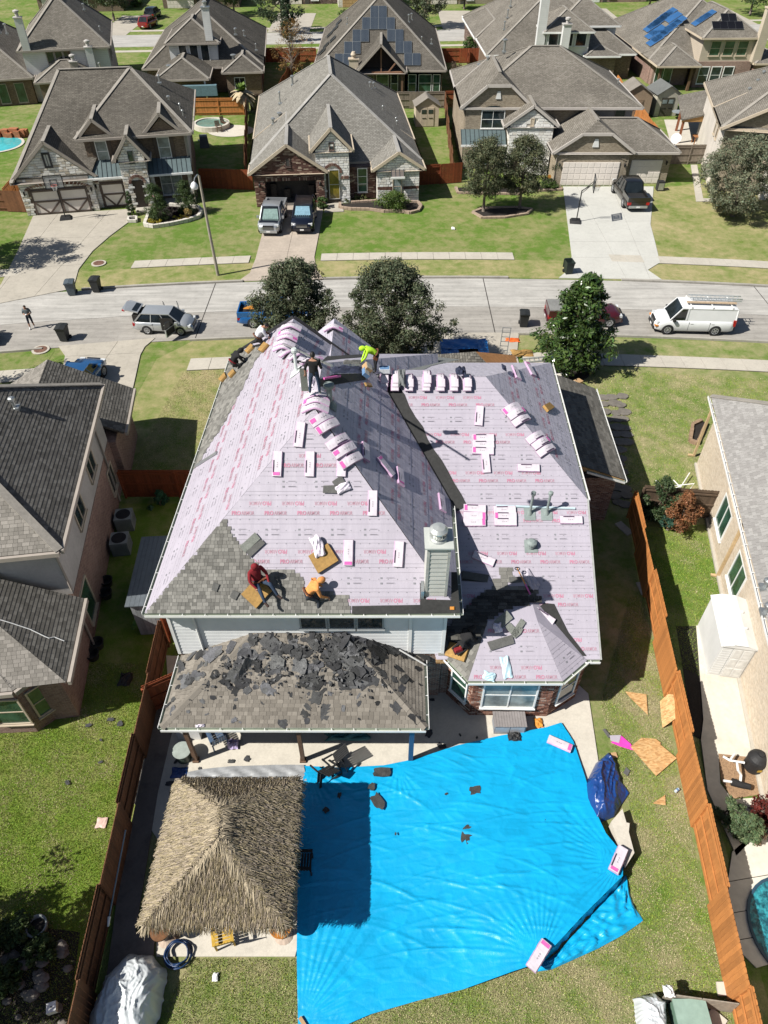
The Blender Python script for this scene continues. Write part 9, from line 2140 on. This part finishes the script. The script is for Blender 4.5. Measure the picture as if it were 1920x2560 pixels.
for k in range(26):
 a,b=rr.uniform(0,195),rr.uniform(2360,2560)
 if a>195-(b-2350)*.12:a-=30
 q=at(a,b);s=rr.uniform(.1,.24);o=MB();P=[]
 for i in range(6):
  an=math.pi*i/5;P.append([(s*math.sin(an)*math.cos(j*math.pi/4)*rr.uniform(.8,1.25),s*.8*math.sin(an)*math.sin(j*math.pi/4)*rr.uniform(.8,1.2),s*.55*math.cos(an))for j in range(8)])
 o.grid(P,closed=True);ob=o.build('rock',ROCK,None);ob.location=(q.x,q.y,s*.25);tag(ob,'weathered rock in the shady bed at the bottom left','rock','rocks in the shady bed')
q=at(133,2522,.2);t=thing('white_box','small white box on the rocks at the bottom left','box',(q.x,q.y,.18),.3);mb=MB();mb.box(-.13,.13,-.13,.13,0,.22);mb.build('case',M_WHITE,t);mb=MB();mb.box(-.02,.02,-.02,.02,.2205,.226);mb.build('knob',M_BLACKP,t)
def heap(label,pxs,z0,h_,m,seed,name='covered_heap',part='plastic_cover'):
 W_=pts(pxs,z0);cx_=sum(q.x for q in W_)/len(W_);cy_=sum(q.y for q in W_)/len(W_);t=thing(name,label,'covered heap',(cx_,cy_,0));ring=resample([Vector((q.x-cx_,q.y-cy_,0))for q in W_+W_[:1]],121)[:120];P=[]
 for j in range(50):
  f=.01+.99*j/49;row=[]
  for i,q in enumerate(ring):
   a=math.atan2(q.y,q.x);k=f**.8;x,y=q.x*k,q.y*k;fo=folds_at(x*1.4,y*1.4,seed,1.0,.6);st=ridge(math.cos(a)*2.2,math.sin(a)*2.2+f*.4,1.6,seed)**2*max(0,f-.45)
   z_=h_*(1-f**4.5)*(.86+.14*mn.noise(Vector((x*1.5,y*1.5,seed+2))))+(fo-.4)*.15*h_*(1-f**6);row.append(Vector((x*(1+.16*st),y*(1+.16*st),max(.02,z_))))
  P.append(row)
 mb=MB();mb.grid(P[::-1],closed=True);mb.add(P[0],[list(range(120))[::-1]]);mb.build(part,m,t,smooth=True);return t
M_POLY=mat('white_poly_sheet',(.58,.61,.62),.22,.06,3,spec=.6);heap('heap under white plastic sheeting beside the hose coil',[(262,2440),(320,2385),(380,2390),(412,2430),(400,2500),(370,2600),(230,2620),(215,2560)],.3,1.0,M_POLY,3);heap('white plastic covered object at the bottom edge, right of the tarp',[(1592,2490),(1640,2478),(1668,2500),(1672,2590),(1605,2600)],.4,.8,M_POLY,4)
q=at(1712,2545);t=thing('utility_box','green utility box at the bottom edge behind the board screen','utility box',(q.x,q.y,0));mb=MB();mb.box(-.42,.45,-.6,.3,0,.6);mb.build('cabinet',mat('utility_green',(.12,.20,.15),.6,.1,5),t);mb=MB();mb.box(-.45,.48,-.63,.33,.6,.66);mb.build('lid',mat('utility_green_pale',(.26,.36,.30),.55,.1,5),t)
p0,p1=at(1662,2494,.6),at(1848,2520,.6);d=(p1-p0);
for k in range(2):t=thing('board_screen',('left weathered plank screen leaning by the fence','right weathered plank screen against the orange fence')[k],'wooden screen',(*p0.lerp(p1,k*.5).xy,0),math.atan2(d.y,d.x));mb=MB();L_=d.length/2-.03;mb.prism([(0,0,.0),(L_,0,.0),(L_,.05,.75),(0,.05,.75)],(0,.03,0));mb.build('plank',mat('weathered_plank',(.30,.26,.21),.85,.25,6,bmp=.3),t)
crumple('white_rag','white rag on top of the plank screen','rag',Matrix.Translation((*at(1672,2478,.8).xy,.75)),.3,.3,.25,M_WHITE,80,8)
for k,l in enumerate((((1720,2590),(1780,2520),(1818,2552),(1790,2600)),((1790,2455),(1818,2455),(1830,2490),(1795,2490)))):q=pts(l,.04);mb=MB();mb.prism([p-q[0]-Vector((0,0,.04))for p in q],(0,0,.08));t=thing('flagstone',('irregular pale flagstone at the bottom edge','small pale flagstone by the orange fence')[k],'flagstone',q[0]);mb.build('slab',M_PATIO,t)
crumple('paper_scrap','white paper scrap on the grass below the patio','litter',Matrix.Translation(at(538,2443,.05)),.16,.22,.06,M_WHITE,82,5);crumple('paper_scrap','pinkish flattened litter on the left lawn','litter',Matrix.Translation(at(254,2057,.03)),.35,.35,.04,mat('pale_pink_paper',(.6,.42,.36),.7),83,6)
fl,fr_,bk=at(1766,1686),at(1848,1697),at(1751,1566);t=thing('garden_shed','white resin garden shed beside the cream brick wall','shed',(fl.x,fl.y,.04),math.atan2(fr_.y-fl.y,fr_.x-fl.x));wS,dS,hS=(fr_-fl).length,(bk-fl).length,1.95;RES=mat('white_resin',(.66,.66,.64),.45,.04,3)
mb=MB();mb.box(0,wS,0,dS,0,hS);mb.build('shed_walls',RES,t);mb=MB();mb.grid([[(-.06,y,hS),(wS*.3,y,hS+.16),(wS*.7,y,hS+.16),(wS+.06,y,hS)]for y in(-.08,dS+.06)]);mb.prism([(-.06,-.08,hS),(wS+.06,-.08,hS),(wS*.7,-.08,hS+.16),(wS*.3,-.08,hS+.16)],(0,.02,0));mb.build('shed_roof',RES,t)
for k in(.35,.68):mb=MB();mb.bar((wS*.2,dS*k,hS+.15),(wS*.8,dS*k,hS+.15),.08,.06);mb.build('roof_rib',RES,t)
mb=MB();mb.box(wS*.36,wS*.95,-.035,-.001,.06,hS-.06);dr=mb.build('shed_door',mat('warm_resin',(.62,.61,.58),.5),t)
for k in range(3):
 for j in range(2):mb=MB();mb.box(wS*(.40+j*.27),wS*(.62+j*.27),-.05,-.036,.15+k*.6,.62+k*.6);mb.build('door_panel',MATS['warm_resin'],dr)
for k in range(12):mb=MB();mb.box(wS*.04,wS*.33,-.022,-.001,.1+k*.15,.21+k*.15);mb.build('siding_rib',RES,t)
q=at(1880,1918);t=thing('pool_filter','black pool filter tank with white pipes on bark mulch','pool filter',(q.x,q.y,.02));mb=MB();mb.lathe([(.3,0),(.34,.1),(.34,.55),(.36,.56),(.36,.62),(.33,.72),(.22,.85),(.1,.9),(.1,.96),(.02,.97)],n=24);mb.build('tank',M_BLACKP,t,smooth=False);mb=MB();mb.box(-.08,.08,-.355,-.345,.3,.42);mb.build('warning_label',MATS['yellow_paint'],t)
Lq=lambda x,y,z:at(*Y_(x,y),z)-Vector((q.x,q.y,.02));mb=MB()
for P in([(1270,1420,.4),(1330,1455,.4),(1390,1465,.5),(1400,1540,.5),(1425,1580,.3),(1420,1650,.25)],[(1275,1630,.25),(1345,1640,.25)],[(1330,1455,.4),(1370,1400,.35)],[(1390,1465,.5),(1455,1475,.5)]):mb.tube([Lq(*p)for p in P],.045,8)
mb.build('pipes',M_TRIMW,t,kind='stuff');mb=MB();mb.tube([Lq(1345,1640,.25),Lq(1420,1665,.25),Lq(1505,1685,.25)],[.14,.12,.1],12);mb.build('pump',M_BLACKP,t)
q=at(1912,1965);t=thing('meter_box','black and white meter box at the wall foot by the filter','meter box',(q.x,q.y,.3));mb=MB();mb.box(-.12,.12,-.1,.1,0,.5);mb.build('case',M_BLACKP,t);mb=MB();mb.box(-.1,.1,-.12,-.1,.3,.5);mb.build('face',M_WHITE,t)
q=at(1760,1668,1.2);t=thing('wall_pipe','pale blue garden tool leaning on the cream brick wall','garden tool',at(1905,1850,0));mb=MB();mb.tube([(0,0,.1),(.25,.9,1.6)],.02,6);mb.build('handle',M_BLUEF,t);mb=MB();mb.box(-.12,.12,.35,.5,.75,1.0);mb.build('head',M_BLUEF,t)
t=thing('swimming_pool','round edged blue swimming pool at the lower right frame edge','pool',at(1990,2330));mb=MB();c_=at(2010,2335);ce=[(1.35*math.cos(k*math.pi/16),1.5*math.sin(k*math.pi/16))for k in range(32)]
m,n,b=_new('pool_water');ww=noise(n,7,4);n.links.new(ramp(n,ww.outputs[0],[(.4,(.0,.06,.09)),(.66,(.03,.30,.36))]),b.inputs['Base Color']);b.inputs['Roughness'].default_value=.05;bump(n,b,ww.outputs[0],.4,.05);M_WATER=m
mb.poly([(x,y,.065)for x,y in ce]);mb.build('pool_water',m,t);mb=MB()
for k in range(32):a,b_=ce[k],ce[(k+1)%32];mb.prism([(a[0],a[1],.05),(b_[0],b_[1],.05),(b_[0]*1.06,b_[1]*1.06,.05),(a[0]*1.06,a[1]*1.06,.05)],(0,0,.05))
mb.build('coping',mat('navy_tile',(.02,.06,.10),.3),t,kind='stuff')
for k,(x,y)in enumerate(((315,1322),(305,1382))):
 q=at(x,y);t=thing('air_conditioner',('upper','lower')[k]+' grey air conditioner in the shade by the pink brick wall','air conditioner',(q.x,q.y+.2,0),R(8));mb=MB();mb.box(-.4,.4,-.4,.4,0,.8);mb.build('casing',mat('ac_grey',(.26,.27,.26),.6,.1,6),t)
 mb=MB()
 for j in range(10):mb.box(-.36,.36,-.415,-.4,.08+j*.07,.1+j*.07);mb.box(.4,.415,-.36,.36,.08+j*.07,.1+j*.07)
 mb.build('coil_guard',M_ALU,t,kind='stuff');mb=MB();mb.lathe([(.34,.8),(.34,.815),(.3,.815),(.3,.802)],n=24);mb.build('fan_ring',M_BLACKP,t);mb=MB()
 for j in range(5):an=j*1.257;mb.bar((0,0,.808),(.29*math.cos(an),.29*math.sin(an),.812),.12,.008)
 mb.build('fan',M_BLACKP,t)
q=at(330,1520,2.0);t=thing('garden_shed','grey plank shed in the gap beside the left neighbour','shed',(-10.3,17.9,0),R(4));GS=mat('grey_shed_board',(.27,.28,.29),.7,.12,5,tint=True);mb=MB();mb.box(.05,2.35,.0,3.6,0,2.0);mb.build('shed_walls',GS,t)
for k in range(14):mb=MB();mb.box(.05+k*.164,.05+k*.164+.155,-.02,-.001,.04,2.0);o=mb.build('plank',GS,t);o.color=(.8+.3*random.random(),)*3+(1,)
for k in range(14):mb=MB();mb.box(-.1+k*.186,-.1+k*.186+.178,-.15,3.75,2.05,2.09);o=mb.build('roof_plank',mat('slate_shed_roof',(.10,.115,.13),.6,.12,5),t)
for k,(x,y)in enumerate(((270,1462),(268,1492),(247,1617),(235,1645))):q=at(x,y);t=thing('flower_pot',('upper black pot','second black pot','third black pot','lowest black pot')[k]+' by the pink brick wall in the shade','pot',(q.x,q.y,0),0,'black pots along the left wall');mb=MB();mb.lathe([(.2,0),(.27,.35),(.29,.36),(.25,.36),(.2,.1)],n=18);mb.build('pot',mat('black_pot',(.03,.03,.028),.6),t)
q=at(337,1700);crumple('dark_bag','dark bag with a lilac print against the left fence','bag',Matrix.Translation((q.x-.35,q.y,0)),.5,.6,.3,M_BLACKP,85,8)
t=thing('tube_tangle','tangle of white metal tubes on the grass behind the dark fence','metal frame',at(1695,1215));o_=Vector(t.location);R_=lambda x,y,z:at(1480+x/3.686,900+y/3.686,z)-o_
for P in([(590,1110,.1),(670,1210,.3)],[(900,1040,.3),(800,1200,.2)],[(750,1105,.4),(840,1200,.1)],[(740,1160,.4),(940,1140,.5),(880,1220,.2)],[(820,1160,.5),(700,1210,.2)]):mb=MB();mb.tube([R_(*p)for p in P],.03,6);mb.build('tube',M_TRIMW,t)
W6=lambda x,y:(1200+x/2.304,600+y/2.304)
rr=random.Random(4)
fs_=thing('flagstone_path','dark flagstone path curving round the low brick wing','path',(0,0,0));k=0
for(x,y)in[(x,y)for y in range(905,1560,44)for x in(715,762,812)]:
 a,b=W6(x+(y-905)*.12,y);
 if y>1200 and x>800:continue
 q=at(a,b)+Vector((rr.uniform(-.12,.12),rr.uniform(-.1,.1),0));s=rr.uniform(.52,.72);mb=MB();mb.prism([(q.x+s*.62*math.cos(t_)*rr.uniform(.85,1.15),q.y+s*.5*math.sin(t_)*rr.uniform(.85,1.1),.0)for t_ in[j*math.pi/4+.4 for j in range(8)]],(0,0,.05+.007*(k%7)));k+=1;mb.build('flagstone',mat('dark_flagstone',(.16,.145,.125),.9,.2,5),fs_)
q=at(1253,905,0);ladder('step ladder standing by the driveway edge behind the roof',at(1254,905,0),at(1258,858,1.9)if False else at(1254,905,0)+Vector((.1,.25,2.3)),.5,.3,mat('dark_ladder',(.2,.21,.21),.5),(1,0,0));ladder('aluminium ladder lying flat on the lawn before the magnolia',at(1304,902,.1),at(1395,893,.15),.42,.3)
crumple('extension_lead','orange cord heap on the verge','cord',Matrix.Translation(at(1281,851,.02)),.9,.5,.14,mat('cord_orange',(.65,.12,.02),.6),90,10);crumple('brown_tarp','brown cloth heap on the sidewalk near the ladder','cloth',Matrix.Translation(at(1305,884,.02)),1.4,.8,.2,M_FOAM,91,10);crumple('blue_bag','bright blue bag at the foot of the ladder','bag',Matrix.Translation(at(1268,901,.05)),.9,.6,.5,M_BLUEB,92,8)
for k,(x,y,m,lab)in enumerate(((1390,897,M_BLUEB,'blue and white box at the ladder end'),(1399,945,M_WHITE,'white bucket-like box by the gutter'),(1400,962,M_BLUEB,'blue crate by the corner of the house'),(1432,964,M_CARD,'long brown carton by the wing roof'))):q=at(x,y,.3);t=thing('supply_box',lab,'box',(q.x,q.y,0),.2*k);mb=MB();mb.box(-.25-.25*(k==3),.25+.4*(k==3),-.2,.2,0,.5);mb.build('carton',m,t);mb=MB();mb.box(-.2,.2,-.15,.15,.501,.515);mb.build('lid',M_CREAM,t)
t=thing('dump_trailer','dump trailer of torn shingles edged with blue tarp on the driveway','trailer',(4.95,37.2,.04));mb=MB()
for a in((-1.15,1.15,-2.2,-2.1),(-1.15,1.15,2.1,2.2),(-1.15,-1.05,-2.1,2.1),(1.05,1.15,-2.1,2.1)):s=MB();s.box(*a,.55,1.3);s.build('side_wall',M_BLACKP,t)
s=MB();s.box(-1.05,1.05,-2.1,2.1,.5,.6);s.build('bed',M_BLACKP,t)
for s_ in(-1,1):s=MB();s.bar((s_*.9,2.2,.5),(0,3.9,.5),.1,.12);s.build('tongue_bar',M_BLACKP,t)
for s_ in(-1,1):
 for y in(-.5,.5):wheel(t,y*0+s_*1.25,y,.36,1).__class__ if False else None
for s_ in(-1,1):
 for y in(-.45,.45):a=MB();a.tube([(s_*1.18,y,.38),(s_*1.38,y,.38)],.38,16);a.build('wheel',M_TYRE,t)
for k,(x0,x1,y0,y1)in enumerate(((-1.45,-.35,-.6,2.3),(-1.4,1.45,1.2,2.4),(.85,1.5,-1.2,2.2))):
 s=MB();s.grid([[(x0+(x1-x0)*i/6,y0+(y1-y0)*j/8,1.34+.02*k+.03*math.sin(i*2+j))for i in range(7)]for j in range(9)]);s.build('tarp_edge',tarp_mat('trailer_blue_tarp%d'%k,(.01,.13,.40))if k==0 else bpy.data.materials['trailer_blue_tarp0'],t)
s=MB();rr=random.Random(2)
for k in range(160):c=Vector((rr.uniform(-.9,.9),rr.uniform(-2,2),rr.uniform(.9,1.2)));a=Vector((rr.gauss(0,1),rr.gauss(0,1),rr.gauss(0,.3))).normalized()*rr.uniform(.1,.3);b=a.cross(Vector((rr.gauss(0,.3),rr.gauss(0,.3),1)))*.8;s.poly([c-a,c+b,c+a,c-b])
s.build('torn_shingles',mat('trailer_shingles',(.2,.17,.13),.9,.3,10),t,kind='stuff')
q=at(530,318);t=thing('round_spa','round raised spa with pale green water beside the stone house','spa',(q.x,q.y,0));mb=MB();mb.lathe([(2.05,0),(2.05,.5),(1.75,.52),(1.7,.35)],n=32);mb.build('spa_wall',M_PATIO,t);mb=MB();mb.poly([(1.72*math.cos(k*math.pi/16),1.72*math.sin(k*math.pi/16),.42)for k in range(32)]);mb.build('spa_water',mat('pale_green_water',(.14,.25,.21),.08,.2,3),t);mb=MB();mb.poly([(3.2+2.6*math.cos(k*math.pi/12)-.8,-1.4+2.2*math.sin(k*math.pi/12),.03)for k in range(24)]);mb.build('spa_deck',M_PATIO,t)
sheet('yard_lawn',[(-22.5,92.8),(-16.5,92.8),(-14,73),(-17.5,72)],-.008,M_LAWN_LUSH)
for k,(x,y)in enumerate(((548,330),(562,318))):q=at(x,y);slat_chair(('left','right')[k]+' brown lounge chair on the spa deck',(q.x,q.y,.05),30+20*k,M_POST,'lounge_chair')
q=at(512,368);t=thing('covered_grill','grey covered grill beside the stone house wall','grill',(q.x,q.y,0),.2);mb=MB();mb.add([(-.5,-.35,0),(.5,-.35,0),(.5,.35,0),(-.5,.35,0),(-.4,-.25,1.1),(.4,-.25,1.1),(.4,.25,1.2),(-.4,.25,1.2)],[[0,1,5,4],[1,2,6,5],[2,3,7,6],[3,0,4,7],[4,5,6,7]]);mb.build('cover',mat('grill_cover',(.13,.14,.15),.7),t);mb=MB();mb.box(-.6,-.45,-.2,.2,.7,.75);mb.build('side_shelf',M_ALU,t)
q=at(-12,362);t=thing('swimming_pool','turquoise pool with orange rock edge at the left frame edge','pool',(q.x,q.y,0));mb=MB();mb.lathe([(3.0,.02),(3.0,.05),(2.7,.06)],n=28);mb.build('coping',M_PATIO,t);mb=MB();mb.poly([(2.7*math.cos(k*math.pi/14),2.7*math.sin(k*math.pi/14),.065)for k in range(28)]);mb.build('pool_water',mat('turquoise_water',(.06,.42,.45),.08,.2,2),t);mb=MB();rr=random.Random(8)
for k in range(16):x,y=-1+k*.22,2.8+rr.uniform(-.4,.6);mb.box(x-.3,x+.3,y-.3,y+.3,0,rr.uniform(.4,.9))
mb.build('rock_edge',mat('orange_rock',(.35,.13,.06),.9,.3,5),t,kind='stuff')
def small_shed(label,p,rz,w_,d_,h_,m,rm,dm,gw=None,axis='y'):
 t=thing('garden_shed',label,'shed',(p.x,p.y,0),R(rz));mb=MB();mb.box(0,w_,0,d_,0,h_);mb.prism([(0,0,h_),(w_,0,h_),(w_/2,0,h_+w_*.3)],(0,d_,0));mb.build('shed_walls',m,t);mb=MB()
 for s in(0,1):p_=up([Vector((w_*s+(-.15,.15)[s],-.2,h_-.08)),Vector((w_/2,-.2,h_+w_*.3+.02)),Vector((w_/2,d_+.2,h_+w_*.3+.02)),Vector((w_*s+(-.15,.15)[s],d_+.2,h_-.08))]);mb.prism([q_+p_.n*.02 for q_ in p_.P],p_.n*.06)
 mb.build('shed_roof',rm,t)
 for s in(0,1):a=MB();a.box(w_/2-.75+.76*s,w_/2-.02+.76*s,-.05,-.002,.05,min(h_,1.95));o=a.build('shed_door',dm,t);a=MB();a.box(w_/2-.65+.76*s,w_/2-.12+.76*s,-.075,-.052,1.35,1.75);a.build('door_window',gw or dm,o);a=MB();a.bar((w_/2-.6+.76*s,-.07,.9),(w_/2-.15+.76*s,-.07,.9),.04,.04);a.build('hinge',M_BLACKP,o)
 return t
SHG=mat('shed_shingle',(.20,.18,.155),.95,.15,8);small_shed('tan garden shed behind the middle house on the right',Vector((3.6,88.6,0)),4,2.6,2.2,2.1,M_BEIGE,SHG,M_BEIGE,M_GLASS);small_shed('brown tan shed against the orange fence behind the three-garage house',Vector((27.6,92.0,0)),0,3.4,3.2,2.4,mat('tan_brown_shed',(.30,.22,.15),.7),SHG,mat('tan_brown_door',(.25,.18,.12),.7));small_shed('cream shed with dark doors and grey roof by the patio cover',Vector((31.8,92.6,0)),6,2.7,3.2,2.3,mat('cream_shed',(.45,.42,.34),.7),mat('slate_shed',(.12,.125,.12),.9),mat('olive_door',(.06,.055,.04),.6),M_BLIND)
t=thing('patio_cover','tan roofed patio cover on brown posts right of the sheds','patio cover',(31.3,82.2,0),R(-14));p_=up([Vector((0,0,2.5)),Vector((4.6,1.4,3.4)),Vector((4.6,10.5,3.4)),Vector((0,9.5,2.5))]);mb=MB();mb.prism([q_-p_.n*.15 for q_ in p_.P],p_.n*.15);mb.build('roof',RF_TAN,t);mb=MB();mb.prism([(.05,.1,2.2),(4.5,1.45,2.2),(4.5,1.45,3.2),(.05,.1,2.35)],(0,.06,0));mb.build('gable_board',mat('ochre_board',(.36,.2,.07),.7),t)
for y in(.6,5.0):mb=MB();mb.box(.2,.45,y,y+.25,0,2.4);mb.build('post',mat('red_brown_post',(.22,.08,.04),.7),t)
sheet('patio_floor',[tuple(at(1200+x/2.304,y/2.304))[:2]for x,y in((1060,690),(1200,690),(1330,700),(1300,835),(1100,835))],.02,M_PATIO)
t=thing('patio_dining_set','wooden patio table under the tan patio cover','table',(34.0,82.6,.03));mb=MB();mb.box(-.8,.8,-.5,.5,.72,.78);mb.build('tabletop',mat('teak',(.3,.13,.05),.6),t)
for sx in(-.7,.7):
 for sy in(-.4,.4):mb=MB();mb.box(sx-.04,sx+.04,sy-.04,sy+.04,0,.72);mb.build('leg',MATS['teak'],t)
q=at(1692,297);t=thing('round_table','round grey patio table beside the cream shed','table',(q.x,q.y,.03));mb=MB();mb.lathe([(.75,.7),(.75,.74)],n=20);mb.build('tabletop',mat('grey_table',(.25,.28,.3),.4),t);mb=MB();mb.tube([(0,0,0),(0,0,.7)],.05,8);mb.build('pedestal',M_BLACKP,t)
q=at(1369,468);t=thing('yard_sign','small orange sign on a post by the entry bed','sign',(q.x,q.y,0));mb=MB();mb.box(-.02,.02,-.02,.02,0,.8);mb.build('post',M_WHITE,t);mb=MB();mb.prism([(.2*math.cos(k*math.pi/4+.39),0,.95+.2*math.sin(k*math.pi/4+.39))for k in range(8)],(0,-.02,0));mb.build('plate',MATS['orange_handle'],t)
q=at(1648,475);t=thing('air_conditioner','small dark utility cabinet at the right garage corner','utility cabinet',(q.x,q.y,0));mb=MB();mb.box(-.3,.3,-.3,.3,0,.8);mb.build('casing',M_BLACKP,t);mb=MB();mb.box(-.25,.25,-.32,-.3,.1,.7);mb.build('guard',M_ALU,t)
for k,(x,y)in enumerate(((1645,135),(1640,165))):q=at(x,y);t=thing('air_conditioner',('far','near')[k]+' pale air conditioner in the side yard of the blue panel house','air conditioner',(q.x,q.y,0));mb=MB();mb.box(-.45,.45,-.45,.45,0,.9);mb.build('casing',M_STUCCO,t);mb=MB();mb.lathe([(.38,.9),(.38,.92)],n=16);mb.build('fan_ring',M_BLACKP,t)
t=thing('flag','small striped flag beside the stone house entry','flag',at(373,475,1.7));mb=MB();mb.tube([(0,0,0),(.5,-.35,-.4)],.015,6);mb.build('pole',M_WHITE,t)
for k in range(5):mb=MB();mb.prism([(.12+k*.07,-.08-k*.05,-.1-k*.06),(.17+k*.07,-.12-k*.05,-.14-k*.06),(.17+k*.07,-.12-k*.05,-.5-k*.06),(.12+k*.07,-.08-k*.05,-.5-k*.06)],(.005,.01,0));mb.build('stripe',(M_WHITE,mat('flag_red',(.35,.03,.04),.7),M_WHITE,MATS['flag_red']if 'flag_red' in MATS else M_WHITE,mat('flag_blue',(.04,.05,.2),.7))[k],t)
q=at(979,573);crumple('white_bottle','white litter on the bright far lawn','litter',Matrix.Translation((*at(1133,573).xy,0)),.3,.3,.25,M_WHITE,95,5)
